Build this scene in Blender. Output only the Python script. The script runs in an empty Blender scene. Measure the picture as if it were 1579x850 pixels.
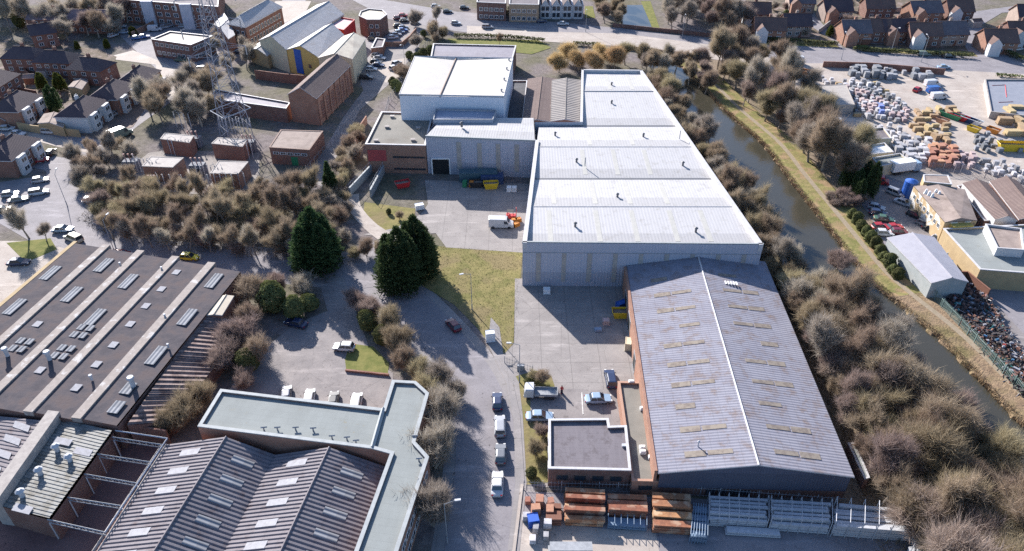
import bpy, math, random
from mathutils import Vector, Matrix
random.seed(7)
R = math.radians
S = bpy.context.scene
COL = S.collection

# ---------------- camera, world, sun, exposure ----------------
FPX, CX, CY = 1150.0, 789.5, 425.0          # focal length and centre in photograph pixels
PITCH = math.atan(825 / FPX)                # camera looks this far below the horizon
CAMH = 90.0
cam = bpy.data.cameras.new('camera')
cam.sensor_width = 36; cam.lens = FPX / 1579 * 36
cam.clip_start = 1; cam.clip_end = 5000
co = bpy.data.objects.new('camera', cam); COL.objects.link(co)
co.location = (0, 0, CAMH); co.rotation_euler = (math.pi / 2 - PITCH, 0, 0)
S.camera = co

SUN_AZ = R(-30.6)      # measured from +Y towards +X
SUN_EL = R(26.3)
w = bpy.data.worlds.new('World'); S.world = w; w.use_nodes = True
nt = w.node_tree; nt.nodes.clear()
sky = nt.nodes.new('ShaderNodeTexSky'); sky.sky_type = 'NISHITA'; sky.sun_disc = False
sky.sun_elevation = SUN_EL; sky.sun_rotation = SUN_AZ; sky.air_density = 1.0; sky.dust_density = 1.2; sky.ozone_density = 5.0
bg = nt.nodes.new('ShaderNodeBackground'); bg.inputs[1].default_value = 0.092
wo = nt.nodes.new('ShaderNodeOutputWorld')
nt.links.new(sky.outputs[0], bg.inputs[0]); nt.links.new(bg.outputs[0], wo.inputs[0])
sun = bpy.data.lights.new('sun', 'SUN'); sun.energy = 5.0; sun.angle = R(0.5); sun.color = (1.0, 0.945, 0.89)
so = bpy.data.objects.new('sun', sun); COL.objects.link(so)
sd = Vector((math.sin(SUN_AZ) * math.cos(SUN_EL), math.cos(SUN_AZ) * math.cos(SUN_EL), math.sin(SUN_EL)))
so.rotation_euler = sd.to_track_quat('Z', 'Y').to_euler(); so.location = sd * 400
S.view_settings.view_transform = 'Standard'; S.view_settings.look = 'None'
S.view_settings.exposure = 1.22; S.view_settings.gamma = 1.0; S.view_settings.use_curve_mapping = False
S.render.engine = 'CYCLES'
S.cycles.max_bounces = 4; S.cycles.diffuse_bounces = 2; S.cycles.glossy_bounces = 2; S.cycles.transparent_max_bounces = 4
S.cycles.use_denoising = False

def W(px, py, z=0.0):
    """where the sight line of a photograph point meets the level z (used to survey the site)"""
    dx = px - CX; u = CY - py
    Y = FPX * math.cos(PITCH) + u * math.sin(PITCH); Z = -FPX * math.sin(PITCH) + u * math.cos(PITCH)
    t = (z - CAMH) / Z
    return Vector((dx * t, Y * t, z))

# ---------------- materials ----------------
def lin(c):
    return tuple((v / 12.92 if v <= 0.04045 else ((v + 0.055) / 1.055) ** 2.4) for v in c)

MATS = {}
class NB:
    def __init__(s, name):
        s.m = bpy.data.materials.new(name); s.m.use_nodes = True
        s.t = s.m.node_tree; s.b = s.t.nodes['Principled BSDF']
    def n(s, typ, **kw):
        x = s.t.nodes.new(typ)
        for k, v in kw.items(): setattr(x, k, v)
        return x
    def l(s, a, b): s.t.links.new(a, b)
    def pos(s, scale=(1, 1, 1), obj=False, uv=False):
        if uv:
            c = s.n('ShaderNodeTexCoord').outputs['UV']
        elif obj:
            c = s.n('ShaderNodeTexCoord').outputs['Object']
        else:
            c = s.n('ShaderNodeNewGeometry').outputs['Position']
        mp = s.n('ShaderNodeMapping'); mp.inputs['Scale'].default_value = scale
        s.l(c, mp.inputs['Vector']); return mp.outputs[0]
    def noise(s, vec, scale, detail=4, rough=0.6):
        x = s.n('ShaderNodeTexNoise'); x.inputs['Scale'].default_value = scale
        x.inputs['Detail'].default_value = detail; x.inputs['Roughness'].default_value = rough
        s.l(vec, x.inputs['Vector']); return x.outputs[0]
    def ramp(s, f, a, b):
        x = s.n('ShaderNodeMapRange'); x.inputs[1].default_value = a; x.inputs[2].default_value = b
        s.l(f, x.inputs[0]); return x.outputs[0]
    def mix(s, f, a, b):
        x = s.n('ShaderNodeMix', data_type='RGBA')
        if isinstance(f, (int, float)): x.inputs[0].default_value = f
        else: s.l(f, x.inputs[0])
        for i, v in ((6, a), (7, b)):
            if isinstance(v, tuple): x.inputs[i].default_value = (*v, 1)
            else: s.l(v, x.inputs[i])
        return x.outputs[2]
    def math(s, op, a, b=None, clamp=False):
        x = s.n('ShaderNodeMath', operation=op); x.use_clamp = clamp
        for i, v in ((0, a), (1, b)):
            if v is None: continue
            if isinstance(v, (int, float)): x.inputs[i].default_value = v
            else: s.l(v, x.inputs[i])
        return x.outputs[0]
    def bump(s, h, dist, strength=1.0):
        x = s.n('ShaderNodeBump'); x.inputs['Distance'].default_value = dist; x.inputs['Strength'].default_value = strength
        s.l(h, x.inputs['Height']); s.l(x.outputs[0], s.b.inputs['Normal'])

def mat(name, a, b=None, rough=0.8, scale=0.6, metal=0.0, spec=0.3, bump=0.0, c=None, cscale=0.08, cr=(0.5, 0.7), lo=0.35, hi=0.65, obj=False, randobj=0.0):
    """two-tone noise material; c is a third colour in large patches"""
    if name in MATS: return MATS[name]
    k = NB(name); v = k.pos(obj=obj)
    if b is None: b = tuple(x * 0.78 for x in a)
    f = k.ramp(k.noise(v, scale, 5, 0.65), lo, hi)
    col = k.mix(f, a, b)
    if c: col = k.mix(k.ramp(k.noise(v, cscale, 4, 0.6), *cr), col, c)
    if randobj:
        oi = k.n('ShaderNodeObjectInfo'); hs = k.n('ShaderNodeHueSaturation')
        k.l(k.math('ADD', k.math('MULTIPLY', oi.outputs['Random'], randobj), 1 - randobj / 2), hs.inputs['Value'])
        k.l(k.math('ADD', k.math('MULTIPLY', oi.outputs['Random'], 0.03), 0.485), hs.inputs['Hue'])
        k.l(col, hs.inputs['Color']); col = hs.outputs[0]
    k.l(col, k.b.inputs['Base Color'])
    k.b.inputs['Roughness'].default_value = rough; k.b.inputs['Metallic'].default_value = metal
    k.b.inputs['Specular IOR Level'].default_value = spec
    if bump: k.bump(k.noise(v, scale * 3, 4), bump)
    MATS[name] = k.m; return k.m

def sheeted(name, a, b, period=0.35, depth=0.04, lap=2.4, streak=0.5, moss=None, mossr=(0.55, 0.7), rough=0.6, spec=0.2, line=0.25, across=0.0, lapdark=0.25):
    """profiled roof or wall sheeting: UV.x runs along the eaves in metres, UV.y up the slope"""
    if name in MATS: return MATS[name]
    k = NB(name)
    uv = k.n('ShaderNodeTexCoord').outputs['UV']
    sp = k.n('ShaderNodeSeparateXYZ'); k.l(uv, sp.inputs[0])
    wv = k.math('SINE', k.math('MULTIPLY', sp.outputs[0], 2 * math.pi / period))
    n1 = k.noise(k.pos((1.3, 0.10, 1), uv=True), 1.0, 5, 0.7)
    n2 = k.noise(k.pos((1, 1, 1)), 0.25, 5, 0.6)
    f = k.math('ADD', k.math('MULTIPLY', k.ramp(n1, .3, .7), streak), k.math('MULTIPLY', k.ramp(n2, .35, .65), 1 - streak))
    col = k.mix(f, a, b)
    if moss:
        col = k.mix(k.ramp(k.noise(k.pos((1, 1, 1)), 0.5, 6, 0.75), *mossr), col, moss)
    if line:
        ln = k.math('MULTIPLY', k.ramp(wv, 0.55, 1.0), line)
        col = k.mix(ln, col, tuple(x * 0.4 for x in a))
    fr = k.math('FRACT', k.math('DIVIDE', sp.outputs[1], lap))
    lp = k.math('LESS_THAN', fr, 0.07)
    col = k.mix(k.math('MULTIPLY', lp, lapdark), col, tuple(x * 0.35 for x in a))
    k.l(col, k.b.inputs['Base Color'])
    k.b.inputs['Roughness'].default_value = rough; k.b.inputs['Specular IOR Level'].default_value = spec
    k.bump(wv, depth)
    MATS[name] = k.m; return k.m

def brickmat(name, a, b, mortar=(0.35, 0.31, 0.27)):
    if name in MATS: return MATS[name]
    k = NB(name)
    uvv = k.pos((1, 1, 1), uv=True)
    br = k.n('ShaderNodeTexBrick'); br.inputs['Scale'].default_value = 1.0
    br.inputs['Brick Width'].default_value = 0.45; br.inputs['Row Height'].default_value = 0.15
    br.inputs['Mortar Size'].default_value = 0.012
    br.inputs['Color1'].default_value = (*a, 1); br.inputs['Color2'].default_value = (*b, 1); br.inputs['Mortar'].default_value = (*mortar, 1)
    k.l(uvv, br.inputs['Vector'])
    n2 = k.noise(k.pos(), 0.5, 5, 0.7)
    col = k.mix(k.math('MULTIPLY', k.ramp(n2, .4, .7), 0.5), br.outputs[0], tuple(x * 0.5 for x in a))
    k.l(col, k.b.inputs['Base Color']); k.b.inputs['Roughness'].default_value = 0.9
    k.b.inputs['Specular IOR Level'].default_value = 0.2
    MATS[name] = k.m; return k.m

def plain(name, c, rough=0.5, metal=0.0, spec=0.5):
    if name in MATS: return MATS[name]
    return mat(name, c, tuple(x * 0.9 for x in c), rough=rough, metal=metal, spec=spec, scale=3)

# ---------------- mesh helpers ----------------
class MB:
    def __init__(s): s.v = []; s.f = []; s.mi = []; s.uv = []
    def poly(s, pts, mi=0, uv=None, flip=False):
        pts = [Vector(p) for p in pts]
        if flip: pts = pts[::-1]
        if uv is None:
            o = pts[0]; ex = None
            for q in pts[1:]:
                if (q - o).length > 1e-6: ex = (q - o).normalized(); break
            nrm = Vector((0, 0, 0))
            for i in range(len(pts)):
                p, q = pts[i], pts[(i + 1) % len(pts)]
                nrm += Vector(((p.y - q.y) * (p.z + q.z), (p.z - q.z) * (p.x + q.x), (p.x - q.x) * (p.y + q.y)))
            if ex is None: ex = Vector((1, 0, 0))
            ey = nrm.normalized().cross(ex) if nrm.length > 1e-9 else Vector((0, 1, 0))
            uv = [((q - o).dot(ex), (q - o).dot(ey)) for q in pts]
        b = len(s.v); s.v += [tuple(p) for p in pts]; s.f.append(tuple(range(b, b + len(pts)))); s.mi.append(mi); s.uv += uv
    def box(s, c, d, rz=0, mi=0, top=None):
        """c = centre of the bottom face, d = sizes"""
        ca, sa = math.cos(rz), math.sin(rz); x, y, z = d[0] / 2, d[1] / 2, d[2]
        def q(a, b, h): return (c[0] + a * ca - b * sa, c[1] + a * sa + b * ca, c[2] + h)
        t = top or (1, 1)
        P = [q(-x, -y, 0), q(x, -y, 0), q(x, y, 0), q(-x, y, 0), q(-x * t[0], -y * t[1], z), q(x * t[0], -y * t[1], z), q(x * t[0], y * t[1], z), q(-x * t[0], y * t[1], z)]
        for f in ((3, 2, 1, 0), (4, 5, 6, 7), (0, 1, 5, 4), (1, 2, 6, 5), (2, 3, 7, 6), (3, 0, 4, 7)): s.poly([P[i] for i in f], mi)
    def bar(s, a, b, r, n=4, mi=0, r2=None):
        a, b = Vector(a), Vector(b); d = b - a
        if d.length < 1e-6: return
        d.normalize(); u = d.orthogonal().normalized(); w_ = d.cross(u); r2 = r if r2 is None else r2
        A = [a + (u * math.cos(2 * math.pi * (i + .5) / n) + w_ * math.sin(2 * math.pi * (i + .5) / n)) * r for i in range(n)]
        B = [b + (u * math.cos(2 * math.pi * (i + .5) / n) + w_ * math.sin(2 * math.pi * (i + .5) / n)) * r2 for i in range(n)]
        for i in range(n): s.poly([A[i], A[(i + 1) % n], B[(i + 1) % n], B[i]], mi, uv=[(0, 0)] * 4)
        s.poly(A[::-1], mi, uv=[(0, 0)] * n); s.poly(B, mi, uv=[(0, 0)] * n)
    def prism(s, pts, z0, z1, mi=0, mtop=None, bottom=False, top=True):
        n = len(pts)
        for i in range(n):
            p, q = pts[i], pts[(i + 1) % n]
            s.poly([(p[0], p[1], z0), (q[0], q[1], z0), (q[0], q[1], z1), (p[0], p[1], z1)], mi)
        if top: s.poly([(p[0], p[1], z1) for p in pts], mi if mtop is None else mtop)
        if bottom: s.poly([(p[0], p[1], z0) for p in pts][::-1], mi)
    def build(s, name, mats, parent=None, smooth=False, loc=None):
        me = bpy.data.meshes.new(name)
        vs = s.v
        if parent is not None and loc is None:
            M = parent.matrix_basis.inverted() if parent.parent is None else (parent.parent.matrix_basis @ parent.matrix_basis).inverted()
            if M != Matrix.Identity(4): vs = [tuple(M @ Vector(p)) for p in vs]
        me.from_pydata(vs, [], s.f)
        if not isinstance(mats, (list, tuple)): mats = [mats]
        for m in mats: me.materials.append(m)
        if len(mats) > 1: me.polygons.foreach_set('material_index', s.mi)
        ul = me.uv_layers.new(name='UVMap')
        ul.data.foreach_set('uv', [c for t in s.uv for c in t])
        if smooth: me.polygons.foreach_set('use_smooth', [True] * len(me.polygons))
        me.update()
        o = bpy.data.objects.new(name, me); COL.objects.link(o)
        if parent is not None: o.parent = parent
        if loc is not None: o.location = loc
        return o

def thing(name, label, cat, loc=(0, 0, 0), rz=0, group=None):
    o = bpy.data.objects.new(name, None); COL.objects.link(o); o.empty_display_size = 0.5
    o.location = loc; o.rotation_euler = (0, 0, rz); o['label'] = label; o['category'] = cat
    o.matrix_basis = Matrix.Translation(Vector(loc)) @ Matrix.Rotation(rz, 4, 'Z')
    if group: o['group'] = group
    return o
def tag(o, label, cat, group=None, kind=None):
    o['label'] = label; o['category'] = cat
    if group: o['group'] = group
    if kind: o['kind'] = kind
    return o
KIDS = {}
def dup(root, loc, rz=0.0, label=None, group=None, sc=None):
    if root.name not in KIDS:
        KIDS[root.name] = [(c, list(c.children)) for c in root.children]
    r = root.copy(); COL.objects.link(r)
    r.location = loc; r.rotation_euler = (0, 0, rz)
    if sc: r.scale = sc if isinstance(sc, (tuple, list)) else (sc, sc, sc)
    if label: r['label'] = label
    if group: r['group'] = group
    for c, gs in KIDS[root.name]:
        d = c.copy(); COL.objects.link(d); d.parent = r
        for g in gs:
            e = g.copy(); COL.objects.link(e); e.parent = d
    return r
ORD = ['first', 'second', 'third', 'fourth', 'fifth', 'sixth', 'seventh', 'eighth', 'ninth', 'tenth', 'eleventh', 'twelfth', 'thirteenth', 'fourteenth', 'fifteenth', 'sixteenth', 'seventeenth', 'eighteenth', 'nineteenth', 'twentieth']
def ordn(i):
    if i < 20: return ORD[i]
    t = {2: 'twenty', 3: 'thirty', 4: 'forty', 5: 'fifty'}[(i + 1) // 10]
    r_ = (i + 1) % 10
    return (t[:-1] + 'ieth') if r_ == 0 else t + '-' + ORD[r_ - 1]

LAY = [0.0]
def struct(name, pts, z, m, kind='structure'):
    """a flat sheet of the setting outlined by surveyed photograph points"""
    LAY[0] += 0.0011; z = z + LAY[0]
    b = MB(); q = [W(*p) for p in pts]
    P = [Vector((p.x, p.y, z)) for p in q]
    area = sum(P[i].x * P[(i + 1) % len(P)].y - P[(i + 1) % len(P)].x * P[i].y for i in range(len(P)))
    if area < 0: P.reverse()
    b.poly(P)
    o = b.build(name, m); o['kind'] = kind; return o
def ribbon(name, line, z, m, closed=False, kerb=0.0):
    """line of (px, py, half width m)"""
    LAY[0] += 0.0011; z = z + LAY[0]; P = [(W(a, c), h) for a, c, h in line]
    L, Rr = [], []
    for i, (p, h) in enumerate(P):
        a = P[max(i - 1, 0)][0]; c = P[min(i + 1, len(P) - 1)][0]
        d = (c - a); d.z = 0; d.normalize(); nn = Vector((-d.y, d.x, 0))
        L.append(p + nn * h); Rr.append(p - nn * h)
    b = MB()
    for i in range(len(P) - 1):
        q = [Vector((v.x, v.y, z)) for v in (L[i], Rr[i], Rr[i + 1], L[i + 1])]
        b.poly(q, uv=[(0, 0)] * 4)
        if kerb:
            for A, B in ((L[i + 1], L[i]), (Rr[i], Rr[i + 1])):
                b.poly([(A.x, A.y, z - kerb), (B.x, B.y, z - kerb), (B.x, B.y, z), (A.x, A.y, z)], uv=[(0, 0)] * 4)
    o = b.build(name, m); o['kind'] = 'structure'; return o
def smooth_line(pts, n=5):
    out = []
    for i in range(len(pts) - 1):
        p0 = pts[max(i - 1, 0)]; p1 = pts[i]; p2 = pts[i + 1]; p3 = pts[min(i + 2, len(pts) - 1)]
        for k in range(n):
            t = k / n
            out.append(tuple(0.5 * ((2 * b) + (-a + c) * t + (2 * a - 5 * b + 4 * c - d) * t * t + (-a + 3 * b - 3 * c + d) * t ** 3) for a, b, c, d in zip(p0, p1, p2, p3)))
    out.append(tuple(pts[-1])); return out
# ---------------- ground, roads, water ----------------
k = NB('ground_earth')
v = k.pos()
n1 = k.ramp(k.noise(v, 0.05, 6, 0.6), .4, .6); n2 = k.ramp(k.noise(v, 0.6, 6, 0.7), .35, .65); n3 = k.ramp(k.noise(v, 0.022, 3), .52, .6)
c = k.mix(n2, (0.135, 0.115, 0.115), (0.23, 0.20, 0.195)); c2 = k.mix(n2, (0.10, 0.095, 0.065), (0.17, 0.155, 0.11))
c = k.mix(n1, c, c2)
k.l(c, k.b.inputs['Base Color']); k.b.inputs['Roughness'].default_value = 1.0; k.b.inputs['Specular IOR Level'].default_value = 0.1
k.bump(k.noise(v, 2.0, 5), 0.15); GROUND = k.m

def tarmac(name, a, b, patch, seam=0.0):
    k = NB(name); v = k.pos()
    f = k.ramp(k.noise(v, 0.22, 6, 0.65), .35, .65); g = k.ramp(k.noise(v, 3.0, 4, 0.7), .3, .7)
    col = k.mix(f, a, b); col = k.mix(k.math('MULTIPLY', g, 0.35), col, tuple(x * 0.7 for x in a))
    st = k.ramp(k.noise(v, 0.5, 7, 0.8), 0.56, 0.64); col = k.mix(k.math('MULTIPLY', st, 0.6), col, patch); s2 = k.ramp(k.noise(k.pos((.25, 1.2, 1)), 0.35, 5, 0.7), 0.56, 0.68); col = k.mix(k.math('MULTIPLY', s2, 0.45), col, tuple(min(1, x * 1.5) for x in b))
    s3 = k.ramp(k.noise(v, 1.3, 3, 0.5), 0.68, 0.72); col = k.mix(k.math('MULTIPLY', s3, 0.7), col, tuple(x * .5 for x in patch))
    vo = k.n('ShaderNodeTexVoronoi', feature='DISTANCE_TO_EDGE'); vo.inputs['Scale'].default_value = 0.12
    k.l(k.mix(0.12, v, k.n('ShaderNodeTexNoise').outputs[1]), vo.inputs['Vector'])
    cr = k.ramp(vo.outputs[0], 0.006, 0.0); col = k.mix(k.math('MULTIPLY', cr, 0.45), col, tuple(x * 0.45 for x in a))
    if seam:
        sp = k.n('ShaderNodeSeparateXYZ'); k.l(v, sp.inputs[0])
        for o_ in (0, 1):
            fr = k.math('FRACT', k.math('DIVIDE', sp.outputs[o_], seam)); col = k.mix(k.math('MULTIPLY', k.math('LESS_THAN', fr, 0.025), 0.5), col, tuple(x * 0.5 for x in a))
    k.l(col, k.b.inputs['Base Color']); k.b.inputs['Roughness'].default_value = 0.85; k.b.inputs['Specular IOR Level'].default_value = 0.25
    return k.m
ROAD = tarmac('road_tarmac', (0.215, 0.20, 0.212), (0.275, 0.256, 0.27), (0.15, 0.138, 0.15))
PARK = tarmac('car_park_tarmac', (0.20, 0.182, 0.182), (0.30, 0.27, 0.26), (0.115, 0.10, 0.095))
YARD = tarmac('yard_concrete', (0.25, 0.228, 0.22), (0.315, 0.288, 0.275), (0.175, 0.155, 0.15), seam=5.2)
PALE = tarmac('pale_concrete', (0.36, 0.31, 0.275), (0.44, 0.39, 0.35), (0.25, 0.20, 0.17))
PAVE = tarmac('pavement_slabs', (0.235, 0.22, 0.22), (0.30, 0.275, 0.27), (0.20, 0.18, 0.165))
BRICKFLOOR = tarmac('red_floor', (0.16, 0.09, 0.085), (0.20, 0.12, 0.11), (0.09, 0.06, 0.055))
GRASSM = mat('rough_grass', (0.15, 0.145, 0.055), (0.25, 0.21, 0.095), rough=1, scale=0.35, spec=0.1, c=(0.21, 0.17, 0.09), cscale=0.12, cr=(.48, .6), bump=0.1)
GREENM = mat('lawn_green', (0.125, 0.14, 0.045), (0.20, 0.19, 0.07), rough=1, scale=0.5, spec=0.1, bump=0.05)
DRYM = mat('dry_bank', (0.20, 0.14, 0.095), (0.29, 0.21, 0.135), rough=1, scale=0.9, spec=0.1, c=(0.16, 0.13, 0.065), cscale=0.12, cr=(.5, .65), bump=0.2)
PATHM = mat('path_dirt', (0.24, 0.20, 0.14), (0.31, 0.25, 0.19), rough=1, scale=1.5, spec=0.1)
LITTERM = mat('leaf_litter', (0.19, 0.15, 0.115), (0.28, 0.22, 0.165), rough=1, scale=1.2, spec=0.1, c=(0.15, 0.13, 0.085), cscale=0.1, bump=0.2)

b = MB(); b.poly([(-1500, -300, 0), (1500, -300, 0), (1500, 2600, 0), (-1500, 2600, 0)])
g = b.build('ground', GROUND); g['kind'] = 'structure'

Z1, Z2, Z3, Z4, Z5 = 0.012, 0.024, 0.036, 0.048, 0.060
# leaf litter under the waterside trees
struct('woodland_floor', [(1000, 100), (1130, 60), (1340, 200), (1380, 390), (1579, 640), (1620, 900), (1330, 900), (1290, 780), (1190, 400), (1050, 190)], Z1, LITTERM)
# canal
WATM = NB('canal_water'); WATM.b.inputs['Base Color'].default_value = (0.05, 0.046, 0.034, 1); WATM.b.inputs['Roughness'].default_value = 0.07
WATM.b.inputs['Specular IOR Level'].default_value = 0.55
WATM.bump(WATM.noise(WATM.pos((1, 1, 1)), 0.9, 4), 0.02)
cr_ = smooth_line([(1040, 95), (1078, 130), (1122, 175), (1178, 225), (1216, 275), (1271, 345), (1330, 420), (1375, 462), (1458, 532), (1560, 640), (1640, 720), (1800, 900)])
RB = [W(*p) for p in cr_]
LB = []
for i, p in enumerate(RB):
    a = RB[max(i - 1, 0)]; c = RB[min(i + 1, len(RB) - 1)]; d = (c - a).normalized()
    wd = 15.5 if i > 14 else 10 + i * 0.4
    n_ = Vector((-d.y, d.x, 0)); n_ = n_ if n_.x < 0 else -n_
    q = p + n_ * wd; LB.append(q)
b = MB()
for i in range(len(RB) - 1):
    b.poly([(LB[i].x, LB[i].y, .02), (LB[i + 1].x, LB[i + 1].y, .02), (RB[i + 1].x, RB[i + 1].y, .02), (RB[i].x, RB[i].y, .02)], uv=[(0, 0)] * 4, flip=False)
o = b.build('canal_water', WATM.m); o['kind'] = 'structure'
for nrm_o in (o,):
    pass
# canal beyond the bridge
struct('canal_water', [(955, 8), (994, 8), (1006, 46), (958, 46)], Z2, WATM.m)
struct('canal_bank', [(988, 2), (1003, 2), (1018, 46), (1007, 46)], Z3, GREENM)
# banks: raised rough strip on the towpath side
def offs(line, d0):
    out = []
    for i, p in enumerate(line):
        a = line[max(i - 1, 0)]; c = line[min(i + 1, len(line) - 1)]; d = (c - a).normalized()
        n_ = Vector((-d.y, d.x, 0)); n_ = n_ if n_.x > 0 else -n_
        out.append(p + n_ * d0)
    return out
def resample(line, step):
    out = [line[0].copy()]; acc = 0
    for i in range(len(line) - 1):
        a, c = line[i], line[i + 1]; L = (c - a).length; t = step - acc
        while t < L:
            out.append(a + (c - a) * (t / L)); t += step
        acc = (acc + L) % step if L >= step - acc else acc + L
    out.append(line[-1].copy()); return out
RBf = resample(RB, 1.2)
rr = random.Random(3)
A0 = [p + Vector((rr.uniform(-.9, .5), rr.uniform(-.6, .6), 0)) for p in RBf]
prof = [(0, 0.0), (0.35, 0.45), (1.6, 0.62), (3.7, 0.6), (3.8, 0.57), (5.0, 0.57), (5.1, 0.6), (8.6, 0.5), (9.5, 0.0)]
rows = [[Vector((p.x, p.y, h + (rr.uniform(-.08, .08) if 0 < j < 8 and j not in (4, 5) else 0))) for p in offs(A0 if j < 2 else RBf, dd)] for j, (dd, h) in enumerate(prof)]
b = MB()
for j in range(len(prof) - 1):
    for i in range(len(RBf) - 1):
        far = RBf[i].y > 118
        mi = 2 if j == 4 else (0 if (j > 0 and far) else 1)
        b.poly([rows[j][i], rows[j][i + 1], rows[j + 1][i + 1], rows[j + 1][i]], mi, uv=[(0, 0)] * 4)
VERGE = mat('verge_grass', (0.155, 0.155, 0.055), (0.25, 0.205, 0.095), rough=1, scale=0.6, spec=0.1, c=(0.27, 0.19, 0.11), cscale=0.25, cr=(.5, .6), bump=0.1)
o = b.build('canal_bank', [VERGE, DRYM, PATHM], smooth=True); o['kind'] = 'structure'

# roads and yards, each sheet a few millimetres above the last
MAIN = smooth_line([(-40, 250, 3), (60, 250, 3.4), (100, 262, 4.2), (85, 300, 5.5), (105, 345, 5.5), (200, 388, 4.6), (320, 401, 4.4), (440, 410, 4.4), (530, 418, 5), (600, 448, 4.8), (655, 497, 4.4), (708, 560, 4.4), (738, 620, 4.6), (752, 690, 5), (752, 760, 5.2), (745, 860, 5.4)])
ribbon('pavement', [(a, c_, h + 1.8) for a, c_, h in MAIN[15:]], 0.006, PAVE)
ribbon('road', MAIN, Z3, ROAD)
struct('road', [(-60, 290), (75, 270), (110, 262), (130, 330), (110, 385), (60, 380), (0, 345), (-60, 340)], Z2, ROAD)
ribbon('road', smooth_line([(95, 265, 4), (150, 225, 4), (200, 188, 4), (255, 145, 5), (290, 112, 5), (330, 85, 5), (400, 62, 5), (430, 30, 5), (470, -20, 5)]), Z2, ROAD)
ribbon('pavement', smooth_line([(10, 205, 1.5), (60, 212, 2), (110, 225, 2), (150, 232, 2)]), Z4, PALE)
ribbon('road', smooth_line([(0, 198, 3.4), (70, 210, 3.4), (150, 218, 3.4)]), Z3, ROAD)
struct('pavement', [(160, 90), (205, 78), (240, 92), (300, 120), (310, 145), (250, 150), (240, 100), (200, 95)], Z4, PALE)
struct('car_park', [(170, 40), (330, 40), (345, 60), (325, 115), (245, 110), (200, 70)], Z1, ROAD)
struct('car_park', [(330, 40), (430, 30), (470, 25), (400, 85), (330, 90)], Z1, PARK)
struct('pavement', [(425, 2), (480, 2), (470, 22), (432, 38), (400, 60), (380, 55)], Z3, PALE)
# grass, hedge ground, lane
struct('lane', [(640, 10), (668, 12), (640, 80), (600, 130), (555, 170), (520, 240), (500, 290), (460, 270), (498, 235), (530, 180), (560, 140), (552, 110), (590, 70)], Z2, PARK)
struct('car_park', [(556, 58), (668, 30), (640, 82), (600, 130), (556, 132)], Z1, ROAD)
struct('yard', [(572, 98), (625, 90), (628, 112), (596, 128), (570, 118)], Z3, PALE)
struct('road', [(510, 405), (580, 372), (620, 372), (640, 395), (600, 440), (560, 445)], Z4, ROAD)
ribbon('path', smooth_line([(604, 372, 2.0), (572, 350, 1.6), (548, 322, 1.5), (545, 300, 1.3)]), Z5, PALE)
struct('grass', [(562, 312), (640, 322), (640, 345), (612, 357), (575, 357), (560, 340)], Z2, GRASSM)
struct('yard', [(655, 278), (816, 284), (806, 390), (688, 382), (672, 360), (590, 366), (560, 362), (610, 352), (650, 330), (660, 315)], Z3, YARD)
struct('grass', [(676, 380), (806, 390), (802, 434), (794, 448), (792, 530), (776, 548), (764, 542), (735, 505), (700, 470), (650, 440), (652, 400)], Z2, GRASSM)
struct('yard', [(794, 430), (985, 430), (1030, 740), (1020, 750), (842, 752), (808, 748), (800, 640), (790, 595), (764, 545), (776, 548), (793, 530)], Z3, YARD)
struct('grass', [(790, 582), (826, 572), (850, 580), (856, 598), (822, 604), (818, 640), (845, 650), (847, 745), (812, 748), (802, 700), (800, 640)], Z4, GRASSM)
struct('car_park', [(818, 600), (860, 600), (950, 602), (960, 660), (846, 660), (818, 640)], Z5, PARK)
struct('pavement', [(757, 490), (770, 505), (776, 545), (800, 590), (806, 640), (812, 745), (800, 860), (782, 860), (795, 745), (792, 650), (780, 590), (752, 530)], Z5 + .008, PAVE)
struct('yard', [(800, 758), (1440, 785), (1500, 900), (800, 900)], Z2, ROAD)
struct('yard', [(800, 800), (840, 795), (890, 812), (950, 818), (1010, 815), (1020, 870), (790, 870)], Z3, PALE)
struct('car_park', [(488, 420), (530, 428), (556, 500), (578, 560), (606, 575), (606, 640), (330, 640), (380, 560), (455, 500), (505, 480)], Z2, PARK)
struct('lawn', [(540, 530), (575, 535), (600, 560), (598, 578), (534, 572), (532, 555)], Z3, GREENM)
struct('floor', [(175, 660), (270, 665), (160, 870), (0, 870), (0, 800), (80, 800)], Z2, BRICKFLOOR)
struct('yard', [(-20, 372), (60, 372), (115, 388), (20, 470), (-20, 480)], Z2, PALE)
struct('grass', [(10, 375), (78, 368), (88, 385), (40, 405)], Z4, GREENM)
# top road
struct('road', [(520, -12), (700, 18), (760, 22), (850, 34), (960, 44), (1140, 66), (1300, 74), (1400, 84), (1640, 92), (1640, 124), (1400, 112), (1200, 106), (1100, 90), (960, 70), (860, 62), (790, 58), (700, 48), (600, 30)], Z1, ROAD)
struct('pavement', [(720, 40), (800, 44), (870, 50), (960, 52), (1100, 70), (1180, 84), (1200, 104), (1100, 92), (960, 72), (830, 64), (800, 60), (720, 56)], Z3, PALE)
struct('pavement', [(1200, 98), (1300, 98), (1420, 108), (1579, 124), (1579, 132), (1400, 118), (1190, 108)], Z3, PALE)
struct('road', [(1216, -10), (1236, -10), (1262, 30), (1300, 74), (1290, 76), (1250, 40)], Z2, ROAD)
struct('road', [(1500, 90), (1480, 60), (1490, 20), (1560, 10), (1640, 0), (1640, 14), (1545, 20), (1512, 40), (1520, 60), (1560, 92)], Z3, ROAD)
struct('lawn', [(1304, 58), (1340, 72), (1330, 78), (1316, 76)], Z4, GREENM)
struct('grass', [(1150, 62), (1285, 66), (1295, 74), (1150, 68)], Z4, GRASSM)
struct('grass', [(1320, 74), (1500, 80), (1508, 88), (1330, 80)], Z4, GRASSM)
struct('grass', [(690, 60), (830, 62), (850, 74), (820, 84), (700, 72)], Z4, GREENM)
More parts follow.
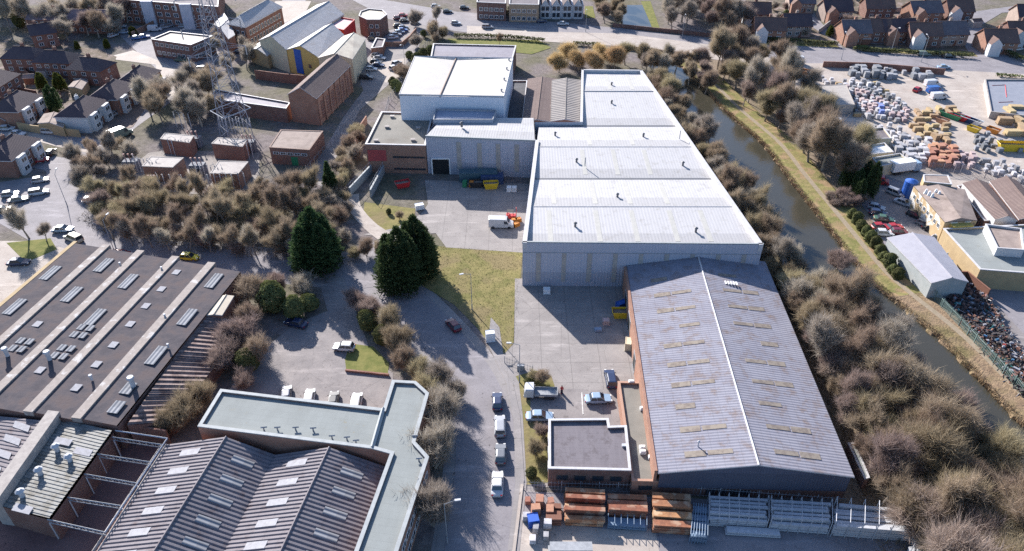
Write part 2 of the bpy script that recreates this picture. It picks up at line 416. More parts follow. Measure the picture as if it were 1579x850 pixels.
struct('lawn', [(902, 10), (914, 10), (918, 28), (902, 28)], Z4, GREENM)
struct('yard', [(1180, 100), (1420, 106), (1640, 118), (1640, 300), (1450, 300), (1330, 260), (1290, 200), (1210, 140)], Z2, PALE)
struct('yard', [(1290, 270), (1640, 280), (1640, 520), (1600, 620), (1500, 530), (1440, 450), (1395, 440), (1340, 330)], Z1, ROAD)
ribbon('road', smooth_line([(1310, 250, 2.5), (1370, 310, 3.6), (1412, 360, 3.6), (1455, 405, 3.5), (1510, 470, 3.3), (1620, 590, 3.3)]), Z4, PARK)
struct('yard', [(1445, 440), (1490, 435), (1540, 475), (1579, 560), (1620, 640), (1530, 560), (1450, 480)], Z3, ROAD)
FORE = tarmac('brown_forecourt', (0.17, 0.125, 0.105), (0.22, 0.165, 0.14), (0.12, 0.09, 0.08))
GARD = mat('garden_ground', (0.085, 0.075, 0.05), (0.16, 0.12, 0.09), rough=1, scale=0.35, c=(0.22, 0.17, 0.15), cscale=.25, cr=(.52, .58), bump=.2)
struct('forecourt', [(122, 190), (176, 152), (222, 138), (236, 150), (205, 196), (150, 216), (122, 208)], Z3, FORE)
struct('garden', [(-60, 92), (60, 100), (150, 108), (165, 118), (120, 150), (80, 190), (30, 200), (-60, 200)], Z1, GARD)
struct('garden', [(-60, 58), (20, 62), (150, 76), (180, 88), (175, 100), (150, 108), (-60, 96)], Z2, GARD)
struct('garden', [(1150, -5), (1216, -8), (1250, 40), (1285, 64), (1150, 60)], Z1, GARD); struct('garden', [(1250, -10), (1480, -10), (1484, 30), (1475, 62), (1500, 80), (1320, 72), (1298, 56)], Z1, GARD); struct('garden', [(1520, 40), (1560, 22), (1640, 20), (1640, 100), (1560, 88)], Z1, GARD)
ribbon('road', smooth_line([(30, 30, 3), (60, 36, 3), (115, 44, 3), (150, 44, 3)]), Z2, ROAD); struct('grass', [(55, 44), (110, 50), (100, 62), (62, 58)], Z3, DRYM)
struct('car_park', [(230, 236), (262, 232), (400, 236), (400, 292), (300, 300), (210, 292), (195, 262)], Z1, tarmac('substation_gravel', (.20, .18, .17), (.27, .24, .22), (.13, .12, .12)))
struct('driveway', [(1216, 40), (1246, 36), (1252, 44), (1222, 50)], Z3, PAVE); struct('driveway', [(1340, 60), (1415, 62), (1418, 70), (1342, 68)], Z3, PAVE); struct('driveway', [(1440, 60), (1480, 62), (1482, 72), (1440, 69)], Z3, PAVE)
# painted lines
WHT = mat('road_paint', (0.62, 0.6, 0.57), (0.4, 0.38, 0.36), rough=.8, scale=2)
for i in (2,): struct('parking_line', [(862 + i * 17, 606), (864 + i * 17, 606), (866 + i * 17, 640), (864 + i * 17, 640)], Z5 + .006, WHT)
ln = [(a + 3, c_, 0.06) for a, c_, h in MAIN]
for i in range(11):
    ribbon('road_marking', [(760 + i * 62, 33 + i * 5.4, .09), (785 + i * 62, 35 + i * 5.4, .09)], Z2, WHT)
b_ = MB()
ribbon('kerb', [(805, 748, .22), (800, 790, .22), (790, 870, .22)], .16, PALE)
for a, c_ in (((764, 545), (790, 590)), ((790, 590), (801, 640)), ((801, 640), (808, 745))):
    p, q = W(*a), W(*c_); d = (q - p).normalized(); n_ = Vector((-d.y, d.x, 0)) * .09
    b_.prism([(p - n_)[:2], (p + n_)[:2], (q + n_)[:2], (q - n_)[:2]][::1], 0, 0.14)
o = b_.build('kerb', PAVE); o['kind'] = 'structure'
# ---------------- building materials ----------------
SILW = sheeted('silver_wall', (0.47, 0.475, 0.54), (0.41, 0.415, 0.48), period=.6, depth=.03, lap=50, streak=.8, rough=.5, line=.12)
WHITER = sheeted('white_sheet_roof', (0.48, 0.47, 0.475), (0.425, 0.415, 0.42), period=.66, depth=.006, lap=60, streak=.85, moss=(0.31, 0.295, 0.27), mossr=(.54, .76), rough=.6, line=.05)
BUILTUP = sheeted('grey_cement_roof', (0.26, 0.258, 0.30), (0.195, 0.193, 0.235), period=.55, depth=.016, lap=1.35, streak=.45, moss=(0.19, 0.15, 0.14), mossr=(.5, .68), rough=.95, line=.10, lapdark=.22)
OLDCORR = sheeted('old_corrugated_roof', (0.25, 0.228, 0.24), (0.165, 0.148, 0.16), period=5000, depth=0, lap=2.6, streak=.5, moss=(0.13, 0.09, 0.085), mossr=(.55, .75), rough=.85, line=0, lapdark=.15)
RUSTR = sheeted('rust_stained_roof', (0.30, 0.235, 0.215), (0.17, 0.125, 0.12), period=1.1, depth=.12, lap=2.0, streak=.4, moss=(0.12, 0.085, 0.08), mossr=(.48, .6), rough=.95, line=.5)
BROWNR = sheeted('brown_sheet_roof', (0.20, 0.15, 0.135), (0.145, 0.105, 0.10), period=.5, depth=.04, lap=3, streak=.6, moss=(0.26, 0.2, 0.17), mossr=(.6, .75), rough=.85, line=.25)
GREYR = sheeted('grey_metal_roof', (0.43, 0.425, 0.44), (0.35, 0.34, 0.35), period=.6, depth=.04, lap=6, streak=.7, moss=(0.34, 0.29, 0.25), mossr=(.55, .72), rough=.6, line=.2)
SLATE = sheeted('slate_roof', (0.115, 0.085, 0.09), (0.075, 0.058, 0.07), period=.45, depth=.02, lap=.5, streak=.3, moss=(0.15, 0.12, 0.10), mossr=(.6, .75), rough=.8, line=.2, lapdark=.5)
TILE = sheeted('brown_tile_roof', (0.19, 0.125, 0.105), (0.125, 0.085, 0.08), period=.45, depth=.03, lap=.5, streak=.3, moss=(0.15, 0.12, 0.10), mossr=(.6, .75), rough=.85, line=.2, lapdark=.5)
FELT = sheeted('flat_felt_roof', (0.15, 0.135, 0.15), (0.205, 0.185, 0.20), period=5000, depth=0, lap=1.0, streak=.7, moss=(0.10, 0.085, 0.09), mossr=(.5, .7), rough=.9, line=0, lapdark=.2)
FELTG = sheeted('green_grey_felt', (0.265, 0.285, 0.28), (0.215, 0.23, 0.225), period=5000, depth=0, lap=1.15, streak=.35, moss=(0.25, 0.21, 0.13), mossr=(.62, .74), rough=.85, line=0, lapdark=.14)
FELTB = mat('brown_felt', (0.24, 0.19, 0.17), (0.31, 0.25, 0.22), rough=.9, scale=.5, c=(0.18, 0.14, 0.12), cscale=.3)
FELTO = mat('olive_felt', (0.185, 0.175, 0.155), (0.23, 0.215, 0.19), rough=.9, scale=.4, c=(0.16, 0.145, 0.125), cscale=.2)
BRICK = brickmat('red_brick', (0.26, 0.115, 0.082), (0.20, 0.085, 0.065))
BRICKO = brickmat('orange_brick', (0.37, 0.19, 0.13), (0.29, 0.14, 0.095))
BRICKD = brickmat('dark_brick', (0.20, 0.095, 0.075), (0.15, 0.07, 0.06))
OCHRE = mat('ochre_render', (0.44, 0.33, 0.19), (0.36, 0.27, 0.16), rough=.9, scale=.6)
CREAM = mat('cream_render', (0.60, 0.53, 0.38), (0.52, 0.45, 0.33), rough=.9, scale=.5)
WHITEW = mat('white_render', (0.58, 0.58, 0.59), (0.49, 0.49, 0.51), rough=.8, scale=.4)
COPE = mat('white_coping', (0.54, 0.53, 0.54), (0.44, 0.43, 0.44), rough=.6, scale=1)
COPEG = mat('grey_green_coping', (0.34, 0.36, 0.37), (0.27, 0.29, 0.30), rough=.7, scale=1)
CONC = mat('weathered_concrete', (0.40, 0.365, 0.34), (0.30, 0.27, 0.255), rough=.9, scale=1)
STEEL = mat('painted_steel', (0.34, 0.35, 0.37), (0.26, 0.27, 0.29), rough=.8, scale=2, metal=.1)
GALV = mat('galvanised_steel', (0.52, 0.53, 0.56), (0.42, 0.43, 0.46), rough=.75, scale=2, metal=.15)
DARK = plain('dark_rubber', (0.03, 0.03, 0.035), .8)
GLASS = plain('window_glass', (0.035, 0.045, 0.06), .12, spec=.8)
ROOFL = mat('roof_light', (0.36, 0.36, 0.39), (0.29, 0.285, 0.30), rough=.9, spec=.15, scale=1.6)
ROOFLT = mat('tan_roof_light', (0.215, 0.18, 0.155), (0.17, 0.145, 0.13), rough=.95, spec=.1, scale=1.6, c=(0.26, 0.225, 0.19), cscale=1.1, cr=(.42, .56))
BLUEP = plain('blue_paint', (0.02, 0.10, 0.42)); REDP = plain('red_paint', (0.50, 0.03, 0.035)); YELP = plain('yellow_paint', (0.72, 0.48, 0.03))
ORAP = plain('orange_paint', (0.62, 0.22, 0.03)); GRNP = plain('green_paint', (0.03, 0.22, 0.10)); WHTP = plain('white_paint', (0.78, 0.78, 0.78)); BRNP = plain('rust_brown', (0.20, 0.09, 0.06), .9)
NAVYW = sheeted('navy_cladding', (0.13, 0.14, 0.19), (0.10, 0.105, 0.15), period=.4, depth=.04, lap=50, rough=.7, line=.2)

WIN_ME = {}
def window(parent, p, nrm, wd, ht, style='window', fm=None, gm=None):
    """a framed opening standing 3 cm proud of the wall; pane is its sub-part"""
    key = (style, fm.name if fm else '')
    if key not in WIN_ME:
        f = MB(); t = .08
        for c_, d in (((-.5 + t / 2, 0, 0), (t, .08, 1)), ((.5 - t / 2, 0, 0), (t, .08, 1)), ((0, 0, 0), (1 - 2 * t, .08, t)), ((0, 0, 1 - t), (1 - 2 * t, .08, t))): f.box(c_, d)
        if style == 'window': f.box((0, 0, t), (.05, .07, 1 - 2 * t))
        o1 = f.build(style, fm or WHTP); q = MB(); q.box((0, 0, t), (1 - 2 * t, .04, 1 - 2 * t)); o2 = q.build('pane' if style == 'window' else 'leaf', gm or GLASS)
        WIN_ME[key] = (o1.data, o2.data); bpy.data.objects.remove(o1); bpy.data.objects.remove(o2)
    a, c_ = WIN_ME[key]
    o = bpy.data.objects.new(style, a); COL.objects.link(o); o.parent = parent
    inv = parent.matrix_basis.inverted(); pl = inv @ Vector(p); nl = inv.to_3x3() @ Vector(nrm)
    o.location = pl; o.rotation_euler = (0, 0, math.atan2(nl.y, nl.x) + math.pi / 2); o.scale = (wd, 1, ht)
    e = bpy.data.objects.new('pane' if style == 'window' else 'leaf', c_); COL.objects.link(e); e.parent = o
    return o
def windows(parent, P, Q, zs, n, wd, ht, style='window', fm=None, m0=.06, gm=None):
    P, Q = Vector(P), Vector(Q); d = (Q - P); d.z = 0; L = d.length; d.normalize(); nn = Vector((d.y, -d.x, 0))
    for z in (zs if isinstance(zs, (list, tuple)) else [zs]):
        for i in range(n):
            t = m0 * L + (L * (1 - 2 * m0)) * (i + .5) / n
            q = P + d * t + nn * .03; q.z = z; window(parent, q, nn, wd, ht, style, fm, gm)
def area2(P): return sum(P[i][0] * P[(i + 1) % len(P)][1] - P[(i + 1) % len(P)][0] * P[i][1] for i in range(len(P)))
def inset(P, d):
    n = len(P); out = []
    for i in range(n):
        a, p, c_ = Vector(P[i - 1][:2]), Vector(P[i][:2]), Vector(P[(i + 1) % n][:2])
        d1 = (p - a).normalized(); d2 = (c_ - p).normalized()
        n1 = Vector((-d1.y, d1.x)); n2 = Vector((-d2.y, d2.x)); m = n1 + n2
        m = m / max(m.dot(n1), .3) if m.length > 1e-6 else n1
        out.append(p + m * d)
    return out
def flat(name, label, pts, z, wall, roof, cope=COPE, para=.45, th=.35, cat='building', z0=0.0, px=True, group=None):
    """flat-roofed block: pts = outline of the parapet top (photograph points or metres)"""
    P = [W(a, c_, z) for a, c_ in pts] if px else [Vector((a, c_, z)) for a, c_ in pts]
    if area2(P) < 0: P.reverse()
    cen = sum((Vector((p.x, p.y, 0)) for p in P), Vector()) / len(P)
    t = thing(name, label, cat, (cen.x, cen.y, z0), group=group)
    I = inset(P, th); b = MB(); b.prism(P, z0, z - .1, top=False)
    for i in range(len(I)):
        p, q = I[i], I[(i + 1) % len(I)]
        b.poly([(q.x, q.y, z - para), (p.x, p.y, z - para), (p.x, p.y, z - .1), (q.x, q.y, z - .1)])
    b.build('wall', wall, t)
    b = MB(); b.poly([(p.x, p.y, z - para) for p in I]); b.build('roof', roof, t)
    O = inset(P, -.06); I2 = inset(P, th + .05); b = MB(); n = len(O)
    for i in range(n):
        j = (i + 1) % n
        b.poly([(O[i].x, O[i].y, z), (O[j].x, O[j].y, z), (I2[j].x, I2[j].y, z), (I2[i].x, I2[i].y, z)])
        b.poly([(O[i].x, O[i].y, z - .18), (O[j].x, O[j].y, z - .18), (O[j].x, O[j].y, z), (O[i].x, O[i].y, z)])
        b.poly([(I2[j].x, I2[j].y, z - .14), (I2[i].x, I2[i].y, z - .14), (I2[i].x, I2[i].y, z), (I2[j].x, I2[j].y, z)])
    b.build('coping', cope, t)
    t['_'] = 0; del t['_']
    return t, P
def quad4(A, B, D, z, Cc=None, depth=None):
    a, b_, d = W(*A, z), W(*B, z), W(*D, z)
    if Cc == 'rect':
        u = (b_ - a).normalized(); nn = Vector((-u.y, u.x, 0)); L = (d - a).dot(nn); d = a + nn * L; c_ = b_ + nn * L
    elif Cc is None: c_ = b_ + d - a
    else: c_ = W(*Cc, z)
    return a, b_, c_, d
def gable(name, label, q, zr, wall, roof, ridge='AD', over=.3, hip=0.0, cat='building', z0=0.0, fascia=None, group=None, roof2=None, cop=None):
    """pitched building on eaves corners q = (A near-left, B near-right, C far-right, D far-left)"""
    A, B, Cc, D = [Vector(p) for p in q]
    if ridge == 'AB': A, B, Cc, D = B, Cc, D, A     # now the gables are AB and CD
    ze = A.z; cen = (A + B + Cc + D) / 4
    t = thing(name, label, cat, (cen.x, cen.y, z0), group=group)
    m1, m2 = (A + B) / 2, (Cc + D) / 2; ax = (m2 - m1); L = ax.length; ax.normalize()
    r1 = m1 + ax * hip * L; r2 = m2 - ax * hip * L; r1.z = r2.z = zr
    b = MB(); b.prism([A, B, Cc, D], z0, ze, top=False)
    if hip == 0: b.poly([A, B, r1]); b.poly([Cc, D, r2])
    b.build('wall', wall, t)
    # roof with thickness and overhang
    sd1 = (A - B).normalized(); sl = (zr - ze) / ((A - B).length / 2)
    def out(p, s1, s2): v_ = p + sd1 * over * s1 + ax * over * s2; v_.z = ze - sl * over; return v_
    a_, b2, c2, d_ = out(A, 1, -1), out(B, -1, -1), out(Cc, -1, 1), out(D, 1, 1)
    e = over * (0 if hip else 1)
    R1 = r1 - ax * e; R2 = r2 + ax * e
    up = Vector((0, 0, .06)); b = MB()
    for f in ([d_, a_, R1, R2], [b2, c2, R2, R1]): b.poly([p + up for p in f])
    if hip: b.poly([a_ + up, b2 + up, R1 + up]); b.poly([c2 + up, d_ + up, R2 + up])
    dn = Vector((0, 0, -.14))
    for f in ([a_, b2, R1], [c2, d_, R2]) if not hip else ():
        pass
    ring = [a_, R1, b2, c2, R2, d_] if not hip else [a_, b2, c2, d_]
    for i in range(len(ring)):
        p, q_ = ring[i], ring[(i + 1) % len(ring)]
        b.poly([p + dn, q_ + dn, q_ + up, p + up], 1)
    b.build('roof', [roof, fascia or COPE], t)
    b = MB(); b.bar(R1 + up, R2 + up, .16, 6); b.build('ridge', cop or roof, t)
    return t, (A, B, Cc, D, r1, r2)
def roof_light(parent, P, u, v_, wd, ht, m=None, name='roof_light'):
    """a sheet laid on a slope: P centre, u along the eaves, v up the slope"""
    u, v_ = u.normalized(), v_.normalized(); n_ = u.cross(v_).normalized()
    if n_.z < 0: n_ = -n_
    b = MB(); c_ = [P + u * (sx * wd / 2) + v_ * (sy * ht / 2) for sx, sy in ((-1, -1), (1, -1), (1, 1), (-1, 1))]
    if (c_[1] - c_[0]).cross(c_[2] - c_[1]).z < 0: c_.reverse()
    T = [p + n_ * .09 for p in c_]; b.poly(T)
    for i in range(4): b.poly([c_[i], c_[(i + 1) % 4], T[(i + 1) % 4], T[i]])
    return b.build(name, m or ROOFL, parent)
def lerp(a, b_, t): return a + (b_ - a) * t
def vent(parent, p, s=1.0, m=None):
    b = MB(); p = Vector(p)
    b.bar(p - Vector((0, 0, .3)), p + Vector((0, 0, .7 * s)), .28 * s, 8, r2=.28 * s); b.bar(p + Vector((0, 0, .7 * s)), p + Vector((0, 0, 1.0 * s)), .5 * s, 8, r2=.2 * s)
    return b.build('roof_vent', m or STEEL, parent)

# ---------------- large silver shed ----------------
zt = 10.5
t = thing('industrial_shed', 'long pale silver shed with white multi-ridge roof tapering beside the canal', 'building', (20, 150, 0))
SILVER = t
FL, FR = W(806, 374, zt), W(1177, 377, zt)
BR, BL = W(990, 108, zt), W(897, 107, zt)
IN = W(895, 188, zt); NB_ = W(826, 216, zt)
IN = Vector((IN.x, IN.y, zt)); MIDW = lerp(NB_, IN, 1.0)
outl = [FL, FR, BR, BL, Vector((IN.x, IN.y, zt)), Vector((NB_.x, IN.y, zt)), NB_]
b = MB(); b.prism(outl, 0, zt - .1, top=False); b.build('wall', SILW, t)
def xl(y): return (FL.x + (NB_.x - FL.x) * (y - FL.y) / (NB_.y - FL.y)) if y < IN.y else (IN.x + (BL.x - IN.x) * (y - IN.y) / (BL.y - IN.y))
def xr(y): return FR.x + (BR.x - FR.x) * (y - FR.y) / (BR.y - FR.y)
zv, zg = zt - .95, zt - .42
secs = [(FL.y + .3, zt - .95), (136.3, zg), (149.2, zv), (150.0, zv), (164.6, zg + .1), (IN.y - 1.0, zv), (IN.y, zv), (199.6, zg + .1), (BL.y - .4, zv + .1)]
b = MB(); 
for i in range(len(secs) - 1):
    (ya, za), (yb, zb) = secs[i], secs[i + 1]
    if i in (2, 5): 
        g2 = MB(); g2.poly([(xl(ya) + .3, ya, za + .01), (xr(ya) - .3, ya, za + .01), (xr(yb) - .3, yb, zb + .01), (xl(yb) + .3, yb, zb + .01)]); g2.build('valley_gutter', plain('gutter_dark', (.12, .12, .13)), t); continue
    e = .3
    x0a, x0b = (xl(ya), xl(yb)) if i < 6 else (xl(max(ya, IN.y + .01)), xl(yb))
    b.poly([(x0a + e, ya, za), (xr(ya) - e, ya, za), (xr(yb) - e, yb, zb), (x0b + e, yb, zb)])
b.build('roof', WHITER, t)
for yy, zz in ((136.3, zg), (164.6, zg + .1), (199.6, zg + .2)):
    b = MB(); b.bar((xl(yy) + .4, yy, zz), (xr(yy) - .4, yy, zz), .10, 6); b.build('ridge', COPE, t)
# parapet copings
def cope_line(parent, pts, wd=.75, z=zt, mt=None, drop=1.6, name='parapet'):
    b = MB()
    for p, q in zip(pts[:-1], pts[1:]):
        d = (q - p); d.z = 0; d.normalize(); n_ = Vector((-d.y, d.x, 0)) * wd
        P = [p - n_ * .06, q - n_ * .06, q + n_, p + n_]
        if n_.length > 0: b.prism([(v.x, v.y) for v in P], z - drop, z)
    return b.build(name, mt or COPE, parent)
cope_line(t, [FR, BR], .8, zt + .02); cope_line(t, [Vector((NB_.x, NB_.y, zt)), FL], .8, zt + .02); cope_line(t, [BL, IN], .6, zt + .02); cope_line(t, [BR, BL], .5, zt + .02)
b = MB(); b.box((lerp(FL, FR, .5).x, FL.y - .02, zt - .35), ((FR - FL).length + .3, .35, .37), rz=math.atan2(FR.y - FL.y, FR.x - FL.x)); b.build('eaves_trim', COPEG, t)
b = MB(); dd = (FR - FL).normalized()
b.box((lerp(FL, FR, .5).x, FL.y - .35, zt - 2.4), ((FR - FL).length, .12, .12), rz=math.atan2(dd.y, dd.x)); b.build('cladding_rail', STEEL, t)
TANP = mat('tan_panel', (0.42, 0.385, 0.35), (0.34, 0.31, 0.29), rough=.7)
for i in range(9):
    p = lerp(FL, FR, .068 + i * .108); b = MB(); b.box((p.x, p.y - .04, 1.2), (.85, .12, zt - 3.6), rz=math.atan2(dd.y, dd.x)); b.build('translucent_panel', TANP, t)
# tan roof lights and vents
STRM = mat('faded_roof_light', (0.455, 0.44, 0.405), (0.40, 0.39, 0.36), rough=.6, scale=.8)
for k_, (i, fr_) in enumerate([(0, (.12, .33, .49, .66, .80)), (1, (.13, .33, .50, .68)), (3, (.30, .48, .66)), (4, (.35, .62)), (7, (.4, .7))]):
    (ya, za), (yb, zb) = secs[i], secs[i + 1]
    for f in fr_:
        P0 = Vector((xl(ya) + (xr(ya) - xl(ya)) * f, ya, za)); P1 = Vector((xl(yb) + (xr(yb) - xl(yb)) * f, yb, zb))
        P1.x = P0.x + (0)
        roof_light(t, lerp(P0, P1, .5) - Vector((0, 0, .06)), Vector((1, 0, 0)), P1 - P0, 1.0, (P1 - P0).length * .8, STRM)
for px_, py_ in ((887, 348), (1073, 356), (952, 303), (889, 249), (1053, 254), (856, 208), (992, 210), (943, 159), (943, 131), (711, 195)):
    zz = zt - .75
    vent(t, W(px_, py_, zz + .3), .85, plain('vent_dark', (.13, .13, .14)))
for px_, py_ in ((902, 254), (1048, 212)):
    p = W(px_, py_, zt); b = MB(); b.bar(p - Vector((0, 0, .4)), p + Vector((0, 0, 1.8)), .12, 5); b.build('flue', STEEL, t)
bigw = [W(1108, 432, 0)]

# wing to the left of the shed
WL, WR = W(656, 209, zt), NB_.copy()
t = thing('loading_bay_wing', 'silver clad wing with dark open loading door left of the long white shed', 'building', (-8, 178, 0))
WING = t; back = W(675, 182, zt); yb = IN.y + .6
P = [WL, Vector((WR.x - .05, WR.y, zt)), Vector((WR.x - .05, yb + 2, zt)), Vector((back.x, yb + 2, zt))]
b = MB(); b.prism(P, 0, zt - .1, top=False)
b.build('wall', SILW, t)
b = MB(); z_ = zt - .1; ymid = (WL.y + yb) / 2 + 1.5
b.poly([(WL.x + .2, WL.y + .3, z_), (WR.x - .2, WR.y + .3, z_), (WR.x - .2, ymid, zt + .05), (back.x, ymid, zt + .05)]); b.poly([(back.x, ymid, zt + .05), (WR.x - .2, ymid, zt + .05), (WR.x - .2, yb + 2, z_), (back.x, yb + 2, z_)])
b.build('roof', WHITER, t)
b = MB(); d_ = (WR - WL); b.box(((WL.x + WR.x) / 2, (WL.y + WR.y) / 2 - .1, zt - .3), (d_.length, .4, .35), rz=math.atan2(d_.y, d_.x)); b.build('eaves_trim', COPEG, t)
for f in (.30, .49, .66, .83):
    p = lerp(WL, WR, f); b = MB(); b.box((p.x, p.y - .05, 1.6), (1.1, .12, zt - 3.0), rz=math.atan2(d_.y, d_.x)); b.build('translucent_panel', TANP, t)
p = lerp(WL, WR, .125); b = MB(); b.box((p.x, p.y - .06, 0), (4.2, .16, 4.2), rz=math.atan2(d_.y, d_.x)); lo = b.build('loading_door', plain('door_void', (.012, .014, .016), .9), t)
b = MB()
for sx in (-2.25, 2.25): b.box((p.x + sx, p.y - .1, 0), (.3, .3, 4.4))
b.box((p.x, p.y - .1, 4.2), (4.2, .3, .3)); b.build('door_frame', WHTP, t)
vent(t, W(712, 194, zt + .6), 1.1, plain('vent_dark', (.13, .13, .14)))
# lamp on flank
# tall white building
z = 14.5
q = quad4((616, 147), (777, 150), (640, 88), z, (791, 91))
t = thing('white_warehouse', 'tall white box warehouse with gently ridged cream roof behind the silver sheds', 'building', (-15, 201, 0)); 
A, B, Cc, D = q
b = MB(); b.prism(q, 0, z - .1, top=False); b.build('wall', sheeted('white_wall', (0.72, 0.74, 0.80), (0.66, 0.68, 0.75), period=.5, depth=.02, lap=50, rough=.6, line=.06), t)
m1, m2 = lerp(A, B, .385), lerp(D, Cc, .42); cr2 = mat('cream_roof', (0.455, 0.435, 0.41), (0.41, 0.39, 0.37), rough=.7, scale=.3, c=(0.42, 0.39, 0.36), cscale=.2, cr=(.6, .75))
b = MB(); o1 = Vector((0, 0, .25)); o2 = Vector((0, 0, -.35))
b.poly([A + o1, m1 + o2, m2 + o2, D + o1]); b.poly([m1 + o2, B + o1, Cc + o1, m2 + o2]); b.build('roof', cr2, t)
b = MB(); b.bar(m1 + o2 + Vector((0, 0, .08)), m2 + o2 + Vector((0, 0, .08)), .3, 6); b.build('valley_gutter', plain('gutter_brown', (.28, .22, .19), .9), t)
b = MB()
for p, q_ in ((A, B), (B, Cc), (Cc, D), (D, A)): b.bar(p + o1 * .6, q_ + o1 * .6, .2, 4)
b.build('eaves_trim', COPE, t)
for f in (.965,):
    for g_ in (.12, .4, .68, .93):
        vent(t, lerp(lerp(A, B, f), lerp(D, Cc, f), g_) + Vector((0, 0, .2)), .7)
flat('lean_to', 'blue grey flat annexe at the foot of the tall white warehouse', [(672, 168), (765, 170), (760, 184), (668, 184)], 11.5, SILW, mat('blue_grey_sheet', (.33, .36, .44), (.28, .31, .39)), cope=STEEL, th=.12)
# brick office with flat olive roof
t, P = flat('brick_office', 'brick office with flat olive roof and red roller shutter left of the loading bay', [(563, 222), (656, 224), (668, 174), (588, 172)], 8.0, BRICKO, FELTO)
A_, B_ = W(563, 222, 8), W(656, 224, 8)
b = MB(); p = lerp(A_, B_, .18); b.box((p.x, p.y - .08, 3.4), (4.6, .2, 3.0)); b.build('roller_shutter', mat('faded_red', (.42, .08, .08), (.35, .07, .07)), t)
windows(t, lerp(A_, B_, .42), lerp(A_, B_, 1), [4.3, 1.0], 5, 2.0, .5, fm=plain('dark_frame', (.05, .05, .05)))
for a, c_ in ((605, 181), (597, 197), (645, 199), (580, 218), (637, 217), (634, 182)):
    p = W(a, c_, 7.6); b = MB(); b.box(p, (1.0, .8, .4)); b.box(p + Vector((0, 0, .4)), (1.2, 1.0, .08)); b.build('roof_light', CONC, t)
# ramp walls beside the office
for i, (a, c_, zz) in enumerate((((590, 248), (540, 302), 2.2), ((598, 256), (572, 305), 2.2))):
    p, q_ = W(*a), W(*c_); b = MB(); d = (q_ - p).normalized(); n_ = Vector((-d.y, d.x, 0)) * .2
    pp = [(p - n_)[:2], (q_ - n_)[:2], (q_ + n_)[:2], (p + n_)[:2]]
    if area2(pp) < 0: pp.reverse()
    b.prism(pp, 0, zz); r_ = thing('ramp_wall', ['grey ramp wall on the outer side of the sloping drive to the red shutter', 'grey ramp wall with rail on the inner side of the drive to the red shutter'][i], 'wall', (p.x, p.y, 0))
    b.build('wall', COPEG, r_); b = MB(); n = 8
    for k_ in range(n + 1):
        s_ = lerp(p, q_, k_ / n); b.bar(s_ + Vector((0, 0, zz)), s_ + Vector((0, 0, zz + 1)), .05)
    b.bar(p + Vector((0, 0, zz + 1)), q_ + Vector((0, 0, zz + 1)), .05); b.build('railing', STEEL, r_)
# dark roofs between
z = 8.5
gable('brown_shed', 'dark brown sheet roofed shed between the white warehouse and the silver shed', quad4((806, 187), (850, 188), (814, 122), z, (858, 122)), 9.1, BRICKD, BROWNR, over=.1)
flat('dark_gap_roof', 'dark flat roofed gap building in shadow right of the tall white warehouse', [(780, 187), (806, 187), (813, 124), (790, 124)], 6, BRICKD, mat('shaded_gap_roof', (.05, .05, .06), (.08, .08, .09)), th=.2)  # fills the dark gap; its shadow is put into the near-black colour
t, _ = gable('ribbed_shed', 'pale ribbed roof shed with brown far end against the silver back block', quad4((849, 187), (894, 188), (851, 124), z + .3, (896, 124)), 9.5, BRICKD, sheeted('ribbed_grey_roof', (.29, .27, .26), (.20, .185, .18), period=1.2, depth=.08, lap=4, rough=.95, spec=.1), over=.05)
flat('back_warehouse', 'low dark flat roofed store behind the tall white warehouse', [(664, 88), (790, 92), (796, 70), (668, 67)], 7, BRICKD, mat('blue_felt', (.20, .19, .23), (.25, .235, .27), c=(.17, .15, .17)))

# ---------------- grey roofed warehouse ----------------
ze, zr = 5.3, 7.4
A, B = W(1018, 727, ze), W(1313, 733, ze); D, Cc = W(969, 412, ze), W(1178, 405, ze)
t, q = gable('grey_warehouse', 'wide warehouse with weathered grey cement sheet roof and pale ridge beside the canal thicket', (A, B, Cc, D), zr, BRICK, BUILTUP, over=.35, cop=COPE)
for ch in t.children:
    if ch.name.startswith('wall'): wl = ch
dx_ = (B - A).normalized(); b = MB(); m = (A + B) / 2
# dark cladding over the lower brickwork on the front gable
fa, fb = A + Vector((0, -.12, 0)), B + Vector((0, -.12, 0)); top_ = m + Vector((0, -.12, 0)); top_.z = zr
b.poly([(fa.x, fa.y, 1.9), (fb.x, fb.y, 1.9), fb, top_, fa]); b.poly([(fa.x, fa.y + .1, 1.9), (fb.x, fb.y + .1, 1.9), (fb.x, fb.y, 1.9), (fa.x, fa.y, 1.9)][::-1]); b.build('gable_cladding', NAVYW, t)
windows(t, lerp(A, B, .24), lerp(A, B, .52), [.4], 4, 1.4, 1.2, fm=plain('dark_frame', (.05, .05, .05)))
# orange brick parapet along the left flank
e = Vector((-.42, 0, 0)); b = MB(); pp = [D + e * 1.9, A + e * 1.9, A + e * .9, D + e * .9]; pp = [(v.x, v.y) for v in pp]
if area2(pp) < 0: pp.reverse()
b.prism(pp, 0, ze + .15); b.build('flank_wall', BRICKO, t)
r1, r2 = q[4], q[5]
for side in (0, 1):
    ea, eb = (A, D) if side == 0 else (B, Cc)
    for i in range(10):
        f = .05 + i * .093
        p0 = lerp(ea, eb, f); p1 = lerp(r1, r2, f); 
        for j, (lo_, hi_) in enumerate(((.28, .50), (.52, .78))):
            if (i * 2 + j + side) % 7 == 5: continue
            u = (eb - ea); v_ = p1 - p0
            roof_light(t, lerp(p0, p1, (lo_ + hi_) / 2) + Vector((0, 0, .03)), u, v_, .85 + .25 * ((i * 3 + j) % 3 == 0), v_.length * (hi_ - lo_), ROOFLT)
